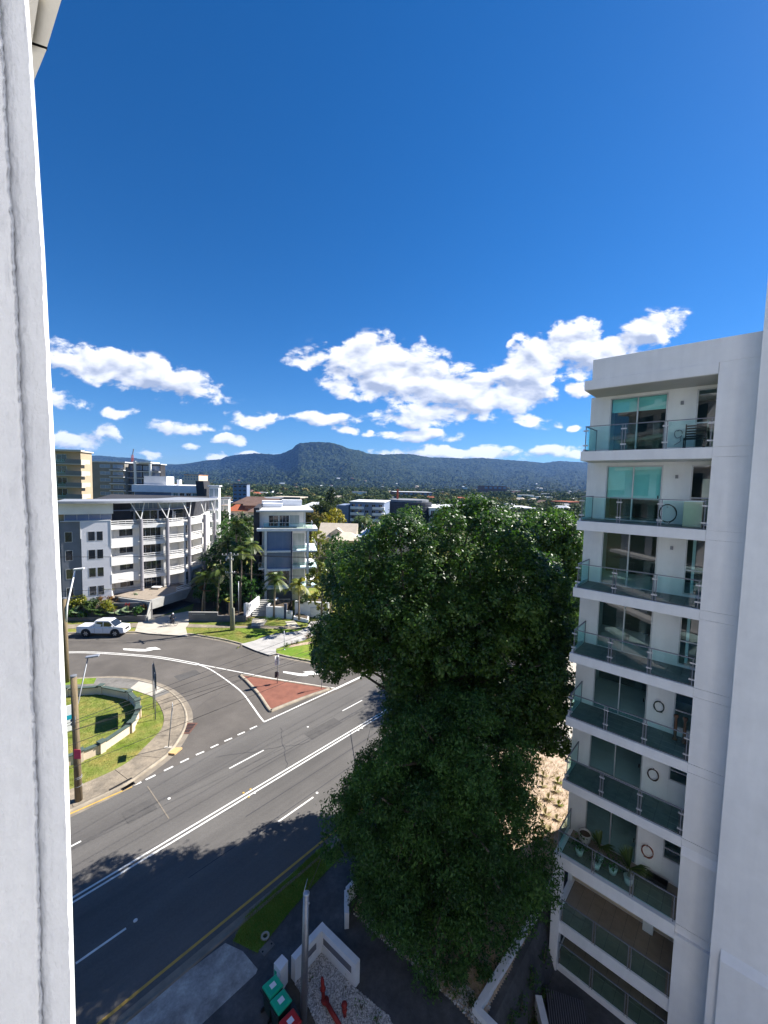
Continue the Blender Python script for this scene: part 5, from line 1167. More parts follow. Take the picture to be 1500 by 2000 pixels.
# tan tower on the far left
tn, tf, tu, tz, th_, tl = block('tan_tower', 'tan apartment tower with stacked corner balconies on the far left', 60, 157, 879, 1060, 92, 4, 'tan', 8, 4, .08, blank=(0, 1, 3), win=(.78, .62), roof='tan_p')
for f in range(8):
    z = tl + f * th_
    MB().fb(tf, tu * .48, tu + 1.0, -1.5, -.004, z - .22, z).build('balcony_slab', M['tan_p'], tn)
    MB().fb(tf, tu * .78, tu + 1.0, -1.5, -1.35, z + .003, z + .95).build('parapet', M['grey_w'], tn)
    MB().fb(tf, tu + .85, tu + 1.0, -1.345, 1.6, z + .003, z + .95).build('parapet', M['tan_p'], tn)
    MB().fb(tf, tu * .5, tu * .77, -1.46, -1.44, z + .06, z + .95).build('glass_pane', M['glass'], tn)
MB().fb(tf, tu * .45, tu + 1.1, -1.6, -.31, tz - .3, tz + .1).build('balcony_roof', M['tan_p'], tn)
# grey brown block with long window bands
gb_, gf_, gu, gz, gh, gl = block('grey_window_block', 'grey brown apartment block with dark balcony bands behind the curved block', 168, 243, 901, 1010, 118, 8, 'grey_w', 8, 3, .05, 'bglass', win=(.8, .5), blank=(0,))
nb, nf2, nu2, nz, nh, nl2 = block('grey_window_block', 'grey block wing framed by white piers and floor bands', 244, 313, 905, 1010, 121, 3, 'charcoal', 8, 4, .04, 'bglass', bands='l1_white', win=(.85, .7))
for k in (0, .32, .74): MB().fb(nf2, nu2 * k, nu2 * k + .6, -1.25, -.9, -1, nz + (.6 if k == .32 else -.1)).build('pier', M['l1_white'], nb)
MB().fb(nf2, nu2 * .3, nu2 * .8, -1.3, 4, nz + .1, nz + .45).build('roof_blade', M['l1_white'], nb)
for f in range(8): MB().fb(gf_, gu * .66, gu + .3, -1.1, -.03, gl + f * gh - .2, gl + f * gh).build('balcony_slab', M['l1_white'], gb_)
# white building right behind the curved block
wr, wf2, wu, wz, wh, wl2 = block('white_rear_block', 'white building with a deep roof band rising behind the curved roof', 263, 334, 947, 1010, 96, 14, 'bluegrey', 4, 4, .06, 'tglass', 'white', win=(.6, .5))
MB().fb(wf2, -.3, wu + 6.5, -.6, -.31, wz - 1.7, wz).build('roof_band', M['white'], wr)
MB().fb(wf2, wu + .01, wu + 6.6, 0, 12, -1, wz - .3).build('wall', M['white'], wr)
for k in range(4): window(wf2, wr, wu + .5 + k * 1.5, wu + 1.6 + k * 1.5, 0, wz - 3.4, wz - 1.8, 2, 'tglass' if k in (0, 3) else 'dglass')
MB().fb(wf2, 1.2, 6.5, 2, 6, wz + .003, wz + 2.1).build('lift_overrun', M['roof_white'], wr); MB().fb(wf2, wu + .5, wu + 1.2, 2, 3, wz + .003, wz + 1.4).build('chimney', M['white'], wr)
qf = wf2.P(wu + 7.2, -1, 0)
MB().hexa([wf2.P(wu + 6.7, -1, wz - 6), wf2.P(wu + 8.6, -1, wz - 6), wf2.P(wu + 8.6, 3, wz - 6), wf2.P(wu + 6.7, 3, wz - 6), wf2.P(wu + 6.1, -1, wz + 1.2), wf2.P(wu + 7.9, -1, wz + 1.2), wf2.P(wu + 7.9, 3, wz + 1.2), wf2.P(wu + 6.1, 3, wz + 1.2)]).build('dark_fin', M['charcoal'], wr)
ge, gfe, geu, gez, _, _ = block('glass_corner_block', 'slim white block with pale glazed corner at the right of the curved block', 409, 427, 948, 1060, 96, 1.5, 'white', 5, 2, .1, 'pglass', 'white', win=(.8, .7), bands='white')
block('glazed_flats', 'pale flats with curtained balconies right of the white glazed corner', 428, 446, 972, 1020, 112, 3, 'white', 4, 2, .2, 'pglass', 'roof_grey', win=(.85, .7), bands='cream')
block('orange_trim_block', 'distant flat block with an orange end wall seen over the roofs', 360, 388, 927, 938, 300, 20, 'cream', 2, 5, .1, 'bglass', 'orange')
block('slim_grey_tower', 'slim blue grey tower rising over the trees', 455, 482, 945, 985, 230, 14, 'bluegrey', 5, 3, .2, 'dglass', 'charcoal', win=(.6, .5))

g3, f3, u3, zz3, h3, l3 = block('grey_white_flats', 'grey and white flats with stepped balconies beyond the cream house', 683, 750, 980, 1028, 165, 22, 'bluegrey', 4, 5, -.12, 'dglass', 'roof_white', win=(.55, .45), cols_r=0)
for f in range(1, 4):
    MB().fb(f3, .5, u3 * .42, -1.4, -.03, l3 + f * h3 - .2, l3 + f * h3 + .8).build('parapet', M['white'], g3); MB().fb(f3, u3 * .68, u3 + .4, -1.4, -.03, l3 + f * h3 - .2, l3 + f * h3 + .8).build('parapet', M['white'], g3)
MB().fb(f3, -5.2, -.31, -1.0, 12, -1, zz3 - 1.6).build('side_wing', M['bluegrey'], g3); MB().fb(f3, -5.2, -5.0, -1.2, 12, -1, zz3 - 1.6).build('wing_end', M['white'], g3)
# dark netted construction block
nt = thing('netted_building_site', 'round dark building site wrapped in banded netting', 'building site', (8, 190, 0))
c = AY(800, 1000, 195); prof = []
for k in range(9): prof += [(10.6, k * 1.35), (10.6, k * 1.35 + 1.05), (10.2, k * 1.35 + 1.06), (10.2, k * 1.35 + 1.34)]
MB().lathe(prof, (c.x, c.y, 0), 28).build('netting', M['netting'], nt)
MB().lathe([(9.5, 12.2), (9.5, 13.2), (9, 13.3)], (c.x - .5, c.y, 0), 20).build('roof_deck', M['roof_grey'], nt)
MB().tube([(c.x - 6, c.y, 12), (c.x - 6, c.y, 18)], .5, 5).build('hoist_tower', M['crane'], nt)
block('low_white_shed', 'long low white roofed building seen over the fig tree', 835, 935, 990, 1004, 230, 30, 'bluegrey', 1, 7, .05, 'bglass', 'roof_white')
block('white_box_shed', 'small white box shed beside the netted building site', 839, 862, 992, 1010, 185, 10, 'white', 1, 2, .05, 'dglass', 'roof_white')
block('long_grey_shed', 'long grey shed with a pale roof above the right of the fig tree', 985, 1050, 992, 1003, 260, 30, 'l1_mid', 1, 6, 0, 'bglass', 'roof_white')
block('striped_roof_shed', 'distant red and white striped roof of a long shed', 770, 845, 961, 968, 560, 40, 'brick', 1, 8, .1, 'bglass', 'roof_white')
block('low_red_store', 'distant low red store beyond the plain', 945, 990, 949, 956, 900, 60, 'brick', 1, 5, 0, 'bglass', 'roof_grey')
# houses with pitched roofs
def gable(name, label, px, py, Y, w, d, h, rh, yaw, wall, roof, dormer=False, hip=False, group=None, solar=False):
    p = AY(px, py, Y); fr = Fr((p.x, Y), (math.cos(yaw), math.sin(yaw))); z0 = p.z - h - rh; root = thing(name, label, 'house', fr.P(w / 2, d / 2, z0), group)
    MB().fb(fr, 0, w, 0, d, min(z0, 0) - .5, z0 + h).build('wall', M[wall], root)
    i = d * .45 if hip else 0; e = .5; zc = z0 + h + .02
    rf = MB().add([fr.P(-e, -e, zc), fr.P(w + e, -e, zc), fr.P(w + e, d + e, zc), fr.P(-e, d + e, zc), fr.P(-e + i, d / 2, zc + rh), fr.P(w + e - i, d / 2, zc + rh)], [(0, 1, 5, 4), (1, 2, 5), (2, 3, 4, 5), (3, 0, 4), (3, 2, 1, 0)]).build('roof', M[roof], root)
    window(fr, root, w * .12, w * .3, 0, z0 + h * .3, z0 + h * .75, 2); window(fr, root, w * .6, w * .85, 0, z0 + h * .3, z0 + h * .75, 2)
    if dormer:
        u = w * .5; zd = zc + .1
        MB().hexa([fr.P(u - 1.5, .2, zd), fr.P(u + 1.5, .2, zd), fr.P(u + 1.5, d / 2, zd), fr.P(u - 1.5, d / 2, zd), fr.P(u - 1.5, .2, zd + 1.2), fr.P(u + 1.5, .2, zd + 1.2), fr.P(u + 1.5, d / 2, zd + 1.2), fr.P(u - 1.5, d / 2, zd + 1.2)]).build('dormer', M['roof_cream'], root)
        MB().add([fr.P(u - 1.9, 0, zd + 1.1), fr.P(u + 1.9, 0, zd + 1.1), fr.P(u, 0, zd + 2.4), fr.P(u - 1.9, d / 2, zd + 1.1), fr.P(u + 1.9, d / 2, zd + 1.1), fr.P(u, d / 2, zd + 2.4)], [(0, 1, 2), (0, 2, 5, 3), (2, 1, 4, 5), (0, 3, 4, 1), (3, 5, 4)]).build('dormer_roof', M[roof], root)
        window(fr, root, u - .9, u + .9, .15, zd + .3, zd + 1.0, 3)
    if solar:
        for k in range(5):
            a, b = .06 + k * .17, .21 + k * .17; P = lambda s_, t_: Vector(fr.P(-e, -e, zc)).lerp(Vector(fr.P(w + e, -e, zc)), s_).lerp(Vector(fr.P(-e, d / 2, zc + rh)).lerp(Vector(fr.P(w + e, d / 2, zc + rh)), s_), t_) + Vector((0, 0, .06))
            MB().add([P(a, .12), P(b, .12), P(b, .88), P(a, .88)], [(0, 1, 2, 3)]).build('solar_panel', M['solar'], root)
    return root
gable('cream_roofed_house', 'cream tiled house with a gabled dormer and shade sail', 624, 1024, 98, 8.5, 8, 2.6, 3.4, -.05, 'cream', 'roof_cream', True)
gable('cream_roofed_house', 'low cream roofed annexe right of the dormered house', 652, 1042, 93, 6, 6, 2.4, 1.6, .1, 'cream', 'roof_cream', hip=True)
gable('solar_roofed_house', 'charcoal walled house under white sheet roof with blue solar panels', 700, 1032, 84, 9, 9, 3.0, 1.7, -.55, 'charcoal', 'roof_white', solar=True)
gable('lichen_roofed_house', 'house with an ochre lichen covered roof above the solar panels', 710, 1024, 112, 9, 9, 2.6, 2.2, 0, 'cream', 'lichen' if 'lichen' in M else 'timber', hip=True)
gable('brick_house', 'dark red brick house with a low gable left of the white block', 478, 974, 120, 9, 9, 4, 2, .15, 'brick', 'roof_brown')
gable('brick_house', 'brown hip roofed house nearer the white block', 484, 985, 104, 7, 8, 3.4, 2, .2, 'cream', 'roof_brown', hip=True)
gable('brown_roofed_house', 'long brown roofed house behind the dark conifer', 455, 970, 150, 14, 10, 4, 2.6, .1, 'brick', 'roof_brown', hip=True)
gable('terracotta_house', 'small bright terracotta roof beside the pale flats', 444, 986, 118, 6, 6, 3, 1.8, .3, 'cream', 'roof_red', hip=True)
gable('green_shed', 'dark green flat shed on a rise behind the white block', 506, 971, 160, 8, 8, 3.6, .4, .1, 'charcoal', 'roof_grey')
gable('cream_roofed_house', 'pale roofed house under trees right of the white block roof', 590, 981, 190, 12, 10, 3, 2, 0, 'cream', 'roof_white', hip=True)
ss = thing('shade_sail', 'pale shade sail stretched over the cream house garden', 'shade sail', AY(640, 1060, 86)); a = [AY(628, 1043, 88), AY(642, 1050, 84), AY(650, 1054, 88), AY(632, 1056, 85)]
mb = MB(); mb.add([*a, *[p + Vector((0, 0, .04)) for p in a]], [(3, 2, 1, 0), (4, 5, 6, 7), (0, 1, 5, 4), (1, 2, 6, 5), (2, 3, 7, 6), (3, 0, 4, 7)]); mb.build('fabric', M['roof_cream'], ss)
for p in (a[0], a[3]): MB().tube([(p.x, p.y, 0), (p.x, p.y, p.z)], .05, 6).build('mast', M['galv'], ss)
# tower crane lattice far off
tc_ = thing('tower_crane', 'far red tower crane with a raised jib behind the grey blocks', 'crane', AY(259, 915, 500)); p = AY(259, 915, 500)
q = AY(259, 888, 500)
for sx, sy in ((-.9, -.9), (.9, -.9), (.9, .9), (-.9, .9)): MB().beam((p.x + sx, p.y + sy, 0), (p.x + sx, p.y + sy, q.z), .35, .35).build('mast_leg', M['crane'], tc_)
for k in range(12): z = q.z * k / 12; MB().beam((p.x - .9, p.y - .9, z), (p.x + .9, p.y - .9, z + q.z / 12), .25, .25).build('brace', M['crane'], tc_)
q2 = AY(261, 877, 500); MB().beam(q, q2, .8, .8).build('jib', M['galv_d'], tc_)
# ================================================================== street furniture
def pole_pair(base_px, top_px, dy=0):
    b = G(*base_px, .14); t = AY(*top_px, b.y + dy); return b, t
def wood_pole(name, label, base, top, r0, r1, m='wood', cat='power pole'):
    root = thing(name, label, cat, base); b, t = Vector(base), Vector(top)
    MB().tube([b - Vector((0, 0, .3)), b.lerp(t, .5), t - Vector((0, 0, .12))], [r0, (r0 + r1) / 2, r1], 14).build('shaft', M[m], root, True)
    MB().lathe([(r1 * 1.02, -.12), (r1 * 1.02, -.03), (r1 * .5, .0)], t, 14).build('cap', M['galv_d'], root); return root
# near timber pole with street lamp
b1, t1 = pole_pair((154, 1563), (143.5, 1318))
p1 = wood_pole('timber_power_pole', 'near timber pole with a pink notice and an angled street lamp', b1, t1, .21, .17)
la = AY(145, 1408, b1.y); le = AY(172, 1283, b1.y + 1.2)
MB().tube([la + Vector((.12, -.15, -.35)), la + Vector((.16, -.15, .3)), le], [.045, .045, .035], 8).build('lamp_arm', M['galv_d'], p1, True)
lh = MB(); d = Vector((.93, .3, .06)).normalized(); lh.beam(le - d * .12, le + d * .62, .26, .10); hd = lh.build('lamp_head', M['galv'], p1, bevel=.02)
MB().beam(le + d * .1 - Vector((0, 0, .062)), le + d * .55 - Vector((0, 0, .062)), .2, .02).build('lamp_lens', M['lamp'], hd)
for z in (.55, .8): q = la + Vector((0, 0, z - .75)); MB().lathe([(.2, 0), (.2, .05)], q, 12).build('strap', M['galv_d'], p1)
q = AY(151, 1473, b1.y - .22); MB().box(q.x - .20, q.x + .22, q.y - .015, q.y, q.z - .3, q.z + .3).build('notice', M['pink'], p1)
for z in (1.0, 1.5, 1.6): MB().lathe([(.215, 0), (.215, .012)], b1 + Vector((0, 0, z)), 12).build('wire_band', M['galv'], p1)
# second timber pole by the window edge, with lamp arm
b2, t2 = pole_pair((130.5, 1332), (125.5, 1167))
p2 = wood_pole('timber_power_pole', 'farther timber pole at the window edge with a long white lamp arm', b2, t2, .24, .18)
la = AY(131, 1183, b2.y); le = AY(147, 1112, b2.y + 1)
MB().tube([AY(129.5, 1215, b2.y - .2), la, le], [.08, .08, .06], 8).build('lamp_arm', M['white'], p2, True)
hd = MB().beam(le - Vector((.15, 0, 0)), le + Vector((.75, .2, .08)), .32, .13).build('lamp_head', M['white'], p2, bevel=.03)
MB().beam(le + Vector((.1, .03, -.07)), le + Vector((.65, .17, -.02)), .24, .02).build('lamp_lens', M['lamp'], hd)
# pole on the far verge with cross arms
b3, t3 = pole_pair((452.5, 1230), (450.5, 1079))
p3 = wood_pole('timber_power_pole', 'pale timber power pole with crossarms on the far verge', b3, t3, .21, .15, 'wood_pale')
MB().tube([b3 + Vector((.3, -.1, -.2)), b3 + Vector((.28, -.08, 3.0)), b3 + Vector((.26, -.06, 3.1))], [.17, .15, .08], 10).build('splint', M['wood_pale'], p3, True)
arms = []
for k, (z, yaw, L) in enumerate(((-.35, .15, 2.1), (-.9, -.75, 1.7), (-2.75, .15, 1.2))):
    c = t3 + Vector((0, -.2, z)); d = Vector((math.cos(yaw), math.sin(yaw), 0)) * L / 2; a_ = MB().beam(c - d, c + d, .10, .12).build('crossarm', M['wood_pale'], p3); arms.append((c, d))
    for s in (-.95, -.5, .5, .95): q = c + d * s; MB().lathe([(.03, .06), (.055, .1), (.03, .15), (.055, .19), (.02, .23)], q, 8).build('insulator', M['white'], a_, True)
for k in range(3): q = t3 + Vector((-.25 - .12 * k, -.1 - .1 * k, -.6 - .25 * k)); MB().lathe([(.06, 0), (.08, .1), (.08, .35), (.04, .42)], q, 10).build('fuse_switch', M['galv'], p3, True)
# thin poles near it
def slim(name, label, bpx, tpx, r, m, cat='pole', z=.14, yo=0):
    b = G(*bpx, z); t = AY(*tpx, b.y); root = thing(name, label, cat, b); MB().tube([b - Vector((0, 0, .1)), t], [r, r * .8], 8).build('shaft', M[m], root, True); MB().lathe([(r * 2, 0), (r * 2, .03), (r * 1.1, .06)], b, 8).build('base', M[m], root); return root, b, t
r_, b, t = slim('garden_lamp_post', 'slim grey post standing in the dark garden behind the name wall', z7a(1323, 905), z7a(1318, 425), .06, 'galv', 'post'); MB().ball(t, .09, 8, 6).build('head', M['galv'], r_, True)
# overhead wires
def wire(label, a, b, sag, r=.012, n=24, group=None):
    a, b = Vector(a), Vector(b); pts = [a.lerp(b, k / n) - Vector((0, 0, sag * 4 * (k / n) * (1 - k / n))) for k in range(n + 1)]
    return MB().tube(pts, r, 5, caps=False).build('overhead_wire', M['cable'], None, True, label=label, cat='cable', group=group)
c, d = arms[0]; lw = 'high wires between the far power pole and the blocks'
for s in (-.95, -.5, .5, .95): wire('high wire running right from the top crossarm of the far power pole', c + d * s + Vector((0, 0, .2)), c + Vector((34, 10 + s * .8, -.6)), .7, .016, group='wires right of the far power pole')
for s in (-.95, .5): wire('high wire running left from the top crossarm past the curved block', c + d * s + Vector((0, 0, .2)), Vector((-70, 50 + s, t3.z + .3)), .8, .016, group='wires left of the far power pole')
c, d = arms[2]
for s in (-.9, .9): wire('low service wire running right from the far power pole', c + d * s, c + Vector((32, 8 + s, -.4)), .8, .02, group='low wires right of the far power pole')
wire('low drooping cable from the far power pole across the curved block', c + Vector((0, 0, -.4)), Vector((-62, 47, t3.z - 3.6)), 1.5, .022)
wire('service line from the far power pole down to the garage terrace', c + Vector((0, 0, -1.2)), Vector((PL[3].x + 1, PL[3].y, 5.2)), .5, .016)
sdx, sdy = SUND.x / SUND.z, SUND.y / SUND.z
for k, (pa, pb, h) in enumerate([((140, 1655), (735, 1322), 9.6), ((300, 1535), (720, 1292), 9.4), ((140, 1690), (745, 1340), 9.2), ((400, 1532), (735, 1372), 8.3), ((140, 1706), (742, 1364), 8.0), ((430, 1500), (740, 1338), 8.6)]):
    a, b = G(*pa), G(*pb); e = (b - a).normalized(); sh = Vector((sdx * h, sdy * h, h))
    wire('overhead wire along the near side of the main road', a - e * 22 + sh, b + e * 40 + sh, .5, .011, group='overhead wires along the main road')
# poles that carry them, on the near verge behind the fig and out of frame
for k, q in enumerate(((-9.2, 60),)):
    pb = Vector((*rq(62, q0 + 1.2), .12)); wood_pole('timber_power_pole', 'timber pole behind the fig tree beside the main road', pb, pb + Vector((0, 0, 10.2)), .2, .15)
gw1 = G(705, 1500, .1); MB().tube([AY(736, 1368, 33), AY(706, 1497, 27.5)], .02, 5).build('guy_wire', M['cable'], None, label='slanting dark guy wire at the left edge of the fig tree', cat='cable')
# signs on the traffic island
b = G(*c4(531, 655), .15); t = AY(*c4(534, 450), b.y); sgn = thing('sign_post', 'post with two sign blades at the back of the red traffic island', 'road sign', b)
MB().tube([b, t], .035, 8).build('post', M['galv_d'], sgn, True)
zz = lambda Y: AY(*c4(533, Y), b.y).z
for yw, w, Y0, Y1, m, dx in ((.9, .5, 520, 452, 'signwhite', -.05), (2.3, .45, 515, 456, 'signwhite', .06), (.9, .42, 612, 568, 'signback', -.09), (2.2, .3, 600, 568, 'galv', .08)):
    f = Fr((b.x + dx, b.y), (math.cos(yw), math.sin(yw))); MB().fb(f, -w / 2, w / 2, -.01, .01, zz(Y0), zz(Y1)).build('sign_plate', M[m], sgn)
b = G(*c4(854, 693), .15); t = AY(*c4(863, 540), b.y); sgn = thing('sign_post', 'round sign on a thin post at the right tip of the red traffic island', 'road sign', b)
MB().tube([b, t], .03, 8).build('post', M['galv_d'], sgn, True)
f = Fr((t.x, t.y), (RD.x, RD.y)); pts = [(.3 * math.cos(k * math.pi / 10), .3 * math.sin(k * math.pi / 10)) for k in range(20)]
mb = MB(); mb.add([f.P(u, -.055, t.z + v - .1) for u, v in pts] + [f.P(u, -.035, t.z + v - .1) for u, v in pts], [tuple(range(20)), tuple(range(39, 19, -1))] + [(i, i + 20, (i + 1) % 20 + 20, (i + 1) % 20) for i in range(20)]); mb.build('sign_disc', M['signwhite'], sgn)
# direction board seen from behind
bA, bB = G(*z8(1038, 538), .14), G(*z8(1058, 664), .14)
dsg = thing('direction_board', 'large direction board on two posts seen from behind', 'road sign', (bA + bB) / 2)
zt = AY(*z8(1040, 30), bA.y).z
for q in (bA, bB): MB().tube([q, Vector((q.x, q.y, zt - .05))], .045, 8).build('post', M['galv_d'], dsg, True)
e = (bB - bA).normalized(); nrm = Vector((-e.y, e.x, 0)); ext = .42
qa, qb = bA - e * ext, bB + e * ext; zb_ = AY(*z8(1085, 330), bB.y).z
brd = MB().beam(Vector((qa.x, qa.y, (zt + zb_) / 2)) + nrm * .09, Vector((qb.x, qb.y, (zt + zb_) / 2)) + nrm * .09, .02, zt - zb_).build('sign_plate', M['signback'], dsg)
for k in range(4): z = zb_ + (zt - zb_) * (k + .5) / 4; MB().beam(Vector((qa.x, qa.y, z)) + nrm * .06, Vector((qb.x, qb.y, z)) + nrm * .06, .03, .05).build('stiffener', M['galv_d'], dsg)
# tall bare post on the footpath
b = G(*z8(1205, 978), .15); t = AY(*z8(1252, 490), b.y); bp = thing('sign_post', 'tall thin bare post on the curved footpath with a small sign edge on', 'road sign', b)
MB().tube([b, t], .035, 8).build('post', M['galv_d'], bp, True); MB().box(b.x - .3, b.x + .25, b.y - .12, b.y + .12, .14, .17).build('footing', M['path_new'], bp)
f = Fr((t.x, t.y), (b.x - 0 , b.y)); f = Fr((t.x, t.y), (b.x, b.y)); MB().beam(t - f_v if False else t + Vector((0, 0, -.32)) - Vector((b.x, b.y, 0)).normalized() * .42, t + Vector((0, 0, -.32)) + Vector((b.x, b.y, 0)).normalized() * .42, .012, .5).build('sign_plate', M['signwhite'], bp)
# white board sign on the corner lawn
b = G(*z8(100, 875), .14); ws = thing('lawn_sign', 'white sign board with turquoise print standing on the corner lawn', 'sign', b)
sz0, sz1 = AY(*z8(115, 790), b.y).z, AY(*z8(115, 505), b.y).z
f = Fr((b.x, b.y), (.75, .66)); 
pl_ = MB().fb(f, -.95, .30, -.03, .03, sz0, sz1).build('sign_plate', M['signwhite'], ws)
MB().fb(f, -.2, .24, -.036, -.031, sz0 + (sz1 - sz0) * .45, sz0 + (sz1 - sz0) * .62).build('print', M['signblue'], pl_)
for u in (-.8, .2): MB().fb(f, u - .05, u + .05, .035, .1, .1, sz1 - .05).build('post', M['brick'], ws)
# street post on the driveway lawn
r_, b, t = slim('marker_post', 'short grey post beside the small shrubs at the white block driveway', z7b(640, 1118), z7b(637, 838), .045, 'galv', 'post')
MB().lathe([(.05, 0), (.05, .12), (.02, .16)], t, 8).build('cap', M['rust'], r_)

# ================================================================== low cream wall round the corner lawn
cw = thing('corner_lawn_wall', 'low cream wall with a dark green cap curving round the corner lawn', 'wall', G(*z8(890, 620)))
wpts = [z8(-260, 410), z8(60, 398), z8(448, 372), z8(765, 437), z8(858, 540), z8(868, 640), z8(788, 800), z8(455, 1030), z8(210, 1135), z8(-120, 1250)]
wp = [Vector(g2(*q, .14)) for q in wpts]
top_ = .92
def seg(a, b, dz=0):
    f = Fr(a, b - a); L = (b - a).length
    MB().fb(f, .18, L - .18, -.10, .10, .1, top_ - .06 - dz).build('panel', M['cream'], cw); MB().fb(f, .17, L - .17, -.17, .17, top_ - .058 - dz, top_ + .02 - dz).build('cap', M['greencap'], cw)
for i, (a, b) in enumerate(zip(wp, wp[1:])): seg(a, b, .06)
for i, p in enumerate(wp):
    a = wp[max(i - 1, 0)]; b = wp[min(i + 1, len(wp) - 1)]; f = Fr(p, b - a)
    MB().fb(f, -.19, .19, -.2, .2, .1, top_ + .02).build('pier', M['cream'], cw); MB().fb(f, -.24, .24, -.25, .25, top_ + .022, top_ + .10).build('pier_cap', M['greencap'], cw)
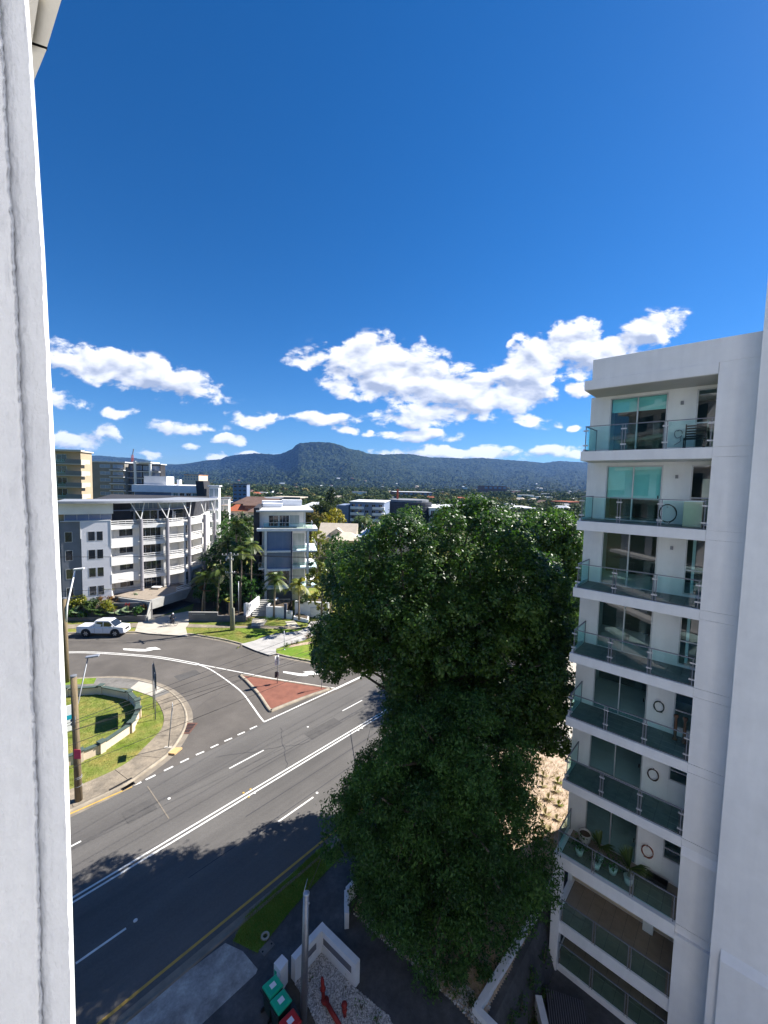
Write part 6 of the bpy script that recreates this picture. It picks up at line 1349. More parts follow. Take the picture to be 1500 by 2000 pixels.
# ================================================================== pickup truck
def pickup(loc, rz, scale, label):
    root = thing('pickup_truck', label, 'pickup truck', (0, 0, 0))
    W2 = .88
    def loft(name, sections, m, smooth=True, parent=root, bev=.0):
        # sections: list of (x, [(halfwidth, z), ...]) from bottom to top
        mb = MB(); k = len(sections[0][1]); n = len(sections); vs = []
        for x, pr in sections:
            vs += [(x, -w, z) for w, z in pr] + [(x, w, z) for w, z in reversed(pr)]
        mm = 2 * k; fs = []
        for i in range(n - 1):
            for j in range(mm): fs.append((i * mm + j, i * mm + (j + 1) % mm, (i + 1) * mm + (j + 1) % mm, (i + 1) * mm + j))
        fs += [tuple(range(mm - 1, -1, -1)), tuple(range((n - 1) * mm, n * mm))]
        mb.add(vs, fs); o = mb.build(name, M[m], parent, smooth, bevel=bev)
        return o
    S_ = lambda x, z0, zw, zt, w=W2: (x, [(w * .93, z0), (w, z0 + .10), (w, zw), (w * .965, zt), (w * .9, zt + .015)])
    body = loft('body', [S_(2.42, .50, .74, .97, .76), S_(2.38, .42, .78, 1.03, .84), S_(2.26, .40, .84, 1.07), S_(1.9, .40, .90, 1.10), S_(1.5, .40, .96, 1.14), S_(1.4, .38, .96, 1.10), S_(-.62, .38, .96, 1.09), S_(-.66, .40, .98, 1.11), S_(-2.45, .44, .98, 1.11), S_(-2.56, .48, .96, 1.09, .86)], 'carwhite', False, bev=.035)
    # greenhouse
    cabm = MB(); zs, zr = 1.03, 1.56
    cs = [(1.52, 1.10, .82), (.92, 1.70, .735), (.76, 1.77, .72), (-.48, 1.77, .72), (-.62, 1.72, .735), (-.68, 1.10, .85)]
    vs = []; 
    for x, z, w in cs: vs += [(x, -w, z), (x, w, z)]
    fs = [(0, 1, 3, 2), (2, 3, 5, 4), (4, 5, 7, 6), (6, 7, 9, 8), (8, 9, 11, 10), (0, 2, 4, 6, 8, 10), (11, 9, 7, 5, 3, 1), (0, 10, 11, 1)]
    cabm.add(vs, fs); cab = cabm.build('cab', M['carwhite'], root, bevel=.03)
    for s in (-1, 1):
        def sidep(pts, name, m, out=.006):
            mb = MB(); P = []
            for x, z in pts: w = .835 - (z - 1.10) / .6 * .10 + out; P.append((x, s * w, z))
            P2 = [(x, y - s * .012, z) for x, y, z in P]; n = len(P)
            mb.add(P + P2, [tuple(range(n)), tuple(range(2 * n - 1, n - 1, -1))] + [(i, (i + 1) % n, (i + 1) % n + n, i + n) for i in range(n)]); return mb.build(name, M[m], cab)
        sidep([(1.34, 1.17), (.86, 1.63), (.30, 1.66), (.30, 1.17)], 'side_window', 'dglass'); sidep([(.20, 1.17), (.20, 1.66), (-.36, 1.66), (-.50, 1.58), (-.50, 1.17)], 'rear_side_window', 'dglass')
        for x0 in (1.34, .25, -.64): MB().box(x0 - .008, x0 + .008, s * .882 - .005, s * .882 + .005, .50, 1.04).build('door_gap', M['plastic'], body)
        MB().box(.34, .48, s * .89 - .012, s * .89 + .012, .98, 1.02).build('door_handle', M['carwhite'], body)
        MB().box(1.18, 1.30, s * .98 - .09, s * .98 + .09, 1.14, 1.32).build('mirror', M['carwhite'], root, bevel=.03)
        MB().hexa([(2.15, s * .60 - .16, .78), (2.43, s * .60 - .14, .76), (2.43, s * .60 + .12, .76), (2.15, s * .72 + .17, .78), (2.02, s * .62 - .14, 1.0), (2.40, s * .60 - .12, .95), (2.40, s * .62 + .12, .95), (2.02, s * .74 + .155, 1.0)]).build('headlight', M['lamp'], root)
        MB().box(-2.53, -2.44, s * .78 - .08, s * .78 + .085, .62, .95).build('tail_light', M['redlamp'], root)
        for wx in (1.50, -1.56):
            # dark wheel arch with a lip and the wheel
            arch = MB(); n = 14; vs = []
            for k in range(n + 1):
                t = math.pi * k / n; vs += [(wx + .51 * math.cos(t), s * .892, .44 + .51 * math.sin(t)), (wx + .45 * math.cos(t), s * .892, .42 + .45 * math.sin(t)), (wx + .45 * math.cos(t), s * .6, .42 + .45 * math.sin(t))]
            fs = [(k * 3, k * 3 + 3, k * 3 + 4, k * 3 + 1) for k in range(n)] + [(k * 3 + 1, k * 3 + 4, k * 3 + 5, k * 3 + 2) for k in range(n)]
            arch.add(vs, fs); arch.add([(wx + .47 * math.cos(math.pi * 2 * k / 20), s * .889, .43 + .47 * math.sin(math.pi * 2 * k / 20)) for k in range(20)], [tuple(range(20))]); arch.build('wheel_arch', M['plastic'], root)
            wh = bpy.data.objects.new('wheel', None); COL.objects.link(wh); wh.parent = root
            ty = MB(); prof = [(.26, -.12), (.36, -.13), (.405, -.09), (.41, 0), (.405, .09), (.36, .13), (.26, .12)]; n = 24
            vs = [(wx + r * math.cos(2 * math.pi * j / n), s * .82 + y, .41 + r * math.sin(2 * math.pi * j / n)) for r, y in prof for j in range(n)]
            ty.add(vs, [(i * n + j, i * n + (j + 1) % n, (i + 1) * n + (j + 1) % n, (i + 1) * n + j) for i in range(6) for j in range(n)]); ty.build('tyre', M['tyre'], wh, True)
            rm = MB(); y = s * .90
            rm.add([(wx + .27 * math.cos(2 * math.pi * j / n), y - s * .03, .41 + .27 * math.sin(2 * math.pi * j / n)) for j in range(n)], [tuple(range(n))])
            rim_ = rm.build('rim_disc', M['plastic'], wh)
            sp_ = MB()
            for k in range(6):
                t = k * math.pi / 3; c, q = math.cos(t), math.sin(t); sp_.beam((wx + c * .04, y - s * .012, .41 + q * .04), (wx + c * .265, y - s * .012, .41 + q * .265), .02, .085, (c, 0, q) if False else (-q, 0, c))
            sp_.build('rim', M['rim'], wh)
    MB().hexa([(1.49, -.76, 1.14), (.945, -.69, 1.66), (.945, .69, 1.66), (1.49, .76, 1.14), (1.52, -.76, 1.15), (.965, -.69, 1.675), (.965, .69, 1.675), (1.52, .76, 1.15)]).build('windscreen', M['dglass'], cab)
    MB().hexa([(-.66, -.70, 1.2), (-.66, .70, 1.2), (-.575, .6, 1.6), (-.575, -.6, 1.6), (-.685, -.70, 1.2), (-.685, .70, 1.2), (-.60, .6, 1.6), (-.60, -.6, 1.6)]).build('rear_window', M['dglass'], cab)
    MB().box(-2.52, -.74, -.83, .83, 1.125, 1.17).build('tonneau_cover', M['carwhite'], root, bevel=.02)
    MB().tube([(-.80, -.74, 1.1), (-.72, -.68, 1.66), (-.70, 0, 1.74), (-.72, .68, 1.66), (-.80, .74, 1.1)], .022, 8).build('sports_bar', M['carwhite'], root, True)
    MB().box(2.32, 2.47, -.76, .76, .42, .62).build('front_bumper', M['carwhite'], root, bevel=.04); MB().box(2.36, 2.435, -.44, .44, .70, .92).build('grille', M['plastic'], root); MB().box(2.465, 2.48, -.22, .22, .48, .58).build('number_plate', M['paper'], root)
    MB().box(-2.62, -2.45, -.8, .8, .40, .54).build('rear_bumper', M['galv_d'], root, bevel=.02)
    root.location = loc; root.rotation_euler = (0, 0, rz); root.scale = scale
    return root
fL, rL = G(*z7a(-185 + 0, 0)), None
def zt3(X, Y): return (120 + X / 7.5, 1100 + Y / 7.5)
rw, fw2 = G(*zt3(362, 1086)), G(*zt3(788, 1085))
tdir = (fw2 - rw); trz = math.atan2(tdir.y, tdir.x); tsc = tdir.length / 3.06
mid = (rw + fw2) / 2 + Vector((-tdir.y, tdir.x, 0)).normalized() * .86 * .96
trk = pickup((mid.x, mid.y, .012), trz, (min(tsc, 1.30), .96, 1.18), 'white extra cab pickup parked at the kerb with a flat tray cover')
def dup3(root, loc, label):
    r = dup(root, loc, root.rotation_euler.z, 1, label); r.scale = root.scale; return r
dup3(trk, mid - tdir.normalized() * 8.6 + Vector((0, 0, .012)), 'white pickup mostly hidden behind the window pillar')
# ================================================================== rider with a bicycle in the driveway
cy = G(*z7a(350, 1060), .155)
bk = thing('bicycle', 'dark bicycle ridden out of the garage driveway', 'bicycle', cy)
bd = Vector((.96, -.28, 0)); 
def BP(x, z): return cy + bd * x + Vector((0, 0, z))
for x in (-.52, .52):
    n = 20; wv = [BP(x + .33 * math.cos(2 * math.pi * k / n), .34 + .33 * math.sin(2 * math.pi * k / n)) for k in range(n + 1)]
    wh = MB().tube(wv, .02, 6, caps=False).build('wheel', M['tyre'], bk, True); sp_ = MB()
    for k in range(8): sp_.tube([BP(x, .34), wv[k * 2]], .004, 3)
    sp_.build('spokes', M['galv'], wh)
fm = MB()
for a, b in (((-.52, .34), (-.12, .32)), ((-.12, .32), (-.22, .82)), ((-.22, .78), (-.52, .34)), ((-.20, .74), (.36, .80)), ((-.12, .32), (.38, .70)), ((.34, .92), (.52, .34))): fm.tube([BP(*a), BP(*b)], .022, 6)
fm.build('frame', M['plastic'], bk, True); MB().beam(BP(-.34, .86), BP(-.10, .87), .14, .05).build('saddle', M['plastic'], bk)
side_ = Vector((-bd.y, bd.x, 0)); MB().tube([BP(.36, 1.0) - side_ * .28, BP(.36, 1.02), BP(.36, 1.0) + side_ * .28], .016, 6).build('handlebar', M['plastic'], bk)
for s in (-1, 1): MB().beam(BP(-.12 + s * .14, .30 - s * .08) + side_ * s * .1 - bd * .06, BP(-.12 + s * .14, .30 - s * .08) + side_ * s * .1 + bd * .06, .08, .03).build('pedal', M['plastic'], bk)
def person_skin(name, joints, edges, mats, parent):
    me = bpy.data.meshes.new(name); me.from_pydata([j[0] for j in joints], edges, []); o = bpy.data.objects.new(name, me); COL.objects.link(o)
    sk = o.modifiers.new('skin', 'SKIN'); sk.use_smooth_shade = True
    for v, j in zip(me.skin_vertices[0].data if me.skin_vertices else [], joints): v.radius = (j[1], j[1])
    return o
bpy.context.view_layer.update()
rider = thing('person', 'person in dark clothes and a pale helmet riding a bicycle on the driveway', 'person', cy)
hip = BP(-.22, .94); ch = BP(.02, 1.34); nk = BP(.08, 1.48); hd = BP(.13, 1.62)
J = [(hip, .14), (hip.lerp(ch, .5), .15), (ch, .16), (nk, .06), (hd - Vector((0, 0, .03)), .09), (hd + Vector((0, 0, .06)), .09)]; E_ = [(0, 1), (1, 2), (2, 3), (3, 4), (4, 5)]
for s in (-1, 1):
    k = len(J); sh = ch + side_ * s * .18 + Vector((0, 0, .04)); el = BP(.16, 1.14) + side_ * s * .24; hn_ = BP(.35, 1.04) + side_ * s * .22
    J += [(sh, .065), (el, .045), (hn_, .04)]; E_ += [(2, k), (k, k + 1), (k + 1, k + 2)]
    k = len(J); kn_ = BP(.17 - .05 * s, .72 + .08 * s) + side_ * s * .12; ft = BP(-.12 + s * .14, .36 - s * .08) + side_ * s * .1; toe = ft + bd * .14 - Vector((0, 0, .02))
    J += [(hip + side_ * s * .09, .1), (kn_, .065), (ft, .045), (toe, .035)]; E_ += [(0, k), (k, k + 1), (k + 1, k + 2), (k + 2, k + 3)]
me = bpy.data.meshes.new('body'); me.from_pydata([tuple(j[0] - cy) for j in J], E_, []); bo = bpy.data.objects.new('body', me); COL.objects.link(bo); bo.parent = rider
bo.modifiers.new('skin', 'SKIN'); me.materials.append(M['dark_cloth'])
if not me.skin_vertices:
    bpy.context.view_layer.objects.active = bo; bo.select_set(True); bpy.ops.mesh.customdata_skin_add()
for v, j in zip(me.skin_vertices[0].data, J): v.radius = (j[1], j[1])
me.skin_vertices[0].data[0].use_root = True
bo.modifiers.new('sub', 'SUBSURF').levels = 1
MB().ball(hd + Vector((0, 0, .0)) + bd * .012, .098, 12, 8, sq=(.95, .95, 1.12)).build('head', M['skin'], rider, True)
MB().ball(hd + Vector((0, 0, .065)) - bd * .01, .125, 12, 8, sq=(1.0, 1.0, .75)).build('helmet', M['paper'], rider, True)
MB().ball(hd + bd * .105 - Vector((0, 0, .01)), .02, 6, 4).build('nose', M['skin'], rider, True)
for s in (-1, 1):
    hn_ = BP(.36, 1.04) + side_ * s * .22; MB().ball(hn_, .045, 8, 6).build('hand', M['skin'], rider, True)
MB().beam(BP(-.20, 1.15), BP(-.08, 1.46), .26, .14, tuple(-bd)).build('backpack', M['plastic'], rider, bevel=.03)

# ================================================================== lower right: verge furniture
# steel street pole
b = G(592, 2012, .1); t = AY(598.5, 1746, b.y)
sp = thing('steel_street_pole', 'tall grey steel pole rising in front of the white walls', 'pole', b)
MB().tube([b, t], [.135, .115], 18).build('shaft', M['steel'], sp, True); MB().lathe([(.12, 0), (.12, .03), (.09, .06)], t, 18).build('cap', M['galv'], sp, True)
q = AY(603, 1764, b.y - .12); MB().ball(q, .045, 8, 6).build('bolt', M['galv'], sp, True)
MB().tube([t + Vector((-.06, .0, -.12)), t + Vector((-.10, .0, .05)), t + Vector((-.02, .3, .28))], .012, 6).build('wire_hook', M['galv'], sp, True)
wire('dark wire leaving the top of the steel pole towards the fig tree', t + Vector((0, .05, -.03)), AY(640, 1640, t.y + 7), .1, .014)
# manhole ring and service lid
q = G(518, 1829, .13); mh = thing('pipe_riser', 'round pale riser ring in the shaded path', 'manhole', q)
mb = MB(); n = 18; pr = [(.10, .0), (.19, .0), (.19, .05), (.10, .05)]
vs = [(q.x + r * math.cos(2 * math.pi * j / n), q.y + r * math.sin(2 * math.pi * j / n), q.z + z) for r, z in pr for j in range(n)]; mb.add(vs, [(i * n + j, i * n + (j + 1) % n, ((i + 1) % 4) * n + (j + 1) % n, ((i + 1) % 4) * n + j) for i in range(4) for j in range(n)]); mb.build('ring', M['path_new'], mh, True); MB().lathe([(.1, .0), (.1, .012)], q, 14).build('hole', M['black'], mh)
sl_ = thing('service_lid', 'grey rectangular concrete service lid on the shaded path', 'manhole', G(521, 1851, .13))
Z4 = lambda X, Y: (500 + X / 5.769, 1700 + Y / 5.769)
q = [g2(*Z4(*p), .14) for p in [(30, 902), (90, 968), (218, 838), (158, 775)]]; MB().prism(q, .1, .145).build('lid', M['path_grey'], sl_)
for p in ((75, 915), (175, 825)): g_ = G(*Z4(*p), .15); MB().lathe([(.04, 0), (.04, .006)], g_, 8).build('lifting_eye', M['black'], sl_)
# V shaped white wall
vw = thing('angled_white_wall', 'white V shaped wall with a recessed grey panel around white gravel', 'wall', G(*Z4(738, 950), .1))
gz = .06
ap, rt, lf = G(*Z4(738, 942), gz), G(*Z4(1118, 1345), gz), G(*Z4(440, 1290), gz)
HW = AY(*Z4(738, 680), ap.y).z
inn = [Vector((lf.x, lf.y)), Vector((ap.x, ap.y)), Vector((rt.x, rt.y))]
def arm(a, b, name, pu0, pu1, endlow=None):
    f = Fr(a, b - a); L = (b - a).length; th = .26; pz0, pz1 = HW - .62, HW - .27
    pn = MB()
    pn.fb(f, 0, L, .05, th, 0, HW); wl_ = pn.build(name, M['edging'], vw)
    for (u0, u1, z0, z1) in ((0, pu0, 0, HW), (pu1, L, 0, HW), (pu0, pu1, 0, pz0), (pu0, pu1, pz1, HW)): MB().fb(f, u0 + .001, u1 - .001, 0, .049, z0, z1 - .001).build('wall_face', M['edging'], wl_)
    MB().fb(f, pu0, pu1, .03, .048, pz0, pz1).build('recess_panel', M['slatgrey'], wl_); return f, L
d1 = (inn[1] - inn[0]).normalized(); L1_ = (inn[1] - inn[0]).length; L2_ = (inn[2] - inn[1]).length
arm(inn[0], inn[1] + d1 * .26, 'wall_arm', L1_ * .40, L1_ * .80); arm(inn[1], inn[2], 'wall_arm', L2_ * .03, L2_ * .88)
# meter pillar
mp_ = thing('meter_pillar', 'small white pillar box with a green and white notice behind the bins', 'pillar', G(*Z4(250, 1250), .1))
tp_ = [Z4(200, 1042), Z4(293, 940), Z4(362, 1012), Z4(275, 1140)]; zz_ = HW - .05
tq = [Vector(g2(*p, zz_)) for p in tp_]; MB().prism(tq, .05, zz_).build('pillar_body', M['edging'], mp_, bevel=.01)
f = Fr(tq[0], tq[3] - tq[0]); L = (tq[3] - tq[0]).length
nt_ = MB().fb(f, .05, L - .04, -.012, -.002, zz_ - .75, zz_ - .2).build('notice', M['paper'], mp_); MB().fb(f, .05, L * .5, -.016, -.0125, zz_ - .5, zz_ - .2).build('notice_band', M['green_bin'], nt_)
# timber edge between pillar and gravel
te = [g2(*Z4(*p), .06) for p in [(310, 1110), (350, 1140), (560, 1480), (700, 1731), (560, 1760), (400, 1450), (300, 1260)]]; struct('dark_bark_strip', MB().sheet(te, .135), M['soil'])
# gravel bed of pebbles
gv = [g2(*Z4(*p), .08) for p in [(738, 945), (1120, 1345), (1500, 1660), (1560, 1800), (700, 1800), (560, 1480), (442, 1290)]]
struct('gravel_base', MB().sheet(gv, .138), M['gravel'])
def pebbles(name, poly, n, r0, r1, mat, z, label):
    xs = [p[0] for p in poly]; ys = [p[1] for p in poly]; pts = []
    while len(pts) < n:
        x, y = random.uniform(min(xs), max(xs)), random.uniform(min(ys), max(ys))
        if inpoly(x, y, poly): pts.append((x, y))
    V = []; T = []
    B = np.array([(1, 0, 0), (0, 1, 0), (-1, 0, 0), (0, -1, 0), (0, 0, 1)]); F = [(0, 1, 4), (1, 2, 4), (2, 3, 4), (3, 0, 4)]
    for x, y in pts:
        r = random.uniform(r0, r1); th = random.uniform(0, 6.28); c, s = math.cos(th), math.sin(th); zz_ = z((x, y)) if callable(z) else z
        P = B * np.array([r * random.uniform(.8, 1.5), r, r * random.uniform(.6, 1.0)]); P = np.stack([P[:, 0] * c - P[:, 1] * s + x, P[:, 0] * s + P[:, 1] * c + y, P[:, 2] + zz_], 1); t = random.random()
        for f in F: V.append(P[list(f)]); T.append(t)
    return quads(name, np.array(V), mat, None, np.array(T), nper=3, tags=dict(kind='stuff', label=label))
M['pebble'] = leafmat('pale_pebble', (.16, .155, .15), (.40, .39, .38), (.62, .60, .58), .85, .2, 0.0)
pebbles('gravel', gv, 5200, .022, .05, M['pebble'], .138, 'white and grey gravel inside the V shaped wall')
# red fire hydrant pipework
hy = thing('hydrant_pipe', 'red hydrant pipework standing in the white gravel', 'hydrant', G(*Z4(770, 1490), .14))
a = G(*Z4(765, 1500), .14); top = AY(*Z4(745, 1210), a.y)
MB().tube([a, a.lerp(top, .9), top], [.075, .07, .05], 10).build('riser', M['hydrant'], hy, True)
for z in (.1, .55): MB().lathe([(.11, 0), (.11, .05)], a.lerp(top, z), 12).build('flange', M['hydrant'], hy, True)
b = G(*Z4(950, 1760), .30); MB().tube([a + Vector((0, 0, .22)), b], .085, 10).build('pipe', M['hydrant'], hy, True)
MB().lathe([(.14, 0), (.14, .08)], a + Vector((.07, -.07, .18)), 12).build('flange', M['hydrant'], hy, True)
c = G(*Z4(1000, 1640), .14); t_ = AY(*Z4(995, 1520), c.y)
MB().tube([c, t_], .07, 10).build('riser', M['hydrant'], hy, True); MB().ball(t_ + Vector((0, 0, .02)), .12, 10, 8).build('valve_cap', M['hydrant'], hy, True); MB().lathe([(.10, 0), (.10, .05)], c.lerp(t_, .5), 12).build('flange', M['hydrant'], hy, True)
# wheelie bins
def bin_(label, tpx, ang, lid, z=1.02, group=None):
    c = G(*tpx, z); root = thing('wheelie_bin', label, 'bin', (0, 0, 0))
    MB().hexa([(-.20, -.22, .06), (.20, -.22, .06), (.20, .24, .06), (-.20, .24, .06), (-.27, -.29, z - .06), (.27, -.29, z - .06), (.27, .30, z - .06), (-.27, .30, z - .06)]).build('bin_body', M['bin_body'], root, bevel=.02)
    ld_ = MB().hexa([(-.29, -.34, z - .055), (.29, -.34, z - .055), (.30, .30, z - .055), (-.30, .30, z - .055), (-.24, -.28, z + .02), (.24, -.28, z + .02), (.27, .28, z + .05), (-.27, .28, z + .05)]).build('lid', M[lid], root, bevel=.03)
    MB().hexa([(-.09, -.12, z + .034), (.09, -.12, z + .034), (.09, .10, z + .043), (-.09, .10, z + .043), (-.09, -.12, z + .038), (.09, -.12, z + .038), (.09, .10, z + .048), (-.09, .10, z + .048)]).build('sticker', M['paper'], ld_)
    MB().tube([(-.25, .38, z - .02), (.25, .38, z - .02)], .02, 8).build('handle', M['plastic'], root)
    for s in (-.24, .24): MB().tube([(s - .02, .28, .1), (s + .02, .28, .1)], .1, 12).build('wheel', M['plastic'], root)
    root.location = (c.x, c.y, .13); root.rotation_euler = (0, 0, ang); return root
ba = ROADA - math.pi / 2
bin_('green lidded wheelie bin nearest the small white pillar', Z4(188, 1340), ba + 3.14, 'green_bin'); bin_('green lidded wheelie bin between the other green bin and the red one', Z4(280, 1510), ba + 3.14, 'green_bin'); bin_('red lidded wheelie bin at the bottom edge of the picture', Z4(385, 1745), ba + 3.14, 'red_bin')
# low white retaining walls
def edging(name, label, pts, w, h, z=.06, tz=0):
    root = thing(name, label, 'wall', (*pts[0], z))
    for a, b in zip(pts, pts[1:]):
        a, b = Vector(a), Vector(b); f = Fr(a, b - a); MB().fb(f, 0, (b - a).length, 0, w, z - 2, z + h).build('wall_length', M['edging'], root, bevel=.008)
    return root
zt_ = .45
Z3 = lambda X, Y: (880 + X / 6, 1720 + Y / 6)
edging('retaining_wall', 'long low white retaining wall under the fig tree beside the tower', [g2(*q, zt_) for q in [Z3(322, 1555), Z3(960, 480), Z3(1250, 0), (1128, 1620)]], .26, zt_, 0)
edging('retaining_wall', 'short white wall returning to the bottom edge beside the dark cover', [g2(*q, zt_) for q in [Z3(322, 1560), Z3(520, 1760)]], .26, zt_ - .005, 0)
edging('kerb_wall', 'small white wall end beside the dark hatched cover', [g2(*q, -1.0) for q in [Z3(990, 1335), Z3(1075, 1700), Z3(1150, 1900)]], .28, .35, -1.35)
edging('return_wall', 'white wall corner emerging from the fig foliage', [g2(*q, .9) for q in [Z4(1050, 480), Z4(1042, 215), Z4(1190, 60), Z4(1420, -200)]], .2, .9, 0.0)
cv_ = thing('pit_cover', 'dark hatched cover beside the base of the white tower', 'cover', G(*Z3(1300, 1500), -1.5))
q = [g2(*p, -1.45) for p in [Z3(1110, 1260), Z3(1560, 1420), Z3(1620, 1800), Z3(1170, 1800)]]; MB().prism(q, -1.7, -1.45).build('cover_plate', M['charcoal'], cv_)
mb = MB(); A_, B2, C_, D_ = [Vector(p) for p in q]
for k in range(16):
    t = (k + .5) / 16; mb.beam((*A_.lerp(B2, t), -1.43), (*D_.lerp(C_, t), -1.43), .03, .03)
mb.build('hatching', M['slatgrey'], cv_)
kn2 = edging('ramp_wall', 'white sloping kerb wall at the foot of the projecting bay', [R.P(6.05, -1.6, 0)[:2], R.P(6.3, -3.2, 0)[:2]], .3, 1.6, .2)
# hedge and far drive seen between the fig and the tower
struct('far_drive', MB().sheet([g2(*q, -.4) for q in [(1040, 1425), (1120, 1440), (1125, 1490), (1100, 1480), (1060, 1458)]], -.30), M['path_new'])
# ================================================================== the window edge beside the camera
def pillar():
    root = thing('window_pillar', 'thick white painted window pillar with cracked paint at the left edge', 'pillar', (-.62, .62, 19))
    D = .60
    # left-to-right profile in picture columns, at depth D and farther: outer lit strip, arris, main face, ridge, second face
    ys = np.linspace(-250, 2250, 620)
    def edge(y): return np.interp(y, [-300, 0, 500, 1000, 1500, 2000, 2300], [36, 55, 87, 112, 133, 147, 154])
    rows = []
    rng = np.random.default_rng(3)
    nzv = lambda k, y, s, a: a * noise.noise(Vector((k * 7.7, y * s, 0.3)))
    cols = None
    for y in ys:
        xe = edge(y); xa = xe - 6 - 2.0 * (y / 2000) + nzv(1, y, .02, 2.2) + nzv(2, y, .11, 1.0); xr = np.interp(y, [-300, 0, 500, 1000, 1500, 2000, 2300], [-22, -6, 24, 48, 66, 78, 84]) + nzv(3, y, .015, 3) + nzv(4, y, .09, 2.2) + nzv(14, y, .25, 1.0)
        row = []
        pts = [(xe + 1.0, D + .10), (xe + nzv(5, y, .05, .5), D + .045), (xa + 4, D + .012), (xa, D), ]
        for t in np.linspace(.06, .94, 16): pts.append((xa + (xr + 6 - xa) * t, D + .002 + .0013 * nzv(6 + t * 2, y, .012, 1) + .0004 * nzv(20 + t * 3, y, .05, 1) + .00012 * nzv(50 + t * 11, y, .2, 1)))
        pts += [(xr + 6, D + .003), (xr + 3.5, D - .005 + .004 * nzv(8, y, .13, 1)), (xr + .8 * nzv(12, y, .2, 1), D - .008 + .004 * nzv(9, y, .09, 1)), (xr - 4, D - .001), (xr - 7, D + .004)]
        for t in np.linspace(.05, 1, 12): pts.append((xr - 8 - 110 * t, D + .004 + .003 * nzv(30 + t * 3, y, .012, 1) + .0007 * nzv(33 + t * 8, y, .07, 1)))
        for (x, dd) in pts:
            p = AY(x, y, dd) ; row.append(p)
        rows.append(row)
    k = len(rows[0]); n = len(rows)
    vs = [p for r in rows for p in r]
    def strip_(name, j0, j1, m):
        mb = MB(); mb.add([rows[i][j] for i in range(n) for j in range(j0, j1 + 1)], [(i * (j1 - j0 + 1) + j, (i + 1) * (j1 - j0 + 1) + j, (i + 1) * (j1 - j0 + 1) + j + 1, i * (j1 - j0 + 1) + j + 1) for i in range(n - 1) for j in range(j1 - j0)])
        return mb.build(name, m, root, True)
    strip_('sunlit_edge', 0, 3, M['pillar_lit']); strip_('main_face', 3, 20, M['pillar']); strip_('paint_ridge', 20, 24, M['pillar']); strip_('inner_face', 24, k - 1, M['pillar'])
    # the solid behind
    mb = MB(); a = [rows[0][0] + Vector((-.012, .0, 0)), rows[-1][0] + Vector((-.012, 0, 0))]
    mb.add([a[0], a[1], a[1] + Vector((-.5, .25, 0)), a[0] + Vector((-.5, .25, 0)), a[0] + Vector((-.8, .0, 0)), a[1] + Vector((-.8, 0, 0)), a[1] + Vector((-.8, .25, 0)), a[0] + Vector((-.8, .25, 0))], [(0, 1, 2, 3), (3, 2, 6, 7), (7, 6, 5, 4), (0, 4, 5, 1)]); mb.build('core', M['pillar'], root)
pillar()
ev = thing('eave_corner', 'beige corner of an overhanging ledge with a dark joint at the top left', 'eave', AY(90, 60, 1.6))
De = 1.5
def ep(x, y, d): return AY(x, y, d)
a = [ep(126, -20, De), ep(92, 92, De), ep(30, 70, De), ep(40, -20, De)]; up_ = ray(40, 40) * .3 + Vector((-.12, 0, .05))
def slab_(pts, name, m):
    mb = MB(); n = len(pts); mb.add(list(pts) + [p + up_ for p in pts], [tuple(range(n)), tuple(range(2 * n - 1, n - 1, -1))] + [(i, i + n, (i + 1) % n + n, (i + 1) % n) for i in range(n)]); return mb.build(name, M[m], ev)
slab_(a, 'soffit_board', 'eave'); slab_([ep(91, 97, De), ep(66, 158, De), ep(20, 170, De), ep(28, 76, De)], 'soffit_board', 'eave')
slab_([ep(92.5, 90.5, De + .01), ep(92, 99, De + .01), ep(28, 78, De + .01), ep(30, 68, De + .01)], 'joint', 'black')
slab_([ep(80, -30, De - .02), ep(62, 85, De - .02), ep(20, 80, De - .02), ep(20, -30, De - .02)], 'soffit_trim', 'eave')

# ================================================================== the tower the picture is taken from: it stands behind the camera and shows in the glass opposite
ot = thing('home_tower', 'white apartment tower that the window pillar belongs to', 'apartment building', (-4, -.6, -1.5))
HF = Fr((-14, -.42), (1, 0)); 
MB().fb(HF, 0, 22, -6, 0, -2, 36).build('wall', M['r_white'], ot)
for k in range(12):
    z = -1 + k * 2.93
    MB().box(-14, -3.2, -.415, .85, z, z + .3).build('balcony_slab', M['r_white'], ot)
    for x in (-12.5, -9.5, -6.5): MB().box(x, x + 2.0, -.41, -.38, z + .35, z + 2.5).build('window', M['dglass'], ot)
# ================================================================== the fig trees
A_SIL = [(608, 1290), (602, 1250), (622, 1180), (615, 1135), (640, 1072), (690, 1058), (735, 1018), (780, 1000), (800, 988), (850, 998), (880, 973), (905, 1000), (925, 954), (952, 972), (985, 983), (1010, 988), (1025, 1010), (1050, 1070), (1120, 1110), (1120, 1480), (1050, 1470), (1000, 1450), (760, 1450), (742, 1335), (702, 1305), (650, 1338), (620, 1322)]
B_SIL = [(735, 1330), (745, 1420), (680, 1490), (655, 1540), (618, 1585), (612, 1640), (655, 1700), (690, 1785), (722, 1835), (790, 1905), (850, 1962), (905, 1942), (960, 1875), (1010, 1835), (1092, 1765), (1085, 1680), (1062, 1640), (1058, 1560), (1045, 1480), (1020, 1400), (900, 1330)]
C_SIL = [(1005, 1010), (1030, 992), (1080, 990), (1125, 1000), (1150, 1030), (1160, 1150), (1150, 1300), (1135, 1470), (1080, 1460), (1040, 1300)]
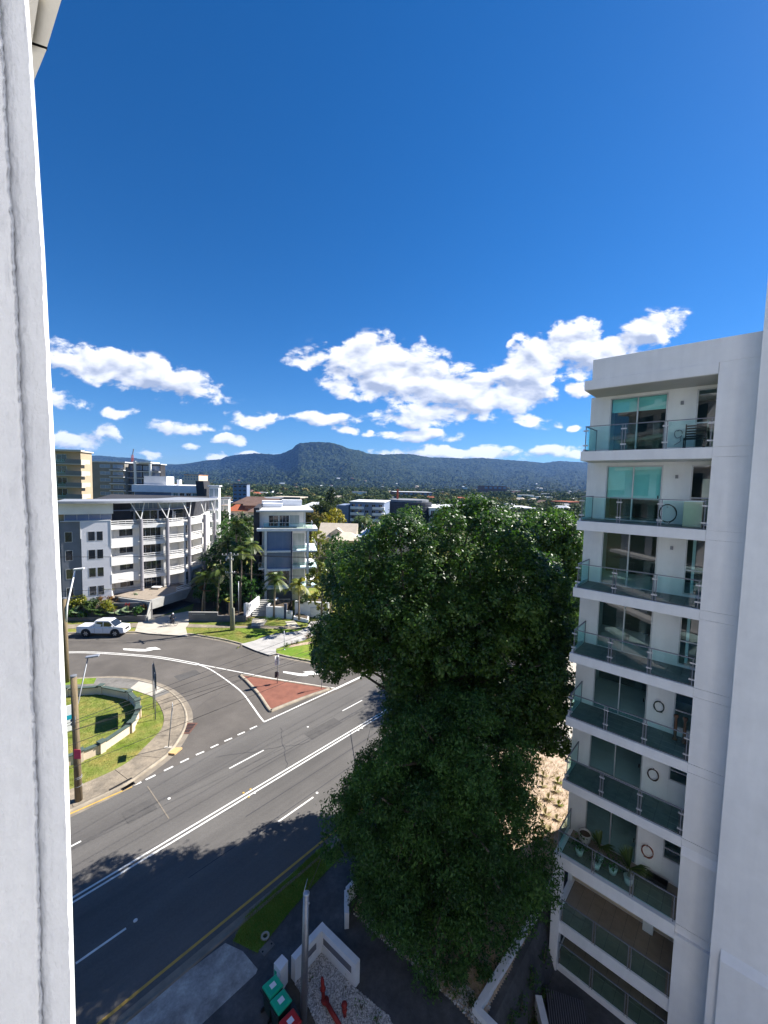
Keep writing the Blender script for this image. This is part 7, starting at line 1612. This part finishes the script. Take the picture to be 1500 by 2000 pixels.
def crown_clumps(sil, cen, rad, n, r0, r1, shell=(.62, 1.0), zmin=.5, sep=.34):
    out = []; tries = 0
    while len(out) < n and tries < 60000:
        tries += 1
        d = Vector((random.gauss(0, 1), random.gauss(0, 1), random.gauss(0, 1))).normalized(); f = random.uniform(*shell)
        c = Vector(cen) + Vector((d.x * rad[0], d.y * rad[1], d.z * rad[2])) * f; r = random.uniform(r0, r1)
        if c.z - r < zmin or (sil is A_SIL and c.y > 25.4 + .25 * c.x): continue
        px, py = proj(c); rp = r * FPX / c.y * .82
        if not all(inpoly(px + math.cos(t) * rp, py + math.sin(t) * rp, sil) for t in (0, .8, 1.57, 2.4, 3.14, 3.9, 4.71, 5.5)): continue
        if any((c - o[0]).length < sep * (r + o[1]) for o in out): continue
        # keep clear of the white tower
        v = Vector((c.x, c.y)) - R.o
        if v.dot(R.du) > -r * .75 and v.dot(R.dn) > -r: continue
        out.append((c, r))
    return out
def big_tree(name, label, base, clumps, per, leaf, mat, trunks, tb=.42, **k):
    root = thing(name, label, 'tree', base); b = Vector(base)
    mb = MB()
    for (off, top, r) in trunks: limb(mb, b + Vector(off) - Vector((0, 0, .3)), Vector(top), r, r * .45, .06, 9)
    mb.build('trunk', M['bark'], root, True)
    for i, (c, r) in enumerate(clumps):
        if i % 3 == 0:
            t = Vector(random.choice(trunks)[1]); st_ = b.lerp(t, random.uniform(.55, 1.0)); l_ = MB(); limb(l_, st_, c, .10, .035, .10, 5); l_.build('limb', M['bark'], root, True)
    foliage('crown', clumps, per, leaf, mat, root, tbase=tb, **k); return root
clA = []
for (px, py, Y, r) in [(925, 985, 24, .75), (928, 1010, 24, 1.15), (800, 1010, 23.5, .8), (880, 995, 24, .7), (985, 1010, 24.5, .95), (690, 1090, 22.5, 1.0), (750, 1045, 23, 1.1), (640, 1230, 22, 1.0), (640, 1285, 22.0, .9), (680, 1285, 21.5, .9), (665, 1240, 21.5, 1.0), (700, 1200, 21, 1.0), (630, 1265, 22.5, .8), (715, 1300, 20.8, .7), (665, 1150, 22, 1.0), (700, 1250, 20.5, 1.1), (760, 1200, 19.5, 1.15), (800, 1240, 19, 1.0), (880, 1245, 18.5, 1.0), (925, 1260, 18.5, 1.0), (960, 1235, 19, .8), (1010, 1210, 20, 1.1), (1050, 1260, 20, 1.0), (1070, 1330, 20, 1.0), (1080, 1400, 20, .9), (1095, 1330, 21, .9), (1100, 1250, 22, 1.0), (1095, 1170, 22.5, 1.0), (1090, 1450, 20.5, .8), (1060, 1440, 20, .8)]:
    c = AY(px, py, Y); clA.append((c, r))
clA += crown_clumps(A_SIL, (2.9, 22.7, 12.5), (7.8, 4.8, 8.3), 130, .7, 1.25, (.85, 1.06), 3.5, .62)
clA += crown_clumps(A_SIL, (2.9, 23.0, 12.3), (6.2, 3.4, 6.6), 60, 1.1, 1.7, (.0, .72), 3.5)
bA_ = Vector((3.2, 23.6, -.2))
big_tree('fig_tree', 'huge dark green fig tree with glossy sunlit leaf clusters in the centre', bA_, clA, 105, .165, M['lf_fig'], [((0, 0, 0), (2.6, 23.2, 11), .5), ((.5, .3, 0), (5.2, 23.5, 11.5), .35), ((.1, 0, 0), (1.4, 22.8, 10.5), .35)], aspect=.6, tvar=.34, jit=.42, up=.55, inner=.7)
for k in range(26):   # the hanging skirt that joins the two crowns
    px = random.uniform(775, 1040); py = random.uniform(1300, 1480); Y = random.uniform(18.2, 20.5); c = AY(px, py, Y); clA.append((c, random.uniform(.6, .95)))
clB = crown_clumps(B_SIL, (2.6, 17.2, 6.0), (4.9, 3.6, 7.0), 190, .5, .95, (.65, 1.02), .35, .5)
clB += crown_clumps(B_SIL, (2.6, 17.5, 6.2), (4.0, 2.8, 6.2), 60, .9, 1.3, (.0, .6), .5)
for (px, py, Y, r) in [(1062, 1665, 16.6, .6), (1072, 1705, 16.3, .6), (1068, 1745, 16.0, .55), (1045, 1775, 16.0, .65), (1035, 1700, 16.4, .7), (1015, 1800, 15.8, .6), (1045, 1630, 17.0, .6), (985, 1835, 15.6, .55), (940, 1880, 15.3, .5), (890, 1915, 15.1, .5), (850, 1925, 15.1, .45)]:
    clB.append((AY(px, py, Y), r))
bB_ = Vector((2.7, 17.6, .0))
big_tree('fig_tree', 'nearer dense fig in shade with hanging dark leaves beside the tower', bB_, clB, 125, .14, M['lf_low'], [((0, 0, 0), (2.6, 17.4, 8.5), .32), ((.3, .2, 0), (4.2, 17.2, 7), .2)], aspect=.42, up=.1, droop=1.2, tvar=.28, jit=.7)
clC = crown_clumps(C_SIL, (18.2, 44, 10), (6.4, 4.2, 9), 100, 1.1, 1.9, (.5, 1.0), 1.5)
big_tree('fig_tree', 'yellow tinged fig tree behind the big fig next to the tower', Vector((18, 44.5, -.1)), clC, 30, .28, M['lf_fig'], [((0, 0, 0), (18, 44, 10), .4), ((.4, 0, 0), (20, 44, 11), .3)], tb=.55, aspect=.6, tvar=.34)
for k, (px, py, r) in enumerate([(1000, 1850, .4), (1035, 1800, .45), (1060, 1760, .4), (975, 1890, .4), (1065, 1830, .5), (1040, 1880, .55), (1070, 1870, .4), (1020, 1925, .45), (1050, 1920, .4), (1000, 1960, .4), (945, 1900, .35), (915, 1890, .35)]):
    p = G(px, py, .15); bush('bed_shrub', 'dark ground cover shrub in the shade beside the white retaining wall', (p.x, p.y, kz((p.x, p.y))), r, M['lf_low'], 5, .1, 60, 'dark shrubs along the retaining wall')
# tufts in the bark bed
pts = []
while len(pts) < 1500:
    s, q = random.uniform(10, 30), random.uniform(-11.6, -5.6); p = rq(s, q)
    if inpoly(p[0], p[1], bw): pts.append((*p, kz(p) + .06))
tufts('straw_litter', pts, .16, M['lf_dry'], 'straw coloured bark and leaf litter of the garden bed', 5, .55, .12)
for k, (px, py) in enumerate([(1060, 1535), (1072, 1560), (1085, 1545), (1090, 1528), (1048, 1570), (1066, 1590), (1092, 1572), (1060, 1612), (1088, 1600), (1075, 1625), (1058, 1645), (1080, 1650), (1062, 1515), (1040, 1500), (1052, 1482)]):
    p = G(px, py, -.6); z = kz((p.x, p.y)) + .05
    p = G(px, py, z); spiky('grass_clump', 'yellow green strappy clump in the sunlit bark bed' if k != 3 else 'brightest yellow clump of the sunlit bark bed', 'plant', (p.x, p.y, kz((p.x, p.y)) + .04), random.uniform(.3, .48), 34, M['lf_yel'] if k in (3, 6, 10) else M['lf_dry'], w=.02, tb=.45, group='strappy clumps in the bark bed' if k != 3 else None)
hd_ = [G(1040 + k * 13, 1447 + k * 11, -.3) for k in range(6)]
for k, p in enumerate(hd_): bush('hedge_shrub', 'yellow green clipped shrub in the short hedge before the pale drive', (p.x, p.y, -.4), .55, M['lf_yel'], 4, .12, 40, 'clipped hedge shrubs behind the bark bed')
for k, (X, Y, r, lab) in enumerate([(1185, 1560, .2, 'small dark shrub right of the red valve in the gravel'), (1360, 1700, .22, 'small dark shrub at the lower edge of the gravel'), (1010, 1330, .1, 'tiny weed in the middle of the gravel'), (610, 1240, .12, 'small plant at the foot of the wall beside the steel pole')]):
    p = G(*Z4(X, Y), .14); bush('gravel_shrub', lab, p, r, M['lf_low'], 4, .08, 60)
for k, (X, Y, lab) in enumerate([(235, 1450, 'green clump at the corner of the dark driveway'), (440, 1120, 'low green plant under the end of the fig foliage')]):
    p = G(*Z3(X, Y), .2); bush('bed_shrub', lab, p, .35, M['lf_mid'], 5, .1, 60)
pb2 = []
while len(pb2) < 700:
    s, q = random.uniform(8, 20), random.uniform(-13.2, -11); p = rq(s, q)
    if inpoly(p[0], p[1], bw): pb2.append(p)
rq_ = [g2(*Z3(*p), .15) for p in [(0, 1130), (60, 1130), (420, 1500), (560, 1700), (250, 1700), (0, 1430)]]
pebbles('gravel_edge', [g2(*p, .15) for p in [(690, 1785), (740, 1800), (880, 1905), (960, 1960), (940, 2010), (870, 1945), (800, 1880), (740, 1832)]], 1800, .025, .055, M['pebble'], lambda p: kz(p) + .06, 'pale gravel edge of the garden bed along the dark driveway')
# ================================================================== grass blades
def scatter(poly, n, z):
    xs = [p[0] for p in poly]; ys = [p[1] for p in poly]; out = []
    while len(out) < n:
        x, y = random.uniform(min(xs), max(xs)), random.uniform(min(ys), max(ys))
        if inpoly(x, y, poly): out.append((x, y, z))
    return out
lawn = [g2(*z8(*q), .13) for q in [(-50, 300), (580, 318), (1000, 410), (1120, 560), (1145, 660), (1050, 840), (820, 1080), (240, 1380), (-50, 1480)]]
gp_ = scatter(lawn, 5200, .12) + scatter([g2(*z7a(*q), .13) for q in [(600, 1100), (1500, 1090), (1500, 1300), (1200, 1300), (650, 1190)]], 2000, .12) + scatter([g2(*q, .13) for q in [(455, 1838), (482, 1788), (560, 1716), (625, 1656), (640, 1700), (562, 1786), (503, 1862)]], 2600, .13)
tufts('grass_blades', gp_, .075, M['lf_grass'], 'short grass blades of the verges and lawns', 4, .5, .12)
# ================================================================== gardens of the left block
def at(px, py, z): return G(px, py, z)
zb1 = .75
def bedp(X, Y, z):
    d = ray(*zt3(X, Y)); t = 40.0
    while t < 90:
        q = Vector((0, 0, EYE)) + d * t; v = Vector((q.x, q.y)) - wf_.o
        if v.dot(wf_.dn) > .26 and q.z <= bank_z(q): return q
        t += .05
    return G(*zt3(X, Y), z)
pl = [('spiky', 45, 430, 1.9, 1.7, 46, 'lf_yel', 1.5, 'tall golden cordyline beside the white lamp arm', .12, .6), ('spiky', 655, 500, 1.9, 1.15, 46, 'lf_yel', 1.0, 'cordyline rosette in front of the paired ground floor windows', .10, .5),
      ('spiky', 230, 735, .75, .95, 40, 'lf_ag', 0, 'big silver agave above the low garden wall', .13, .6), ('spiky', 960, 720, .75, .85, 34, 'lf_ag', 0, 'agave under the red flowers', .12, .7), ('spiky', 740, 735, .75, .75, 34, 'lf_ag', 0, 'pale agave in the middle of the garden bed', .12, .8), ('spiky', 860, 755, .75, .75, 34, 'lf_ag', 0, 'right hand agave of the pale pair', .12, .8),
      ('spiky', 480, 700, .75, 1.5, 60, 'lf_mid', 0, 'upright dark flax clump in the garden bed', .06, .5), ('spiky', 560, 760, .75, 1.0, 40, 'lf_mid', 0, 'small dark flax before the upright flax', .06, .4)]
for (_, X, Y, z, h, n, m, stem, lab, w, tb) in pl: spiky('garden_succulent' if 'agave' in lab else 'cordyline', lab, 'plant', bedp(X, Y, z), h * 1.25, n, M[m], stem * 1.2, w * 1.3, tb=tb)
for (X, Y, z, r, m, lab) in [(150, 620, 1.5, 1.0, 'lf_yel', 'bright yellow green shrub by the farther timber pole'), (300, 600, 1.6, 1.05, 'lf_yel', 'broad yellow green shrub under the lilac wall'), (430, 640, .8, 1.1, 'lf_mid', 'dark leafy shrub behind the flax'), (660, 640, 1.2, .9, 'lf_yel', 'yellow shrub left of the upper terrace wall'), (720, 690, .8, .7, 'lf_yel', 'small yellow shrub above the agaves'), (130, 760, .75, .8, 'lf_low', 'low dark shrub at the left of the garden wall'), (330, 780, .75, .7, 'lf_low', 'dark ground shrub beside the silver agave'), (620, 790, .75, .55, 'lf_mid', 'low green shrub before the yellow ones'), (1130, 720, .75, .75, 'lf_low', 'dark round cycad bush near the wedge wall'), (1240, 650, .85, .55, 'lf_rust', 'golden brown shrub against the wedge wall'), (480, 510, 1.9, .55, 'lf_rust', 'rusty hedge shrub under the ground floor windows'), (570, 520, 1.9, .5, 'lf_rust', 'second rusty hedge shrub under the windows'), (850, 530, 1.95, .4, 'lf_rust', 'low rusty shrub on the upper terrace bed'), (720, 520, 1.95, .4, 'lf_rust', 'low rusty shrub left on the upper terrace bed'), (1080, 490, 2.2, .6, 'lf_ag', 'pale leafy shrub at the column foot'), (1280, 500, 2.4, .35, 'lf_mid', 'small shrub at the start of the canopy')]:
    bush('garden_shrub', lab, bedp(X, Y + 20, z), r * 1.3, M[m], 7, .24, 22)
p = bedp(965, 690, .75); fl = thing('flowering_succulent', 'cluster of red flower spikes above an agave', 'flower', p)
V, T = [], []
for k in range(14):
    th = k * 2.4; q = Vector(p) + Vector((math.cos(th) * .3, math.sin(th) * .2, .75 + .2 * math.sin(k))); s = Vector((.05, 0, 0)); V.append([q - s, q + s, q + s * .3 + Vector((0, 0, .2)), q - s * .3 + Vector((0, 0, .2))]); T.append(random.random())
quads('petals', np.array([[tuple(a) for a in f] for f in V]), M['lf_red'], fl, np.array(T))
mb = MB()
for k in range(6): th = k * 1.05; mb.tube([Vector(p), Vector(p) + Vector((math.cos(th) * .25, math.sin(th) * .25, .8))], .02, 5)
mb.build('stalks', M['lf_mid'], fl)
# shaded garden between the blocks: palms and dark trees
gpts = [(395, 1190, 1.0, 5.0, 2.6, 'tall leaning palm beside the garage', .5), (425, 1195, .6, 6.5, 2.4, 'dark palm behind the name wall', .3), (440, 1150, 1, 8.5, 2.6, 'sunlit yellow palm beside the curved block corner', .5), (470, 1190, .6, 9, 2.5, 'slim dark palm behind the far power pole', .2), (490, 1185, .6, 10, 2.3, 'tall slim palm left of the entry steps', .1), (478, 1120, 1, 9.5, 2.4, 'bright feathery palm high between the blocks', .2)]
for (px, py, z, h, r, lab, l) in gpts:
    b = G(px, min(py, 1195), z); palm('garden_palm', lab, (b.x, b.y, z - .2), h, r, 15, None, None, (l, 0), trunk_r=.13)
b = G(400, 1195, .6); spiky('cordyline', 'tall orange leaved cordyline at the right of the garage door', 'plant', (b.x, b.y, .5), 1.3, 60, M['lf_rust'], 3.2, .12)
b = G(447, 1205, .3); spiky('cordyline', 'thin yellow cordyline just left of the far power pole', 'plant', (b.x, b.y, .3), .9, 40, M['lf_yel'], 2.2, .09)
for k, (px, Y, h, rad, lab) in enumerate([(455, 66, 8, 3.2, 'dark dense tree in the shaded gap between the blocks'), (480, 70, 10, 3.5, 'tall dark tree behind the slim palms'), (430, 76, 9, 3.5, 'shaded tree at the right end of the curved block'), (470, 82, 12, 3.8, 'dark tree rising behind the garden palms'), (497, 66, 7, 2.2, 'dark tree against the charcoal neighbour wall'), (405, 70, 4.5, 2.2, 'rounded dark shrub tree above the canopy'), (450, 95, 12, 4, 'evergreen in the gap below the terracotta roof'), (415, 64, 4.2, 2.6, 'low dark tree right of the garage canopy'), (440, 62, 5, 2.6, 'dark shrub tree between the garage and the far pole'), (465, 63, 6, 2.6, 'dark leafy tree right of the far pole'), (488, 63, 5.5, 2.0, 'shaded tree beside the entry steps'), (398, 66, 3.4, 2.0, 'dark bush tree at the canopy end')]):
    x = (px - 750) / FPX * Y; tree('garden_tree', lab, 'tree', (x, Y, 0), h, rad, 1.5, M['lf_low'], 14, .42, 8, tbase=.35)
for k, (px, py, r, m, lab) in enumerate([(455, 1195, .8, 'lf_low', 'low dark shrub behind the stepped name wall'), (425, 1197, .8, 'lf_low', 'low shrub at the left behind the name wall'), (475, 1192, .7, 'lf_mid', 'shrub left of the white entry wall'), (487, 1213, .45, 'lf_low', 'clipped dark ball shrub at the foot of the white entry wall'), (533, 1210, .5, 'lf_low', 'dark low planting before the white planter wall'), (545, 1211, .45, 'lf_low', 'second dark planting before the white planter wall'), (521, 1211, .45, 'lf_low', 'third dark planting before the white planter wall'), (560, 1262, .4, 'lf_mid', 'small round shrub beside the short grey post'), (571, 1259, .3, 'lf_rust', 'little reddish shrub in the corner bed'), (581, 1256, .38, 'lf_mid', 'green shrub in the middle of the corner bed'), (602, 1247, .6, 'lf_rust', 'dark reddish shrub at the end of the corner bed'), (585, 1205, .3, 'lf_mid', 'low plants in the tapered tree planter')]):
    p = G(px, py, .15 if k != 11 else .6); bush('low_shrub', lab, p, r, M[m], 5, .13, 40)
for (px, py, w, z, lab) in [(590, 1178, 1.7, 2.2, 'green shrub row above the tall white wall left'), (603, 1176, 1.9, 2.2, 'green shrub row above the tall white wall right'), (530, 1180, 1.0, 1.6, 'sparse shrub in the white planter bed')]:
    p = G(px, py, z); bush('planter_shrub', lab, p, w * .6, M['lf_mid'], 6, .18, 30)
p = G(*z7b(487, 645), .15); palm('feather_palm', 'green feather palm in front of the lattice of the white block', p, 5.6, 2.7, 20, None, None, (.15, 0), trunk_r=.15)
p = G(*z7b(855, 655), .62); palm('feather_palm', 'yellowing palm growing from the tapered white planter', p, 4.9, 2.3, 18, M['lf_yel'], None, (-.05, 0), trunk_r=.12)
# ================================================================== trees of the middle distance
mids = [('garden_tree', 'round', 630, 990, 150, 9, 'lf_far', .3, 'dark spreading tree above the cream roof'), ('pine_tree', 'cone', 648, 962, 170, 11, 'lf_far', .1, 'tall dark conifer with layered boughs over the suburb'), ('garden_tree', 'round', 612, 1005, 110, 6, 'lf_far', .9, 'bronze leafed bare tree right of the white block'), ('garden_tree', 'round', 655, 1000, 120, 5.5, 'lf_yel', .8, 'golden tree before the grey flats'), ('garden_tree', 'round', 640, 1008, 105, 4.5, 'lf_yel', .6, 'small golden tree above the cream house ridge'), ('garden_tree', 'round', 622, 1040, 78, 4, 'lf_yel', .4, 'yellow green tree behind the white block side decks'), ('garden_tree', 'round', 640, 1075, 66, 4.5, 'lf_mid', .7, 'olive tree below the shade sail'), ('garden_tree', 'round', 662, 1050, 66, 4.2, 'lf_low', .4, 'dark glossy tree before the cream house'), ('garden_tree', 'round', 628, 1110, 56, 4, 'lf_yel', .3, 'bright green tree beside the lower side decks'), ('garden_tree', 'round', 705, 1015, 105, 5, 'lf_mid', .4, 'bushy tree before the grey flats'), ('garden_tree', 'round', 440, 1005, 100, 5, 'lf_mid', .3, 'dark conifer like tree left of the brick house'), ('garden_tree', 'round', 470, 1010, 90, 5, 'lf_mid', .3, 'leafy tree below the brown roofs'), ('garden_tree', 'round', 490, 1015, 84, 4.5, 'lf_mid', .5, 'green tree against the white block roof edge'), ('garden_tree', 'round', 1110, 1075, 60, 6, 'lf_yel', .3, 'yellow brown tree top beyond the right of the fig'), ('garden_tree', 'round', 1130, 1020, 75, 6, 'lf_mid', .7, 'olive tree seen just left of the tower')]
for (nm__, sh, px, py, Y, r, m, tb, lab) in mids:
    t = AY(px, py, Y); h = max(4, t.z + (r * .2)); tree(nm__, lab, 'tree', (t.x, Y, 0), h, r * .62, h * .25, M[m], 16, .55 if Y > 90 else .4, 7, shape=sh, tbase=tb)
for (px, py, Y, h, lab) in [(700, 1010, 110, 9, 'palm before the grey flats left'), (712, 1013, 104, 8, 'second palm before the grey flats'), (752, 1008, 100, 9.5, 'yellowish palm in front of the netted building site'), (460, 1030, 80, 9, 'palm rising below the brick house left of the white block'), (476, 1024, 84, 10, 'taller palm below the brick house'), (625, 975, 160, 14, 'tall old palm near the layered conifer')]:
    t = AY(px, py, Y); palm('suburban_palm', lab, (t.x, Y, 0), max(5, t.z), 3.0, 14, None, None, (.2, 0), trunk_r=.2)
for k in range(46):
    Y = random.uniform(95, 185); a = random.uniform(-.56, -.10) if k < 34 else random.uniform(.2, .5); x = a * Y
    if -.42 < a < -.27 and Y < 120: Y += 70; x = a * Y
    kind = random.choice([('lf_far', .25, 'dark green'), ('lf_far', .55, 'olive'), ('lf_mid', .3, 'mid green'), ('lf_far', .9, 'brownish'), ('lf_yel', .3, 'yellow green')])
    tree('suburban_tree', f'{kind[2]} garden tree among the roofs of the near suburb', 'tree', (x, Y, 0), random.uniform(4.5, 8.5), random.uniform(2.2, 4), 1.2, M[kind[0]], 10, .7, 4, group=f'{kind[2]} trees of the near suburb', tbase=kind[1])
